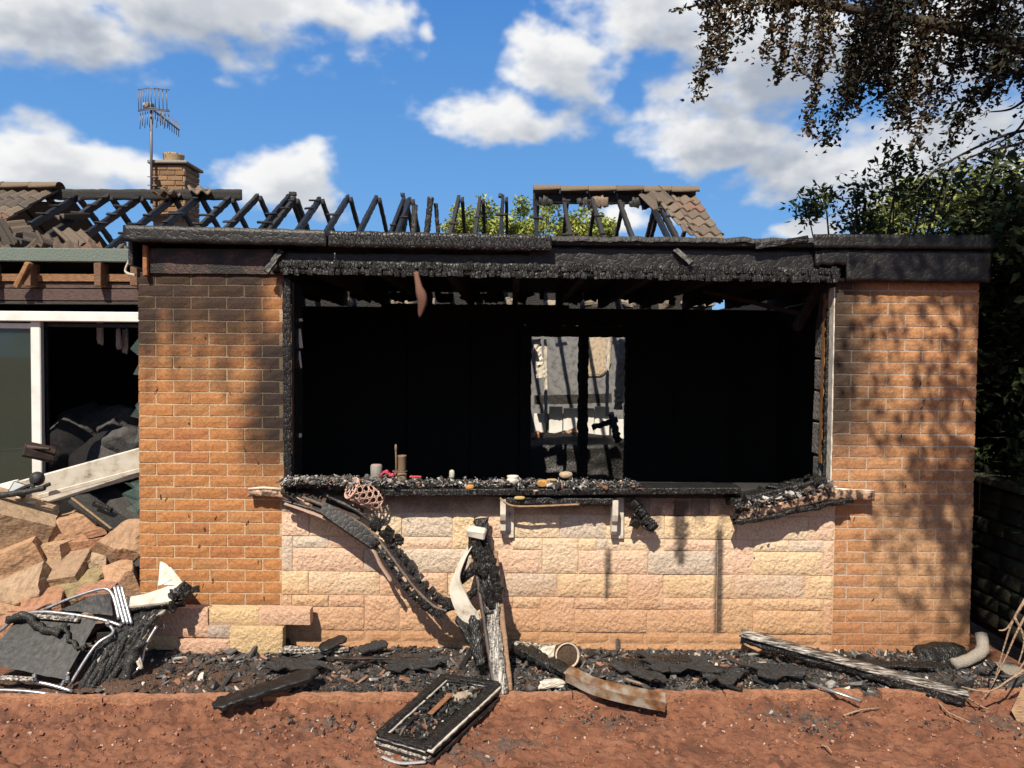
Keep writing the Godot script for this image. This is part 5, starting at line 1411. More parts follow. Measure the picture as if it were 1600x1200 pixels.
func loungers() -> void:
	# two folding loungers on top of each other: bent tube frames, dark slings, melted edges
	var base: Vector3 = Vector3(-2.374, -0.02, 0.704)
	var T := thing("folding_lounger", base, "scorched folding lounger with dark sling fabric and aluminium tubes, nearest at lower left", "lounger")
	var tube := func(pts: Array, r: float) -> Geo:
		var g := Geo.new(true)
		g.sweep(curve(pts, 5), circle(r * 0.82, 8), Vector3(0.1, 1, 0.2).normalized())
		return g
	var A: Vector3 = Vector3(-2.93, 0.099, 0.66)
	var B: Vector3 = Vector3(-2.611, 0.074, 0.66)
	var C: Vector3 = Vector3(-2.441, 0.025, 0.66)
	var D: Vector3 = Vector3(-2.314, 0.355, 0.42)
	var E: Vector3 = Vector3(-2.83, 0.369, 0.42)
	put("frame_tube", tube.call([A + Vector3(0, -0.03, 0), B + Vector3(0, -0.03, 0), C + Vector3(0.02, -0.03, 0)], 0.0125), M.aluminium, T)
	put("frame_tube", tube.call([Vector3(-2.917, 0.008, 0.68), Vector3(-2.67, 0.003, 0.68), Vector3(-2.416, -0.031, 0.68)], 0.0125), M.aluminium, T)
	put("frame_tube", tube.call([Vector3(-2.905, 0.334, 0.42), Vector3(-2.718, 0.359, 0.42), Vector3(-2.414, 0.327, 0.43), Vector3(-2.26, 0.287, 0.44)], 0.012), M.aluminium, T)
	put("frame_tube", tube.call([Vector3(-3.036, 0.2, 0.45), Vector3(-2.93, 0.281, 0.44), Vector3(-2.891, 0.338, 0.43)], 0.012), M.aluminium, T)
	put("frame_tube", tube.call([Vector3(-2.441, 0.025, 0.66), Vector3(-2.352, 0.21, 0.56), Vector3(-2.281, 0.263, 0.5), Vector3(-2.311, 0.297, 0.47)], 0.011), M.aluminium, T)
	for p in [[Vector3(-2.64, -0.017, 0.66), Vector3(-2.641, -0.078, 0.66)], [Vector3(-2.605, -0.07, 0.66), Vector3(-2.517, -0.035, 0.64)], [Vector3(-2.495, 0.016, 0.64), Vector3(-2.464, 0.087, 0.62)], [Vector3(-2.214, -0.074, 0.62), Vector3(-2.203, 0.004, 0.52)]]:
		put("leg", tube.call([p[0], p[0].lerp(p[1], 0.5), p[1]], 0.012), M.aluminium, T)
	# sling of the near one: a quilted sheet, sagging a little
	var sheet := func(q: Array, sag: float) -> Geo:
		var g := Geo.new(true)
		var n := 14
		var P := []
		for j in n + 1:
			var row := []
			for i in n + 1:
				var u := float(i) / n
				var w := float(j) / n
				var p: Vector3 = (q[0] as Vector3).lerp(q[1], u).lerp((q[3] as Vector3).lerp(q[2], u), w)
				p += Vector3(0, -0.6, 0.8) * (0.008 * nz.get_noise_3dv(p * 900.0) - sag * sin(PI * u) * sin(PI * w))
				row.append(p)
			P.append(row)
		var d := Vector3(0, 0.003, -0.004)
		for j in n:
			for i in n:
				g.quad(P[j][i], P[j][i + 1], P[j + 1][i + 1], P[j + 1][i])
				g.quad(P[j + 1][i] + d, P[j + 1][i + 1] + d, P[j][i + 1] + d, P[j][i] + d)
		return g
	put("sling", sheet.call([Vector3(-2.925, 0.145, 0.64), Vector3(-2.475, 0.056, 0.65), Vector3(-2.407, 0.312, 0.43), Vector3(-2.868, 0.335, 0.42)], 0.02), M.fabric, T)
	var g := Geo.new()
	g.beam(Vector3(-2.803, 0.342, 0.44), Vector3(-2.502, 0.322, 0.44), 0.035, 0.02, Vector3.UP, 0.005, 0.002, rng)
	g.beam(Vector3(-2.846, 0.08, 0.68), Vector3(-2.62, 0.067, 0.68), 0.035, 0.02, Vector3.UP, 0.005, 0.002, rng)
	put("frame_joint", g, M.ash_white, T)
	g = Geo.new()
	for p in [[Vector3(-2.62, 0.082, 0.68), 0.03], [Vector3(-2.448, 0.061, 0.66), 0.03], [Vector3(-2.537, 0.333, 0.45), 0.028], [Vector3(-2.331, 0.308, 0.46), 0.03]]:
		g.box(tf(p[0], 20, 30, 10), Vector3(0.02, p[1], 0.03), 0.004, 0.002, rng)
	put("clip", g, M.aluminium, T)
	for k in 3:                                   # lumps of melted webbing over the top bar
		g = Geo.new(true)
		g.c = Color(0.025, 0.024, 0.023)
		var pts: Array = [[Vector3(-2.902, 0.325, 0.46), Vector3(-2.799, 0.352, 0.47), Vector3(-2.712, 0.289, 0.48), Vector3(-2.579, 0.26, 0.5)], [Vector3(-2.78, 0.341, 0.47), Vector3(-2.677, 0.274, 0.49), Vector3(-2.566, 0.286, 0.49)], [Vector3(-2.579, 0.309, 0.48), Vector3(-2.512, 0.231, 0.52), Vector3(-2.423, 0.188, 0.55)]][k]
		var p := jag(curve(pts, 5), 0.006)
		g.sweep(p, circle(0.022 - 0.005 * k, 8), Vector3(0, 0.5, 1).normalized(), [], 0.01, 30.0, nz)
		put("melted_webbing", g, M.char_tint, T)
	var T2 := thing("folding_lounger", Vector3(-2.271, 0, 0.495), "second scorched lounger behind, upright bent tube frame with a triangular strip of dark sling", "lounger")
	put("frame_tube", tube.call([Vector3(-2.755, 0.354, 0.36), Vector3(-2.614, 0.414, 0.34), Vector3(-2.472, 0.459, 0.32), Vector3(-2.403, 0.463, 0.32), Vector3(-2.355, 0.416, 0.34), Vector3(-2.295, 0.31, 0.4)], 0.012), M.aluminium, T2)
	for k in 3:
		put("frame_tube", tube.call([Vector3(-2.375, 0.481, 0.3) + Vector3(0.022 * k, 0, 0), Vector3(-2.315, 0.384, 0.36) + Vector3(0.022 * k, 0, 0), Vector3(-2.255, 0.291, 0.42) + Vector3(0.022 * k, 0, 0)], 0.011), M.aluminium, T2)
	put("sling", sheet.call([Vector3(-2.66, 0.351, 0.36), Vector3(-2.343, 0.326, 0.38), Vector3(-2.383, 0.432, 0.33), Vector3(-2.473, 0.428, 0.32)], 0.01), M.fabric, T2)
	# the melted folds at its right: twisted bands, some pale
	for k in 13:
		g = Geo.new(true)
		var u := k / 12.0
		var dark := rng.randf() < 0.72
		g.c = Color(0.022, 0.021, 0.02) if dark else Color(0.42, 0.38, 0.31)
		var a: Vector3 = (Vector3(-2.072, 0.343, 0.26)).lerp(Vector3(-2.278, 0.297, 0.36), u)
		var b: Vector3 = (Vector3(-2.138, 0.228, 0.4)).lerp(Vector3(-2.356, 0.129, 0.54), u)
		var c: Vector3 = (Vector3(-2.231, 0.032, 0.5)).lerp(Vector3(-2.406, -0.069, 0.66), u)
		var p := jag(curve([a, a.lerp(b, 0.5) + Vector3(0, 0.01, 0.02), b, c], 6), 0.007)
		g.sweep(p, circle(0.021 if dark else 0.009, 7), Vector3(0, 0.5, 1).normalized(), [], 0.012, 26.0, nz)
		put("melted_fold", g, M.char_tint if dark else M.tint, T2)
	g = Geo.new(true)
	g.c = Color(0.02, 0.02, 0.02)
	g.sweep(curve([Vector3(-2.131, 0.212, 0.46), Vector3(-2.175, 0.115, 0.5), Vector3(-2.189, 0.012, 0.54)], 5), circle(0.035, 8), Vector3(0, 0.4, 1).normalized(), [], 0.02, 20.0, nz)
	put("melted_fold", g, M.char_tint, T2)
	put("frame_tube", tube.call([Vector3(-2.092, 0.26, 0.36), Vector3(-2.136, 0.152, 0.42), Vector3(-2.138, 0.062, 0.48), Vector3(-2.211, -0.01, 0.54), Vector3(-2.236, -0.085, 0.62)], 0.011), M.aluminium, T2)
	put("leg", tube.call([Vector3(-2.314, -0.064, 0.62), Vector3(-2.255, -0.074, 0.63), Vector3(-2.209, -0.066, 0.63)], 0.014), M.aluminium, T2)
	put("frame_tube", tube.call([Vector3(-2.139, 0.108, 0.5), Vector3(-2.117, 0.06, 0.5), Vector3(-2.145, 0.137, 0.48)], 0.013), M.white_sooty, T2)
	g = Geo.new(true)
	g.sweep(curve([Vector3(-2.093, 0.212, 0.3), Vector3(-2.074, 0.231, 0.3), Vector3(-2.085, 0.251, 0.3), Vector3(-2.108, 0.223, 0.3), Vector3(-2.194, 0.077, 0.5)], 5), circle(0.004, 5), Vector3(0, 0, 1))
	put("wire", g, M.aerial_metal, T2)

# a thick bent sheet between two edge lines
func bent(g: Geo, left: Array, right: Array, thick: Vector3) -> void:
	var a := curve(left, 6)
	var b := curve(right, 6)
	var n := a.size() - 1
	for i in n:
		g.quad(a[i], a[i + 1], b[i + 1], b[i])
		g.quad(b[i] + thick, b[i + 1] + thick, a[i + 1] + thick, a[i] + thick)
	g.st.set_smooth_group(-1)
	for i in n:
		g.quad(a[i] + thick, a[i + 1] + thick, a[i + 1], a[i])
		g.quad(b[i], b[i + 1], b[i + 1] + thick, b[i] + thick)
	g.quad(a[0], b[0], b[0] + thick, a[0] + thick)
	g.quad(a[n] + thick, b[n] + thick, b[n], a[n])

func left_clutter() -> void:
	var g: Geo
	var T := thing("melted_white_sheet", Vector3(-2.224, 0.334, 0.2), "white plastic sheet melted and folded over the loungers, with a burnt right end", "plastic sheet")
	g = Geo.new(true)
	bent(g, [Vector3(-2.34, 0.401, 0.28), Vector3(-2.224, 0.413, 0.24), Vector3(-2.098, 0.45, 0.2), Vector3(-2.032, 0.476, 0.18)], [Vector3(-2.277, 0.373, 0.36), Vector3(-2.158, 0.383, 0.34), Vector3(-2.026, 0.398, 0.31), Vector3(-1.978, 0.445, 0.26)], Vector3(0, -0.012, -0.004))
	put("sheet", g, M.white_sooty, T)
	g = Geo.new(true)
	bent(g, [Vector3(-2.19, 0.573, 0.1), Vector3(-2.154, 0.559, 0.11), Vector3(-2.126, 0.53, 0.12)], [Vector3(-2.157, 0.453, 0.2), Vector3(-2.122, 0.465, 0.2), Vector3(-2.087, 0.486, 0.19)], Vector3(0.008, 0, -0.006))
	put("folded_corner", g, M.white_sooty, T)
	g = Geo.new(true)
	bent(g, [Vector3(-2.125, 0.546, 0.12), Vector3(-2.085, 0.512, 0.14), Vector3(-2.029, 0.465, 0.17)], [Vector3(-2.122, 0.457, 0.2), Vector3(-2.07, 0.461, 0.21), Vector3(-2.011, 0.448, 0.22)], Vector3(0.006, 0, -0.008))
	put("folded_corner", g, M.white_sooty, T)
	for k in 9:
		g = Geo.new()
		g.rock(Transform3D(tumble(), (Vector3(-2.015, 0.395, 0.3)).lerp(Vector3(-1.957, 0.427, 0.2), k / 8.0) + Vector3(rng.randf_range(-0.03, 0.01), rng.randf_range(-0.03, 0.03), 0)), Vector3(0.08, 0.06, 0.04), nz, rng, 3, 4, 0.2)
		put("burnt_edge", g, M.char, T)
	g = Geo.new(true)
	for k in 3: burnt(g, Vector3(-2.272, 0.351, 0.34) + Vector3(0, -0.016, -0.02) * k, Vector3(-1.974, 0.381, 0.28) + Vector3(0, -0.016, -0.02) * k, 0.04, 0.012, 0.006, 22.0)
	put("burnt_layer", g, M.char, T)
	# the long white board across the doorway
	g = Geo.new()
	g.beam(Vector3(-3.464, 0.864, -0.45), Vector3(-2.553, 1.13, -0.6), 0.03, 0.2, Vector3(0.0, 1.0, 0.12).normalized(), 0.006, 0.004, rng)
	T = thing("white_bargeboard", Vector3(-3.046, 0.94, -0.5), "long white bargeboard lying aslant over the rubble from the door to the pier", "board")
	put("board", g, M.white_sooty, T)
	g = Geo.new()
	g.beam(Vector3(-3.27, 0.879, -0.425), Vector3(-2.542, 1.074, -0.575), 0.012, 0.03, Vector3(0.0, 1.0, 0.12).normalized(), 0.003)
	put("moulding", g, M.white_sooty, T)
	g = Geo.new()
	for k in [[Vector3(-3.58, 0.879, -0.36), Vector3(-3.286, 0.914, -0.38), 0.05], [Vector3(-3.406, 0.828, -0.36), Vector3(-3.252, 0.847, -0.36), 0.02], [Vector3(-3.519, 0.93, -0.4), Vector3(-3.386, 0.967, -0.4), 0.07]]:
		g.beam(k[0], k[1], 0.02, k[2], Vector3.UP, 0.004, 0.006, rng)
	solo("white_door_strip", g, M.white, Transform3D(), "broken white plastic strips at the left edge below the glass door", "plastic strip")
	g = Geo.new()
	g.box(tf(Vector3(-3.366, 1.168, -0.6), 30, 25, -20), Vector3(0.2, 0.03, 0.16), 0.004, 0.004, rng)
	g.box(tf(Vector3(-3.362, 1.198, -0.58), 10, 10, -8), Vector3(0.16, 0.02, 0.03), 0.004, 0.004, rng)
	solo("brown_board_end", g, M.burnt_brown, Transform3D(), "short brown board propped behind the upper end of the white bargeboard", "board")
	# security light with its sensor
	T = thing("floodlight", Vector3(-3.313, 0.971, -0.3), "small square security floodlight lying on the white bargeboard's low end", "floodlight")
	g = Geo.new()
	g.box(tf(Vector3(-3.322, 0.949, -0.3), -25, 25, -24), Vector3(0.105, 0.085, 0.04), 0.006)
	put("housing", g, M.char_dull, T)
	g = Geo.new()
	g.c = Color(0.5, 0.53, 0.54)
	g.box(Transform3D(tf(Vector3.ZERO, -25, 25, -24).basis, Vector3(-3.322, 0.949, -0.3)) * tf(Vector3(0, 0, 0.0215)), Vector3(0.09, 0.07, 0.004), 0.001)
	put("lamp_glass", g, M.tint, T)
	g = Geo.new(true)
	g.rock(tf(Vector3(-3.2, 1.024, -0.3)), Vector3(0.075, 0.08, 0.075), nz, rng, 6, 0, 0.02, 0.9)
	put("sensor", g, M.fabric, T)
	g = Geo.new(true)
	g.sweep(curve([Vector3(-3.34, 0.934, -0.26), Vector3(-3.219, 0.987, -0.26), Vector3(-3.189, 0.957, -0.26), Vector3(-3.096, 0.995, -0.27)], 5), circle(0.013, 7), Vector3(0, 0, 1))
	put("mounting_arm", g, M.char_dull, T)
	g = Geo.new(true)
	g.sweep(curve([Vector3(-3.498, 0.91, -0.24), Vector3(-3.284, 0.938, -0.24), Vector3(-3.119, 0.972, -0.25)], 5), circle(0.02, 7), Vector3(0, 0, 1), [], 0.003, 20.0, nz)
	solo("grey_conduit", g, M.fabric, Transform3D(), "dark grey pipe lying in front of the floodlight", "pipe")
	g = Geo.new()
	g.beam(Vector3(-3.056, 0.868, -0.5), Vector3(-2.607, 0.681, -0.3), 0.14, 0.018, Vector3(0.3, 0.7, 0.6).normalized(), 0.004, 0.003, rng)
	T = thing("charred_cupboard_door", Vector3(-2.815, 0.781, -0.4), "thin charred cupboard door with a hinge sloping down under the white bargeboard", "panel")
	put("leaf_board", g, M.char_board, T)
	g = Geo.new()
	g.c = Color(0.36, 0.24, 0.13)
	g.beam(Vector3(-3.049, 0.87, -0.44), Vector3(-2.66, 0.707, -0.22), 0.012, 0.012, Vector3.UP, 0.002)
	put("edge_lipping", g, M.wood, T)
	g = Geo.new()
	g.box(tf(Vector3(-2.793, 0.825, -0.36), 0, -10, -18), Vector3(0.15, 0.035, 0.03), 0.004)
	for k in 3: g.box(tf(Vector3(-2.844, 0.857, -0.35) + Vector3(0.043, -0.013, 0) * k, 0, 0, 60), Vector3(0.025, 0.005, 0.005), 0.001)
	put("hinge", g, M.char, T)

func sill_things() -> void:
	var g: Geo
	# lattice lantern, half on its side
	var xf := Transform3D(Basis.from_euler(Vector3(deg_to_rad(28), deg_to_rad(18), deg_to_rad(58))), Vector3(-0.908, 1.013, 0.12))
	var T := thing("lattice_lantern", Vector3(-0.908, 1.013, 0.12), "pierced pinkish ceramic lantern lying tilted at the left of the sill", "lantern")
	g = Geo.new(true)
	g.c = Color(0.62, 0.4, 0.32)
	var rr := 0.068
	for k in 9:                                   # a net of rings round the drum
		for j in 5:
			var a := TAU * (k + 0.5 * (j % 2)) / 9.0
			var y := -0.075 + j * 0.037
			var pts := []
			for s in 9:
				var t := TAU * s / 8.0
				var b := a + cos(t) * 0.31
				pts.append(xf * Vector3(rr * sin(b), y + sin(t) * 0.02, rr * cos(b)))
			g.sweep(pts, circle(0.0042, 5), xf.basis.y, [], 0.0, 1.0, null, false)
	for y in [-0.098, 0.098]:
		var pts := []
		for s in 25: pts.append(xf * Vector3(rr * sin(TAU * s / 24.0), y, rr * cos(TAU * s / 24.0)))
		g.sweep(pts, circle(0.006, 5), xf.basis.y, [], 0.0, 1.0, null, false)
	put("lattice_drum", g, M.tint, T)
	g = Geo.new(true)
	g.c = Color(0.6, 0.4, 0.33)
	for k in 7:
		var a := TAU * k / 7.0
		var pts := []
		for s in 9: pts.append(xf * (Vector3(cos(a) * 0.04, 0.099, sin(a) * 0.04) + Vector3(cos(TAU * s / 8.0) * 0.021, 0, sin(TAU * s / 8.0) * 0.021)))
		g.sweep(pts, circle(0.0042, 5), xf.basis.y, [], 0.0, 1.0, null, false)
	put("lattice_lid", g, M.tint, T)
	# tin, ribbon, candle holder
	var sill := 1.07
	g = Geo.new(true)
	g.c = Color(0.3, 0.29, 0.26)
	var p: Vector3 = Vector3(-0.866, 1.108, -0.05)
	g.lathe(tf(p), [Vector2(0.034, -0.02), Vector2(0.037, 0.0), Vector2(0.038, 0.055), Vector2(0.034, 0.064)], 20)
	T = thing("grey_tin", p, "small grey tin with a pinkish lid standing left of the candle holder", "tin")
	put("body", g, M.tint, T)
	g = Geo.new(true)
	g.c = Color(0.42, 0.28, 0.25)
	g.lathe(tf(p + Vector3(0, 0.064, 0)), [Vector2(0.034, 0.0), Vector2(0.03, 0.004), Vector2(0.0, 0.005)], 20)
	put("lid", g, M.tint, T)
	g = Geo.new(true)
	g.c = Color(0.55, 0.06, 0.11)
	for k in 5: g.sweep(jag(curve([Vector3(-0.825, 1.112, 0), Vector3(-0.797, 1.143, 0.02), Vector3(-0.765, 1.119, 0.02), Vector3(-0.718, 1.13, 0.01)], 4), 0.006), rect(0.02, 0.004, 2), Vector3(0.2, 0.8, 0.5).normalized(), [], 0.003, 30.0, nz)
	solo("pink_ribbon", g, M.tint, Transform3D(), "crumpled pinkish-red ribbon between the tin and the candle holder", "ribbon")
	g = Geo.new()
	g.c = Color(0.55, 0.05, 0.06)
	g.box(tf(Vector3(-0.609, 1.105, 0), 0, 8, -2), Vector3(0.075, 0.012, 0.03), 0.004, 0.002, rng)
	solo("red_stick", g, M.tint, Transform3D(), "flat red stick lying right of the candle holder", "stick")
	p = Vector3(-0.692, 1.079, 0.02)
	T = thing("candle_holder", p, "brown metal candle holder with a thick stub and a tall spike", "candle holder")
	g = Geo.new(true)
	g.c = Color(0.23, 0.16, 0.095)
	g.lathe(tf(p), [Vector2(0.03, 0.0), Vector2(0.03, 0.05), Vector2(0.024, 0.056), Vector2(0.026, 0.062), Vector2(0.027, 0.155), Vector2(0.03, 0.16), Vector2(0.028, 0.166), Vector2(0.012, 0.166), Vector2(0.011, 0.15), Vector2(0.0, 0.15)], 20)
	put("candle_stub", g, M.tint, T)
	g = Geo.new(true)
	g.c = Color(0.25, 0.17, 0.1)
	g.sweep([p + Vector3(-0.033, 0.0, 0.02), p + Vector3(-0.034, 0.12, 0.02), p + Vector3(-0.036, 0.205, 0.02), p + Vector3(-0.037, 0.235, 0.02)], circle(0.006, 7), Vector3(0, 0, 1), [0.8, 0.8, 0.9, 0.2])
	g.rock(tf(p + Vector3(-0.036, 0.215, 0.02)), Vector3(0.014, 0.04, 0.014), nz, rng, 3, 0, 0.0, 0.8)
	put("spike", g, M.tint, T)
	g = Geo.new(true)
	g.c = Color(0.16, 0.12, 0.08)
	g.lathe(tf(p + Vector3(-0.025, -0.012, 0.02)), [Vector2(0.05, 0.0), Vector2(0.055, 0.006), Vector2(0.05, 0.009), Vector2(0.0, 0.009)], 24)
	var ring := []
	for s in 25: ring.append(p + Vector3(-0.012 + 0.045 * sin(TAU * s / 24.0), 0.066, 0.01 + 0.04 * cos(TAU * s / 24.0)))
	g.sweep(ring, circle(0.0035, 5), Vector3.UP, [], 0.0, 1.0, null, false)
	put("foot_plate", g, M.tint, T)
	# little glazed pot
	p = Vector3(0.01, 1.067, 0.03)
	T = thing("small_pot", p, "little patterned white pot standing empty on the middle of the sill", "pot")
	g = Geo.new(true)
	g.c = Color(0.55, 0.47, 0.44)
	g.lathe(tf(p), [Vector2(0.022, 0.0), Vector2(0.034, 0.008), Vector2(0.041, 0.022), Vector2(0.036, 0.036), Vector2(0.031, 0.04), Vector2(0.038, 0.052), Vector2(0.036, 0.056), Vector2(0.03, 0.05), Vector2(0.025, 0.03), Vector2(0.0, 0.02)], 24)
	put("bowl", g, M.white_sooty, T)
	for k in [[Vector3(-0.256, 1.065, 0.13), Vector3(0.05, 0.03, 0.04), Color(0.5, 0.25, 0.07), "round orange pebble at the front of the sill left of the pot"], [Vector3(0.196, 1.091, 0.12), Vector3(0.062, 0.04, 0.05), Color(0.5, 0.27, 0.08), "larger round orange pebble right of the pot"], [Vector3(0.144, 1.048, 0.13), Vector3(0.06, 0.016, 0.04), Color(0.5, 0.4, 0.26), "flat cream pebble at the sill's edge below the orange one"], [Vector3(0.255, 1.1, 0.05), Vector3(0.06, 0.016, 0.04), Color(0.45, 0.3, 0.14), "flat tan chip behind the larger orange pebble"], [Vector3(0.351, 1.117, -0.06), Vector3(0.075, 0.04, 0.06), Color(0.48, 0.36, 0.24), "buff pebble on the sill before the inner doorway"], [Vector3(-0.377, 1.124, 0), Vector3(0.03, 0.05, 0.03), Color(0.5, 0.5, 0.4), "pale upright stub among the ash on the sill"], [Vector3(0.054, 1.002, 0.14), Vector3(0.06, 0.02, 0.03), Color(0.5, 0.37, 0.14), "yellowish flake on the hanging lower sill board"]]:
		g = Geo.new(true)
		g.c = k[2]
		g.rock(tf(Vector3.ZERO), k[1], nz, rng, 5, 1, 0.05, 0.75)
		solo("pebble", g, M.tint, tf(k[0], 0, rng.randf_range(-30, 30), 0), k[3], "pebble")
	# heaps of ash and flakes on the sill
	var heap := func(a: Vector3, b: Vector3, high: float, deep: float) -> Geo:
		var h := Geo.new(true)
		var path := line(a, b, 46)
		var sc := []
		for i in path.size():
			sc.append(0.55 + 0.6 * absf(nz.get_noise_1d(i * 900.0 + high * 5000.0)))
		h.sweep(path, rect(deep, high, 4), Vector3.UP, sc, 0.014, 12.0, nz)
		return h
	put("window_ash", heap.call(Vector3(-1.393, 1.073, 0.02), Vector3(-0.64, 1.042, 0.04), 0.07, 0.24), M.char)
	tag(get_node("window_ash"), "heap of charred scraps on the left end of the sill", "ash heap", "ash heaps on the sill")
	put("window_ash", heap.call(Vector3(-0.646, 1.056, 0), Vector3(0.82, 1.069, 0), 0.03, 0.2), M.char)
	tag(get_node("window_ash_001"), "thin layer of ash along the middle of the sill", "ash heap", "ash heaps on the sill")
	put("window_ash", heap.call(Vector3(1.363, 0.978, 0.1), Vector3(1.971, 1.111, 0.02), 0.08, 0.2), M.char)
	tag(get_node("window_ash_002"), "heap of curled black flakes at the right end of the sill", "ash heap", "ash heaps on the sill")
	put("hanging_char", heap.call(Vector3(0.747, 0.981, 0.08), Vector3(0.903, 0.813, 0.12), 0.08, 0.08), M.char)
	tag(get_node("hanging_char"), "ragged black lump hanging right of the second bracket", "charred lump")
	g = Geo.new()
	for k in 8: g.rock(Transform3D(tumble(), (Vector3(0.745, 0.912, 0.1)).lerp(Vector3(0.891, 0.817, 0.12), rng.randf()) + Vector3(rng.randf_range(-0.03, 0.03), rng.randf_range(-0.05, 0.03), 0)), Vector3(0.08, 0.04, 0.012), nz, rng, 3, 3, 0.15)
	var o := put("flake", g, M.char, get_node("hanging_char"))

func frames() -> void:
	var g: Geo
	# the left frame: from the brick end it sags to a point beside the post
	var T := thing("sagging_window_frame", Vector3(-0.774, 0.643, 0.2), "long charred window frame sagging from the left sill end down to a point near the white strip", "window frame")
	var low := [Vector3(-1.421, 0.971, 0.13), Vector3(-1.18, 0.903, 0.14), Vector3(-0.939, 0.81, 0.16), Vector3(-0.783, 0.648, 0.19), Vector3(-0.629, 0.445, 0.22), Vector3(-0.502, 0.334, 0.24), Vector3(-0.415, 0.299, 0.25)]
	var high := [Vector3(-1.163, 1.013, 0.13), Vector3(-0.941, 0.907, 0.15), Vector3(-0.811, 0.802, 0.17), Vector3(-0.688, 0.66, 0.2), Vector3(-0.555, 0.501, 0.22), Vector3(-0.44, 0.39, 0.24), Vector3(-0.353, 0.362, 0.25)]
	g = Geo.new(true)
	g.sweep(curve(low, 7), rect(0.02, 0.035, 2), Vector3(0, 0.4, 1).normalized(), [], 0.003, 20.0, nz)
	put("rail", g, M.char_board, T)
	g = Geo.new(true)
	g.sweep(curve(high, 7), rect(0.02, 0.03, 2), Vector3(0, 0.4, 1).normalized(), [], 0.006, 20.0, nz)
	put("rail", g, M.char_board, T)
	g = Geo.new(true)
	var mid := []
	for i in low.size(): mid.append((low[i] as Vector3).lerp(high[i], 0.52) + Vector3(0, 0.005, 0.022))
	g.c = Color(0.19, 0.15, 0.12)
	g.sweep(curve(mid, 7), rect(0.014, 0.012, 2), Vector3(0, 0.4, 1).normalized(), [], 0.002, 20.0, nz)
	put("glazing_bead", g, M.wood, T)
	g = Geo.new(true)
	g.c = Color(0.42, 0.29, 0.22)
	g.sweep(curve([Vector3(-1.395, 0.959, 0.15), Vector3(-1.175, 0.883, 0.16), Vector3(-0.966, 0.787, 0.18), Vector3(-0.844, 0.69, 0.2), Vector3(-0.788, 0.59, 0.21), Vector3(-0.723, 0.499, 0.22)], 7), rect(0.028, 0.007, 2), Vector3(0.5, 0.6, 0.5).normalized(), [], 0.002, 20.0, nz)
	put("plastic_edge", g, M.tint, T)
	g = Geo.new(true)
	bent(g, [Vector3(-1.416, 1.076, 0.04), Vector3(-1.178, 0.986, 0.07), Vector3(-0.919, 0.918, 0.1)], [Vector3(-1.432, 1.025, 0.12), Vector3(-1.183, 0.907, 0.16), Vector3(-0.929, 0.864, 0.17)], Vector3(0, -0.015, -0.005))
	put("bent_board", g, M.burnt_brown, T)
	g = Geo.new(true)
	bent(g, [Vector3(-1.153, 0.977, 0.17), Vector3(-0.994, 0.889, 0.18), Vector3(-0.805, 0.769, 0.2)], [Vector3(-1.166, 0.915, 0.2), Vector3(-1.046, 0.832, 0.21), Vector3(-0.849, 0.703, 0.22)], Vector3(0, -0.015, -0.008))
	put("bent_board", g, M.char_board, T)
	for row in 2:
		var c := curve(low if row == 0 else high, 7)
		var n := 11
		for i in n:
			var t := lerpf(0.44, 0.97, float(i) / (n - 1)) * (c.size() - 1)
			var q: Vector3 = (c[int(t)] as Vector3).lerp(c[mini(int(t) + 1, c.size() - 1)], t - int(t))
			var d: Vector3 = (c[mini(int(t) + 1, c.size() - 1)] - c[int(t)]).normalized()
			var up := d.cross(Vector3(0, 0, 1)).normalized()
			g = Geo.new()
			g.rock(Transform3D(Basis(d, up, d.cross(up)), q + Vector3(0.012, 0.014, 0.014) * (1.0 if row == 0 else 0.6)), Vector3(rng.randf_range(0.04, 0.05), rng.randf_range(0.046, 0.06), 0.05), nz, rng, 5, 3, 0.07, 0.08)
			put("char_block", g, M.char, T)
	for k in 10:
		g = Geo.new()
		g.rock(Transform3D(tumble(), (Vector3(-0.839, 0.865, 0.17)).lerp(Vector3(-0.688, 0.723, 0.2), rng.randf()) + Vector3(rng.randf_range(-0.03, 0.03), rng.randf_range(-0.03, 0.03), 0.01)), Vector3.ONE * rng.randf_range(0.03, 0.07), nz, rng, 3, 4, 0.15)
		put("char_block", g, M.char, T)
	for k in 4:
		g = Geo.new()
		burnt(g, Vector3(-0.423, 0.315, 0.25), [Vector3(-0.344, 0.392, 0.27), Vector3(-0.377, 0.359, 0.24), Vector3(-0.329, 0.35, 0.26), Vector3(-0.361, 0.402, 0.25)][k], 0.02, 0.015, 0.006, 30.0)
		put("splinter", g, M.char, T)
	# the end that rests on the left pier
	g = Geo.new(true)
	g.sweep(curve([Vector3(-1.654, 0.997, 0.04), Vector3(-1.546, 1.004, 0.05), Vector3(-1.396, 0.99, 0.08), Vector3(-1.225, 0.939, 0.12)], 6), rect(0.05, 0.035, 3), Vector3.UP, [], 0.006, 20.0, nz)
	T = thing("left_sill_end", Vector3(-1.485, 0.996, 0.05), "warped end of the sill sticking out over the left brick pier", "sill end")
	put("horn", g, M.melted, T)
	g = Geo.new(true)
	g.sweep([Vector3(-1.654, 1.027, 0.05), Vector3(-1.558, 1.036, 0.05), Vector3(-1.442, 1.031, 0.06)], circle(0.008, 6), Vector3(0, 0, 1))
	put("lip", g, M.white_sooty, T)
	# the right end
	T = thing("right_sill_end", Vector3(1.968, 1.02, 0.08), "melted end of the sill drooping inwards from the right brick pier", "sill end")
	g = Geo.new(true)
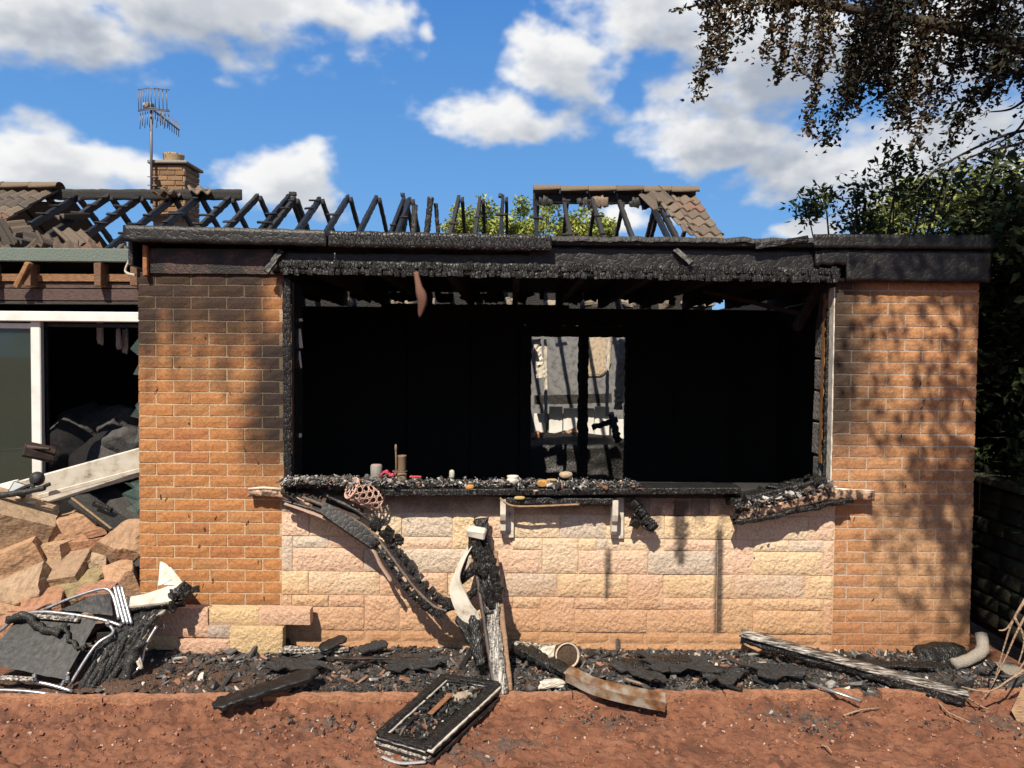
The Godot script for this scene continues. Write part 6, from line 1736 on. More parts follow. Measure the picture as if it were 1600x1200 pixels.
	g.sweep(curve([Vector3(2.274, 1.023, 0.06), Vector3(2.133, 1.027, 0.07), Vector3(1.964, 1.021, 0.09), Vector3(1.758, 0.979, 0.11), Vector3(1.553, 0.929, 0.13), Vector3(1.393, 0.894, 0.14)], 6), rect(0.04, 0.058, 3), Vector3.UP, [], 0.006, 12.0, nz)
	put("horn", g, M.melted, T)
	g = Geo.new(true)
	g.sweep(curve([Vector3(2.125, 0.999, 0.09), Vector3(1.957, 0.973, 0.11), Vector3(1.752, 0.931, 0.13), Vector3(1.548, 0.889, 0.15), Vector3(1.368, 0.866, 0.16)], 6), rect(0.04, 0.03, 3), Vector3.UP, [], 0.014, 24.0, nz)
	put("charred_underside", g, M.char, T)
	g = Geo.new(true)
	g.sweep([Vector3(2.282, 1.049, 0.05), Vector3(2.161, 1.052, 0.05), Vector3(2.036, 1.059, 0.05)], circle(0.007, 6), Vector3(0, 0, 1))
	put("lip", g, M.white, T)
	g = Geo.new(true)
	burnt(g, Vector3(2.04, 1.1, 0), Vector3(1.708, 1.013, 0.08), 0.03, 0.02, 0.003, 16.0)
	put("bead", g, M.ash_white, T)
	for k in 16:
		g = Geo.new()
		g.rock(Transform3D(tumble(), (Vector3(1.345, 0.905, 0.14)).lerp(Vector3(1.898, 1.107, 0.05), rng.randf()) + Vector3(rng.randf_range(-0.03, 0.03), rng.randf_range(0.0, 0.05), rng.randf_range(-0.03, 0.05))), Vector3(rng.randf_range(0.05, 0.12), rng.randf_range(0.03, 0.06), 0.015), nz, rng, 4, 3, 0.2)
		put("curled_flake", g, M.char, T)
	# the upright remains in the middle
	var top: Vector3 = Vector3(-0.186, 0.847, 0.06)
	T = thing("leaning_frame_post", Vector3(-0.05, -0.02, 0.575), "tall charred frame post leaning against the stone front, white and rusty rails at its foot", "frame post")
	g = Geo.new(true)
	burnt(g, Vector3(-0.239, 0.694, 0.1), Vector3(-0.077, 0, 0.654), 0.022, 0.03, 0.004, 16.0, Vector3(0, 0, 1), 0.03)
	put("rail", g, M.burnt_brown, T)
	g = Geo.new(true)
	g.c = Color(0.33, 0.2, 0.12)
	burnt(g, Vector3(-0.095, 0.655, 0.1), Vector3(0.004, 0, 0.62), 0.03, 0.035, 0.004, 16.0, Vector3(0, 0, 1), 0.03)
	put("rail", g, M.wood, T)
	g = Geo.new(true)
	burnt(g, Vector3(-0.141, 0.593, 0.14), Vector3(-0.042, 0, 0.67), 0.075, 0.04, 0.012, 12.0, Vector3(0, 0, 1), 0.025)
	put("rail", g, M.ash_grain_upright, T)
	g = Geo.new(true)
	burnt(g, top, Vector3(-0.121, 0.346, 0.36), 0.075, 0.05, 0.02, 14.0, Vector3(0, 0, 1), 0.02, 4)
	put("charred_core", g, M.char, T)
	g = Geo.new(true)
	burnt(g, Vector3(-0.217, 0.332, 0.32), Vector3(-0.162, 0.103, 0.52), 0.06, 0.05, 0.022, 18.0, Vector3(0, 0, 1), 0.02)
	put("charred_core", g, M.char, T)
	for k in 18:
		g = Geo.new()
		var u := rng.randf()
		g.rock(tf((Vector3(-0.198, 0.744, 0.14)).lerp(Vector3(-0.111, 0.436, 0.34), u) + Vector3(rng.randf_range(-0.05, 0.05), 0, 0.02), 0, 0, rng.randf_range(-20, 20)), Vector3(rng.randf_range(0.035, 0.06), rng.randf_range(0.06, 0.12), 0.04), nz, rng, 4, 4, 0.14)
		put("char_block", g, M.char, T)
	g = Geo.new(true)
	burnt(g, Vector3(-0.319, 0.481, 0.2), Vector3(-0.202, 0.601, 0.2), 0.05, 0.04, 0.016, 16.0, Vector3(0, 0, 1))
	burnt(g, Vector3(-0.292, 0.344, 0.24), Vector3(-0.176, 0.522, 0.24), 0.04, 0.04, 0.016, 16.0, Vector3(0, 0, 1))
	put("broken_arm", g, M.char, T)
	# white bent strip and its cap
	T = thing("bent_white_strip", Vector3(-0.296, 0.48, 0.3), "pale plastic window strip bowed outwards left of the leaning post", "plastic strip")
	g = Geo.new(true)
	bent(g, [Vector3(-0.244, 0.733, 0.16), Vector3(-0.296, 0.655, 0.2), Vector3(-0.347, 0.54, 0.24), Vector3(-0.368, 0.462, 0.27), Vector3(-0.325, 0.347, 0.31), Vector3(-0.254, 0.254, 0.34), Vector3(-0.184, 0.208, 0.36)], [Vector3(-0.226, 0.727, 0.2), Vector3(-0.27, 0.653, 0.25), Vector3(-0.305, 0.546, 0.29), Vector3(-0.276, 0.478, 0.32), Vector3(-0.232, 0.4, 0.35), Vector3(-0.185, 0.341, 0.37), Vector3(-0.176, 0.257, 0.38)], Vector3(0.004, 0, -0.008))
	put("strip", g, M.white_sooty, T)
	g = Geo.new(true)
	g.c = Color(0.04, 0.035, 0.03)
	g.sweep(curve([Vector3(-0.187, 0.774, 0.2), Vector3(-0.234, 0.719, 0.2), Vector3(-0.271, 0.633, 0.22), Vector3(-0.293, 0.54, 0.24)], 5), rect(0.02, 0.012, 2), Vector3(0, 0, 1), [], 0.003, 20.0, nz)
	put("melted_back", g, M.char_tint, T)
	g = Geo.new()
	g.box(tf(Vector3(-0.211, 0.798, 0.2), 15, -10, -8), Vector3(0.115, 0.055, 0.06), 0.008, 0.003, rng)
	put("cap", g, M.white_sooty, T)

func ground_things() -> void:
	var g: Geo
	# stacked square frames lying half on the edging
	var base: Vector3 = Vector3(-0.354, -0.04, 0.887)
	var T := thing("collapsed_window_frame", base, "square charred window frame of several layers lying on the red soil", "window frame")
	var c := [Vector3(-0.63, 0.03, 1.179), Vector3(-0.382, 0.03, 1.311), Vector3(-0.064, 0.06, 0.66), Vector3(-0.37, 0.06, 0.563)]
	for layer in 6:
		var dy := -0.0165 * layer
		var mat: Material = [M.char, M.white_sooty, M.char_board, M.ash_white, M.burnt_brown, M.ash_white][layer]
		for k in 4:
			g = Geo.new(true)
			var j := Vector3(rng.randf_range(-0.012, 0.012), dy, rng.randf_range(-0.012, 0.012)) * (1.0 if layer else 0.5)
			var a: Vector3 = c[k] + j
			var b: Vector3 = c[(k + 1) % 4] + j
			burnt(g, a, b, 0.045 if layer == 0 else 0.035, 0.011, 0.004, 18.0, Vector3.UP, 0.025)
			put("frame_bar", g, mat, T)
	g = Geo.new(true)
	var quadmid := []
	for q in c: quadmid.append(q + Vector3(0, -0.04, 0))
	g.quad(quadmid[0], quadmid[1], quadmid[2], quadmid[3])
	put("ash_filling", g, M.char, T)
	g = Geo.new()
	g.c = Color(0.33, 0.15, 0.07)
	g.beam(Vector3(-0.408, 0.02, 0.95), Vector3(-0.314, 0.05, 0.773), 0.03, 0.012, Vector3.UP, 0.003, 0.003, rng)
	put("wood_splinter", g, M.wood, T)
	g = Geo.new(true)
	burnt(g, Vector3(-0.466, 0.03, 0.794), Vector3(-0.324, 0.03, 0.853), 0.04, 0.015, 0.008, 20.0)
	burnt(g, Vector3(-0.545, 0, 1.077), Vector3(-0.369, 0.03, 0.737), 0.03, 0.015, 0.008, 20.0)
	put("charred_strip", g, M.char, T)
	g = Geo.new()
	g.c = Color(0.5, 0.4, 0.3)
	g.rock(tf(Vector3(-0.257, 0.02, 0.736), 0, 30, 0), Vector3(0.1, 0.03, 0.06), nz, rng, 4, 3, 0.1)
	put("plaster_scrap", g, M.rubble, T)
	g = Geo.new(true)
	g.c = Color(0.4, 0.4, 0.4)
	g.sweep(curve([Vector3(-0.6, -0.03, 1.282), Vector3(-0.507, -0.03, 1.338), Vector3(-0.389, -0.03, 1.325)], 5), rect(0.02, 0.006, 2))
	solo("grey_strip", g, M.tint, Transform3D(), "thin grey strip lying under the front of the collapsed frame", "strip")
	# loose burnt boards
	var planks := [
		[Vector3(-1.55, 0.03, 0.906), Vector3(-1.076, 0.09, 0.597), 0.11, 0.03, M.char_board, "charred_plank", "broad charred plank lying across the edging left of the collapsed frame"],
		[Vector3(0.038, 0.1, 0.211), Vector3(0.396, 0.05, 0.558), 0.1, 0.05, M.char, "charred_plank", "thick black board sloping from the post's foot to the rusty strip"],
		[Vector3(0.014, 0.097, 0.16), Vector3(0.337, 0.075, 0.2), 0.05, 0.035, M.ash_white, "burnt_batten", "grey burnt batten lying along the wall between the post and the round pot"],
		[Vector3(-1.42, 0.06, 0.202), Vector3(-0.994, 0.06, 0.172), 0.05, 0.03, M.ash_white, "burnt_batten", "ashen batten under the stone front right of the fallen panel"],
		[Vector3(-1.155, 0.08, 0.238), Vector3(-1.023, 0.12, 0.128), 0.1, 0.015, M.char_board, "charred_plank", "short black board end sticking up by the wall left of the sagging frame"],
		[Vector3(-0.92, 0.08, 0.243), Vector3(-0.758, 0.1, 0.166), 0.1, 0.02, M.char_dull, "charred_plank", "black scrap of board under the sagging frame"],
		[Vector3(0.64, 0.05, 0.37), Vector3(1.114, 0.06, 0.287), 0.1, 0.03, M.char, "charred_plank", "crumbled black board along the wall right of the round pot"],
		[Vector3(1.105, 0.05, 0.407), Vector3(1.393, 0.05, 0.447), 0.05, 0.03, M.char, "charred_plank", "short charred board under the upper end of the long ashen beam"],
		[Vector3(1.892, 0.06, 0.319), Vector3(2.62, 0.04, 0.32), 0.08, 0.03, M.char, "charred_plank", "charred board along the wall foot of the right pier"],
		[Vector3(0.655, 0.04, 0.528), Vector3(0.758, 0.03, 0.59), 0.02, 0.012, M.rusty_metal, "burnt_batten", "thin brown stick on the ash right of the rusty strip"],
		[Vector3(1.076, 0.03, 0.451), Vector3(1.297, 0.03, 0.646), 0.03, 0.012, M.char_board, "burnt_batten", "thin black lath lying on the ash left of the aluminium rod"],
		[Vector3(-0.314, 0.317, 0.3), Vector3(-0.163, 0.133, 0.5), 0.06, 0.03, M.char, "charred_plank", "splintered black piece leaning at the left of the post's foot"],
		[Vector3(-0.935, 0.05, 0.451), Vector3(-0.793, 0.05, 0.304), 0.03, 0.015, M.char_board, "burnt_batten", "thin bent stick on the ash under the sagging frame"],
		[Vector3(-1.25, 0.06, 0.32), Vector3(-0.409, 0.05, 0.296), 0.025, 0.014, M.burnt_brown, "burnt_batten", "long thin brown lath lying along the ash under the sagging frame"],
	]
	for p in planks:
		g = Geo.new(true)
		var half: Vector3 = (p[1] - p[0]) * 0.5
		var n := maxi(8, int(half.length() * 2.0 / 0.02))
		var sc := []
		for i in n + 1:
			var end := minf(i, n - i) / float(n)
			sc.append((0.82 + 0.35 * nz.get_noise_2d(i * 900.0, half.x * 9000.0)) * (0.55 + 0.45 * smoothstep(0.0, 0.09, end)))
		g.sweep(jag(line(-half, half, n), p[3] * 0.06), rect(p[2] * 1.1, p[3], 4), Vector3(0.06, 1, 0.1).normalized(), sc, p[3] * 0.3, 14.0, nz)
		solo(p[5], g, p[4], Transform3D(Basis(), p[0].lerp(p[1], 0.5)), p[6], "board" if p[5] == "charred_plank" else "batten", "burnt boards in the ash")
	# crumpled scraps of roofing felt pressed into the ash
	var spots := [[Vector3(0.762, 0.04, 0.436), 0.2, "crumpled black felt scrap by the round pot's right side"], [Vector3(1.002, 0.05, 0.362), 0.24, "curled felt scrap close to the stone front below the tar stains"], [Vector3(1.228, 0.035, 0.504), 0.16, "flat felt scrap just left of the aluminium rod"], [Vector3(1.564, 0.04, 0.437), 0.18, "felt scrap under the middle of the long ashen beam"], [Vector3(-0.592, 0.04, 0.372), 0.2, "felt scrap left of the leaning post's foot"], [Vector3(-1.262, 0.05, 0.411), 0.2, "felt scrap right below the fallen stone panel"]]
	for s in spots:
		g = Geo.new(true)
		var rows := []
		for jj in 9:
			var row := []
			for ii in 9:
				var u := ii / 8.0 - 0.5
				var w := jj / 8.0 - 0.5
				var q := Vector3(u * s[1] * 1.6, 0, w * s[1])
				q *= 1.0 + 0.5 * nz.get_noise_2d(atan2(w, u) * 120.0 + s[1] * 9000.0, 4.0)
				q.y = 0.045 * absf(nz.get_noise_2d(q.x * 900.0 + s[1] * 9999.0, q.z * 900.0)) + 0.02 * absf(u * 2.0)
				row.append(q)
			rows.append(row)
		for jj in 8:
			for ii in 8:
				g.quad(rows[jj][ii], rows[jj + 1][ii], rows[jj + 1][ii + 1], rows[jj][ii + 1])
				g.quad(rows[jj][ii + 1] - Vector3(0, 0.006, 0), rows[jj + 1][ii + 1] - Vector3(0, 0.006, 0), rows[jj + 1][ii] - Vector3(0, 0.006, 0), rows[jj][ii] - Vector3(0, 0.006, 0))
		solo("felt_scrap", g, M.felt_black, tf(s[0], 0, rng.randf_range(-40, 40), 0), s[2], "felt scrap", "scraps of roofing felt in the ash")
	# rusty flashing
	T = thing("rusty_metal_strip", Vector3(0.589, 0.02, 0.612), "bent metal strip, grey above and rusty below, lying over the path edge", "metal strip")
	var e0: Vector3 = Vector3(0.327, 0.1, 0.556)
	var e1: Vector3 = Vector3(0.505, 0.08, 0.712)
	var e2: Vector3 = Vector3(0.843, 0.035, 0.779)
	g = Geo.new()
	g.sweep(jag(curve([e0, e1, e2], 7), 0.003), rect(0.075, 0.004, 4), Vector3(0.05, 1, 0.45).normalized(), [], 0.0015, 14.0, nz)
	put("flange", g, M.rusty_metal, T)
	g = Geo.new()
	var dn := Vector3(-0.01, -0.025, 0.045)
	g.sweep(curve([e0 + dn, e1 + dn, e2 + dn], 7), rect(0.006, 0.05, 2), Vector3.UP, [], 0.002, 14.0, nz)
	put("lip", g, M.rusty_metal, T)
	g = Geo.new()
	g.c = Color(0.6, 0.52, 0.46)
	g.rock(tf(Vector3(0.239, 0.03, 0.583), 0, 20, 0), Vector3(0.14, 0.035, 0.05), nz, rng, 6, 6, 0.3)
	solo("pale_scrap", g, M.white_sooty, Transform3D(), "pale melted scrap just right of the leaning post's foot", "plastic scrap")
	g = Geo.new()
	g.c = Color(0.5, 0.42, 0.38)
	g.rock(tf(Vector3(0.24, 0.077, 0.25), 0, 20, 10), Vector3(0.13, 0.08, 0.06), nz, rng, 5, 5, 0.2)
	solo("pale_scrap", g, M.white_sooty, Transform3D(), "crumpled pinkish scrap left of the round pot", "plastic scrap")
	# the long beam on the right
	T = thing("ashen_beam", Vector3(2.033, 0.05, 0.433), "long ashen white and black beam sloping from the wall down over the right end of the path", "beam")
	var b0: Vector3 = Vector3(1.427, 0.181, 0.16)
	var b1: Vector3 = Vector3(2.54, 0.02, 0.664)
	g = Geo.new(true)
	burnt(g, b0, b1, 0.085, 0.024, 0.005, 9.0, Vector3.UP, 0.04, 4)
	put("upper_board", g, M.ash_grain, T)
	g = Geo.new(true)
	burnt(g, b0 + Vector3(0.01, -0.035, -0.005), b1 + Vector3(-0.02, -0.028, 0.0), 0.07, 0.045, 0.012, 14.0, Vector3.UP, 0.03, 4)
	put("charred_core", g, M.char, T)
	g = Geo.new(true)
	g.sweep([Vector3(1.697, 0.035, 0.547), Vector3(1.792, 0.03, 0.652), Vector3(1.909, 0.02, 0.748)], circle(0.009, 7))
	solo("aluminium_rod", g, M.aluminium, Transform3D(), "short shiny rod lying over the edging below the long ashen beam", "rod")
	# round pot full of soil, lying open towards the garden
	var pf := Transform3D(Basis.from_euler(Vector3(deg_to_rad(78), deg_to_rad(12), 0)), Vector3(0.343, 0.093, 0.33))
	T = thing("cream_pot", Vector3(0.343, 0.093, 0.33), "round cream pot lying on its side, packed with dark soil", "pot")
	g = Geo.new(true)
	g.c = Color(0.6, 0.48, 0.36)
	g.lathe(pf, [Vector2(0.05, -0.14), Vector2(0.072, 0.0), Vector2(0.076, 0.012), Vector2(0.066, 0.012), Vector2(0.064, -0.02), Vector2(0.0, -0.02)], 26)
	put("shell", g, M.tint, T)
	g = Geo.new(true)
	g.c = Color(0.09, 0.055, 0.035)
	g.rock(pf * tf(Vector3(0, -0.02, 0)), Vector3(0.125, 0.05, 0.125), nz, rng, 7, 0, 0.12, 0.7)
	put("soil_plug", g, M.rubble, T)
	# drain elbow and black bag by the right corner
	g = Geo.new(true)
	g.sweep(curve([Vector3(2.669, 0.048, 0.3), Vector3(2.789, 0.064, 0.26), Vector3(2.902, 0.101, 0.2), Vector3(2.925, 0.179, 0.14)], 6), circle(0.035, 12), Vector3(0, 0.3, 1).normalized(), [], 0.004, 14.0, nz)
	solo("drain_elbow", g, M.concrete, Transform3D(), "curved grey drain pipe end at the foot of the right brick corner", "pipe")
	g = Geo.new(true)
	g.rock(tf(Vector3(2.682, 0.04, 0.14), 0, 10, 0), Vector3(0.3, 0.12, 0.16), nz, rng, 9, 3, 0.14, 0.7)
	solo("black_lump", g, M.char, Transform3D(), "rounded black lump against the wall beside the drain pipe", "charred lump")
	# roots and twigs at the right edge
	T = thing("pulled_roots", Vector3(2.887, -0.02, 0.558), "pale dead roots and twigs sticking out at the right edge", "roots")
	g = Geo.new(true)
	for p in [[Vector3(2.846, 0.608, 0.75), Vector3(2.748, 0.415, 0.75), Vector3(2.703, 0.245, 0.72), Vector3(2.643, 0.076, 0.7)], [Vector3(2.843, 0.695, 0.75), Vector3(2.735, 0.481, 0.74), Vector3(2.707, 0.351, 0.72), Vector3(2.666, 0.13, 0.7)], [Vector3(2.822, 0.26, 0.8), Vector3(2.688, 0.172, 0.8), Vector3(2.583, 0.093, 0.78), Vector3(2.457, 0.099, 0.74)], [Vector3(2.848, 0.426, 0.78), Vector3(2.754, 0.259, 0.8), Vector3(2.668, 0.111, 0.78)], [Vector3(2.729, 0.484, 0.75), Vector3(2.784, 0.362, 0.75), Vector3(2.754, 0.222, 0.75)], [Vector3(2.778, 0.572, 0.75), Vector3(2.715, 0.421, 0.72), Vector3(2.676, 0.396, 0.7)], [Vector3(2.583, 0.093, 0.78), Vector3(2.555, 0.031, 0.76)]]:
		limb(g, p, 0.008, 0.003, 5)
	g.c = Color(0.34, 0.24, 0.17)
	var root_mat: StandardMaterial3D = M.bark.duplicate()
	root_mat.albedo_color = lin(0.36, 0.25, 0.17)
	put("root", g, root_mat, T)
	for k in [[Vector3(1.792, -0.035, 0.806), Vector3(1.901, -0.03, 0.77), Vector3(2.027, -0.03, 0.721), "forked pale twig lying on the soil below the aluminium rod"], [Vector3(2.394, -0.03, 0.627), Vector3(2.36, -0.03, 0.783), Vector3(2.425, -0.03, 0.878), "curved pale root lying on the soil under the beam's low end"], [Vector3(1.548, -0.04, 1.122), Vector3(1.561, -0.04, 1.153), Vector3(1.571, -0.04, 1.19), "tiny twig on the open soil near the bottom"], [Vector3(2.557, -0.01, 0.562), Vector3(2.567, -0.02, 0.725), Vector3(2.606, -0.02, 0.747), "thin root between the beam end and the gravelly ash at right"]]:
		g = Geo.new(true)
		limb(g, [k[0], k[1] + Vector3(0, 0.01, 0), k[2]], 0.007, 0.003, 5)
		solo("twig", g, root_mat, Transform3D(), k[3], "twig")
	g = Geo.new(true)
	g.c = Color(0.4, 0.25, 0.14)
	bent(g, [Vector3(2.693, -0.002, 0.8), Vector3(2.745, 0.077, 0.78), Vector3(2.797, 0.156, 0.76)], [Vector3(2.71, -0.059, 0.84), Vector3(2.763, -0.034, 0.82), Vector3(2.8, 0.086, 0.8)], Vector3(0.004, 0, -0.006))
	solo("dry_leaf", g, M.wood, Transform3D(), "big dry brown leaf standing at the lower right edge", "leaf")

func scatter_all() -> void:
	# nobody could count these: chips and flakes of char, ash and clods
	var chip := Geo.new()
	chip.rock(tf(Vector3.ZERO), Vector3(1, 0.25, 0.6), nz, rng, 2, 3, 0.2, 0.1)
	var chunk := Geo.new()
	chunk.rock(tf(Vector3.ZERO), Vector3(1, 0.7, 0.8), nz, rng, 2, 4, 0.25, 0.15)
	var sliver := Geo.new()
	sliver.rock(tf(Vector3.ZERO), Vector3(1, 0.12, 0.18), nz, rng, 2, 2, 0.15, 0.05)
	var meshes := [chip.done(), chunk.done(), sliver.done()]
	var tones := func() -> Color:
		var t := rng.randf()
		if t < 0.6: return Color(0.018, 0.0175, 0.0175) * rng.randf_range(0.6, 2.0)
		if t < 0.84: return Color(0.065, 0.062, 0.06) * rng.randf_range(0.6, 1.6)
		if t < 0.89: return Color(0.24, 0.225, 0.21) * rng.randf_range(0.7, 1.3)
		if t < 0.975: return Color(0.2, 0.1, 0.06)
		return Color(0.42, 0.39, 0.35)
	var P := thing("char_litter", Vector3.ZERO, "black and grey chips of char strewn over the path and the soil's edge", "litter")
	P.set_meta("kind", "stuff")
	for k in 3:
		var where := []
		var cols := []
		for i in [9000, 4200, 4200][k]:
			var x := rng.randf_range(-2.1, 2.95)
			if rng.randf() < 0.12: x = rng.randf_range(-2.8, -1.2)
			var z := rng.randf_range(0.03, edge_z(x) - 0.02)
			if x < -1.3 and z > 0.32 and rng.randf() < 0.75: continue
			if nz.get_noise_2d(x * 260.0, z * 400.0) < -0.18 and rng.randf() < 0.6: continue
			var s: float = [0.015, 0.012, 0.027][k] * exp(rng.randfn() * 0.55)
			var b := Basis.from_euler(Vector3(rng.randfn() * 0.5, rng.randf() * TAU, rng.randfn() * 0.5)) if k != 1 else tumble()
			where.append(Transform3D(b.scaled(Vector3.ONE * s), Vector3(x, bed_y(x, z) + s * 0.12, z)))
			cols.append(tones.call())
		for i in [420, 160, 160][k]:              # thrown over the edge
			var c: Array = [[-0.95, 0.92, 0.18], [-0.5, 1.02, 0.25], [0.52, 0.84, 0.12], [1.5, 0.78, 0.28], [1.62, 0.95, 0.14], [2.68, 0.8, 0.3], [-0.3, 1.2, 0.3], [2.75, 1.0, 0.2]][rng.randi() % 8]
			var x: float = c[0] + rng.randfn() * c[2]
			var z: float = c[1] + rng.randfn() * c[2] * 0.45
			var s: float = minf(0.03, [0.013, 0.01, 0.024][k] * exp(rng.randfn() * 0.45))
			where.append(Transform3D(tumble().scaled(Vector3.ONE * s), Vector3(x, maxf(soil_y(x, z), -0.06) + s * 0.15, z)))
			cols.append(tones.call())
		for i in [160, 60, 90][k]:                # inside the collapsed frame
			var u := rng.randf()
			var w := rng.randf()
			var p := (Vector3(-0.609, 0, 1.078)).lerp(Vector3(-0.421, 0, 1.179), u).lerp((Vector3(-0.34, 0.03, 0.578)).lerp(Vector3(-0.128, 0.03, 0.642), u), w)
			var s: float = [0.02, 0.014, 0.035][k] * exp(rng.randfn() * 0.4)
			where.append(Transform3D(tumble().scaled(Vector3.ONE * s), p))
			cols.append(tones.call())
		for i in [2000, 600, 900][k]:              # on the sill
			var u := rng.randf()
			var p := Vector3(lerpf(-1.42, -0.68, u), 1.075, 0.08)
			if i % 3 == 1: p = Vector3(lerpf(-0.7, 0.8, u), 1.065, 0.05)
			if i % 3 == 2: p = Vector3(lerpf(1.38, 2.0, u), lerpf(0.95, 1.075, u), lerpf(0.12, 0.03, u))
			p += Vector3(0, rng.randf() * 0.03, rng.randfn() * 0.06)
			var s: float = minf(0.042, [0.018, 0.012, 0.03][k] * exp(rng.randfn() * 0.5))
			where.append(Transform3D(Basis.from_euler(Vector3(rng.randfn() * 0.7, rng.randf() * TAU, rng.randfn() * 0.7)).scaled(Vector3.ONE * s), p))
			cols.append(tones.call() if rng.randf() < 0.74 else Color(0.34, 0.33, 0.31) * rng.randf_range(0.4, 1.3))
		many("chip", meshes[k], M.fragment, where, cols, P)
	var where := []
	var cols := []
	for i in 4200:
		var x := rng.randf_range(-2.8, 3.2)
		var z := edge_z(x) + 0.04 + pow(rng.randf(), 1.3) * 0.75
		var s := minf(0.022, 0.007 * exp(rng.randfn() * 0.6))
		where.append(Transform3D(tumble().scaled(Vector3.ONE * s), Vector3(x, soil_y(x, z) + s * 0.1, z)))
		var t := rng.randf()
		cols.append((Color(0.21, 0.088, 0.05) if t < 0.8 else Color(0.15, 0.065, 0.04) if t < 0.95 else Color(0.42, 0.3, 0.22)) * rng.randf_range(0.8, 1.2))
	var clods := many("soil_clod", meshes[1], M.fragment, where, cols)
	tag(clods, "crumbs and clods of red soil lying on the ground in front", "soil")
	# rubbish in the room beyond the inner doorway
	var R := thing("rear_room_debris", Vector3(0.75, 0.06, -4.6), "mound of black debris on the floor of the room behind the inner doorway", "debris")
	R.set_meta("kind", "stuff")
	var g := Geo.new(true)
	g.rock(tf(Vector3(0.75, 0.2, -6.0)), Vector3(1.9, 1.1, 1.2), nz, rng, 16, 3, 0.13, 0.7)
	put("mound", g, M.char, R)
	for k in 2:
		var w2 := []
		var c2 := []
		for i in 700:
			var a := rng.randf() * TAU
			var r := sqrt(rng.randf())
			var p := Vector3(0.75 + 0.85 * r * cos(a), 0.76 - 0.5 * r * r + rng.randf() * 0.05, -5.95 + 0.55 * r * sin(a))
			var s := 0.05 * exp(rng.randfn() * 0.5)
			w2.append(Transform3D(tumble().scaled(Vector3.ONE * s), p))
			c2.append(tones.call())
		many("scrap", meshes[k * 2], M.fragment, w2, c2, R)
	for k in [[Vector3(0.859, 0.775, -6), Vector3(0.2, 0.2, 0.16), Vector3(10, 20, 14), Color(0.5, 0.24, 0.12), "orange broken stone seen through the inner doorway left of its post"], [Vector3(0.384, 0.709, -5.9), Vector3(0.16, 0.26, 0.14), Vector3(10, 20, 34), Color(0.5, 0.26, 0.15), "pinkish stone at the left side of the inner doorway"], [Vector3(0.881, 0.581, -5.8), Vector3(0.22, 0.06, 0.14), Vector3(10, -10, 4), Color(0.45, 0.3, 0.18), "flat tan stone below the orange one in the doorway"], [Vector3(0.901, 0.43, -5.6), Vector3(0.13, 0.13, 0.12), Vector3(10, -10, 4), Color(0.38, 0.27, 0.18), "small buff stone at the foot of the doorway's post"]]:
		g = Geo.new()
		g.c = k[3]
		g.rock(tf(Vector3.ZERO), k[1], nz, rng, 5, 4, 0.06)
		solo("doorway_stone", g, M.rubble, tf(k[0], k[2].x, k[2].y, k[2].z), k[4], "stone")
	for k in 26:
		g = Geo.new()
		g.c = [Color(0.5, 0.42, 0.33), Color(0.36, 0.22, 0.14), Color(0.55, 0.53, 0.5), Color(0.06, 0.055, 0.05)][k % 4]
		var a := rng.randf() * TAU
		var r := sqrt(rng.randf())
		g.rock(Transform3D(tumble(), Vector3(0.75 + 0.7 * r * cos(a), 0.80 - 0.42 * r * r, -5.9 + 0.45 * r * sin(a))), Vector3(rng.randf_range(0.08, 0.2), 0.03, rng.randf_range(0.05, 0.14)), nz, rng, 3, 4, 0.15)
		put("broken_piece", g, M.rubble, R)
	g = Geo.new()
	g.c = Color(0.45, 0.33, 0.22)
	g.beam(Vector3(1.086, 0.453, -5.7), Vector3(1.464, 0.592, -5.9), 0.16, 0.02, Vector3(0.2, 0.8, 0.5).normalized(), 0.003, 0.003, rng)
	solo("tan_board", g, M.wood, Transform3D(), "tan board lying aslant in the right half of the inner doorway", "board")
	g = Geo.new()
	g.rock(tf(Vector3(1.304, 0.416, -5.6), 0, 20, -8), Vector3(0.3, 0.06, 0.14), nz, rng, 6, 3, 0.15)
	solo("white_scrap", g, M.white_sooty, Transform3D(), "white melted scrap at the foot of the door lining on the right", "plastic scrap")
	g = Geo.new()
	g.c = Color(0.08, 0.14, 0.3)
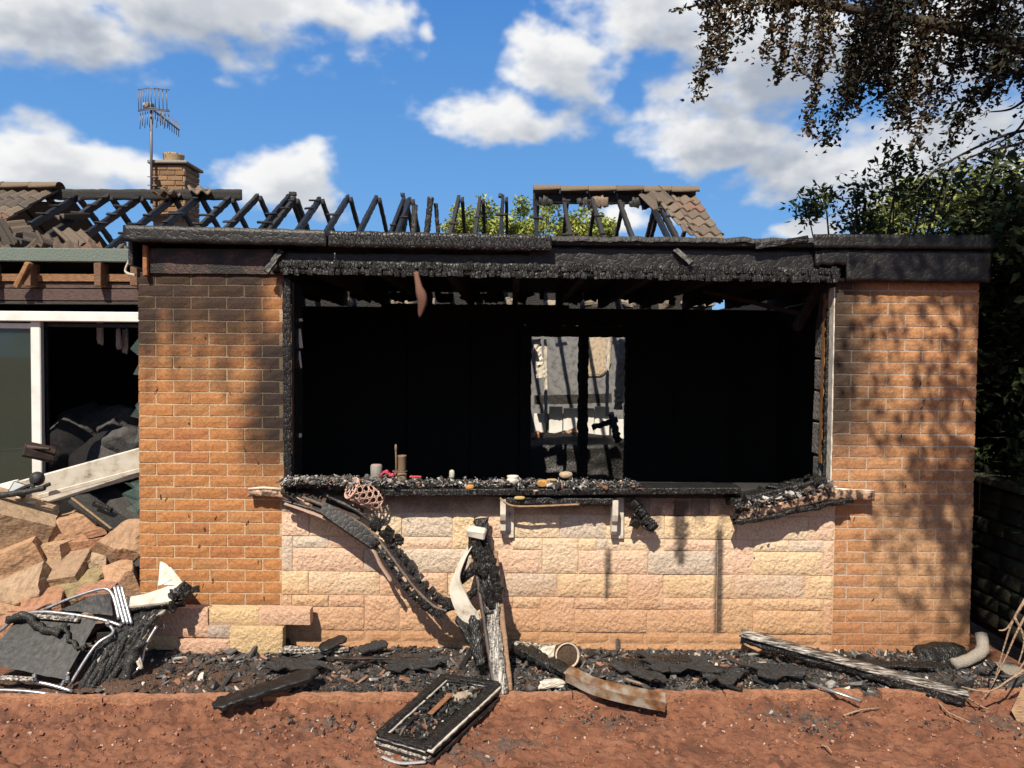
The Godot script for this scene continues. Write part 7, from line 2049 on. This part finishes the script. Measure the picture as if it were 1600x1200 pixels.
	g.box(tf(Vector3(0.66, 0.664, -6), 0, 0, 4), Vector3(0.09, 0.16, 0.05), 0.01)
	var tin := solo("blue_carton", g, M.tint, Transform3D(), "small blue and grey carton standing in the left half of the inner doorway", "carton")
	g = Geo.new(true)
	g.c = Color(0.035, 0.033, 0.03)
	burnt(g, Vector3(0.992, 1.027, -4.6), Vector3(1.306, 1.133, -4.6), 0.05, 0.06, 0.02, 16.0)
	burnt(g, Vector3(1.201, 1.202, -4.4), Vector3(1.262, 0.898, -4.2), 0.06, 0.05, 0.02, 16.0)
	solo("burnt_cabinet_edge", g, M.char, Transform3D(), "charred broken edge at the right of the inner doorway", "charred lump")

# ---------------------------------------------------------------- scene
func _ready() -> void:
	rng.seed = 20240613
	nz.seed = 5
	nz.noise_type = FastNoiseLite.TYPE_SIMPLEX_SMOOTH
	nz.frequency = 0.01
	nz.fractal_octaves = 3
	var cam := Camera3D.new()
	cam.name = "camera"
	cam.fov = 53.05
	cam.near = 0.05
	cam.far = 3000.0
	cam.position = Vector3(0, 1.855, 4.87)
	cam.rotation_degrees = Vector3(-1.81, 0, 0.5)
	add_child(cam)
	cam.current = true
	var env := Environment.new()
	env.background_mode = Environment.BG_SKY
	var pano := PanoramaSkyMaterial.new()
	pano.panorama = sky_picture()
	var sky := Sky.new()
	sky.sky_material = pano
	env.sky = sky
	env.tonemap_mode = Environment.TONE_MAPPER_LINEAR
	env.tonemap_exposure = 1.45
	env.sdfgi_enabled = true
	env.ssao_enabled = true
	env.ssil_enabled = true
	var we := WorldEnvironment.new()
	we.name = "world"
	we.environment = env
	add_child(we)
	var sun := DirectionalLight3D.new()
	sun.name = "sun"
	sun.light_energy = 1.6
	sun.light_color = Color(1.0, 0.95, 0.87)
	sun.light_angular_distance = 0.53
	sun.shadow_enabled = true
	add_child(sun)
	sun.look_at_from_position(Vector3(-0.32, 1.2, 1.0), Vector3.ZERO)
	materials()
	ground()
	extension()
	house()
	aerial()
	plants()
	rubble()
	stone_panel()
	frames()
	loungers()
	left_clutter()
	sill_things()
	ground_things()
	scatter_all()
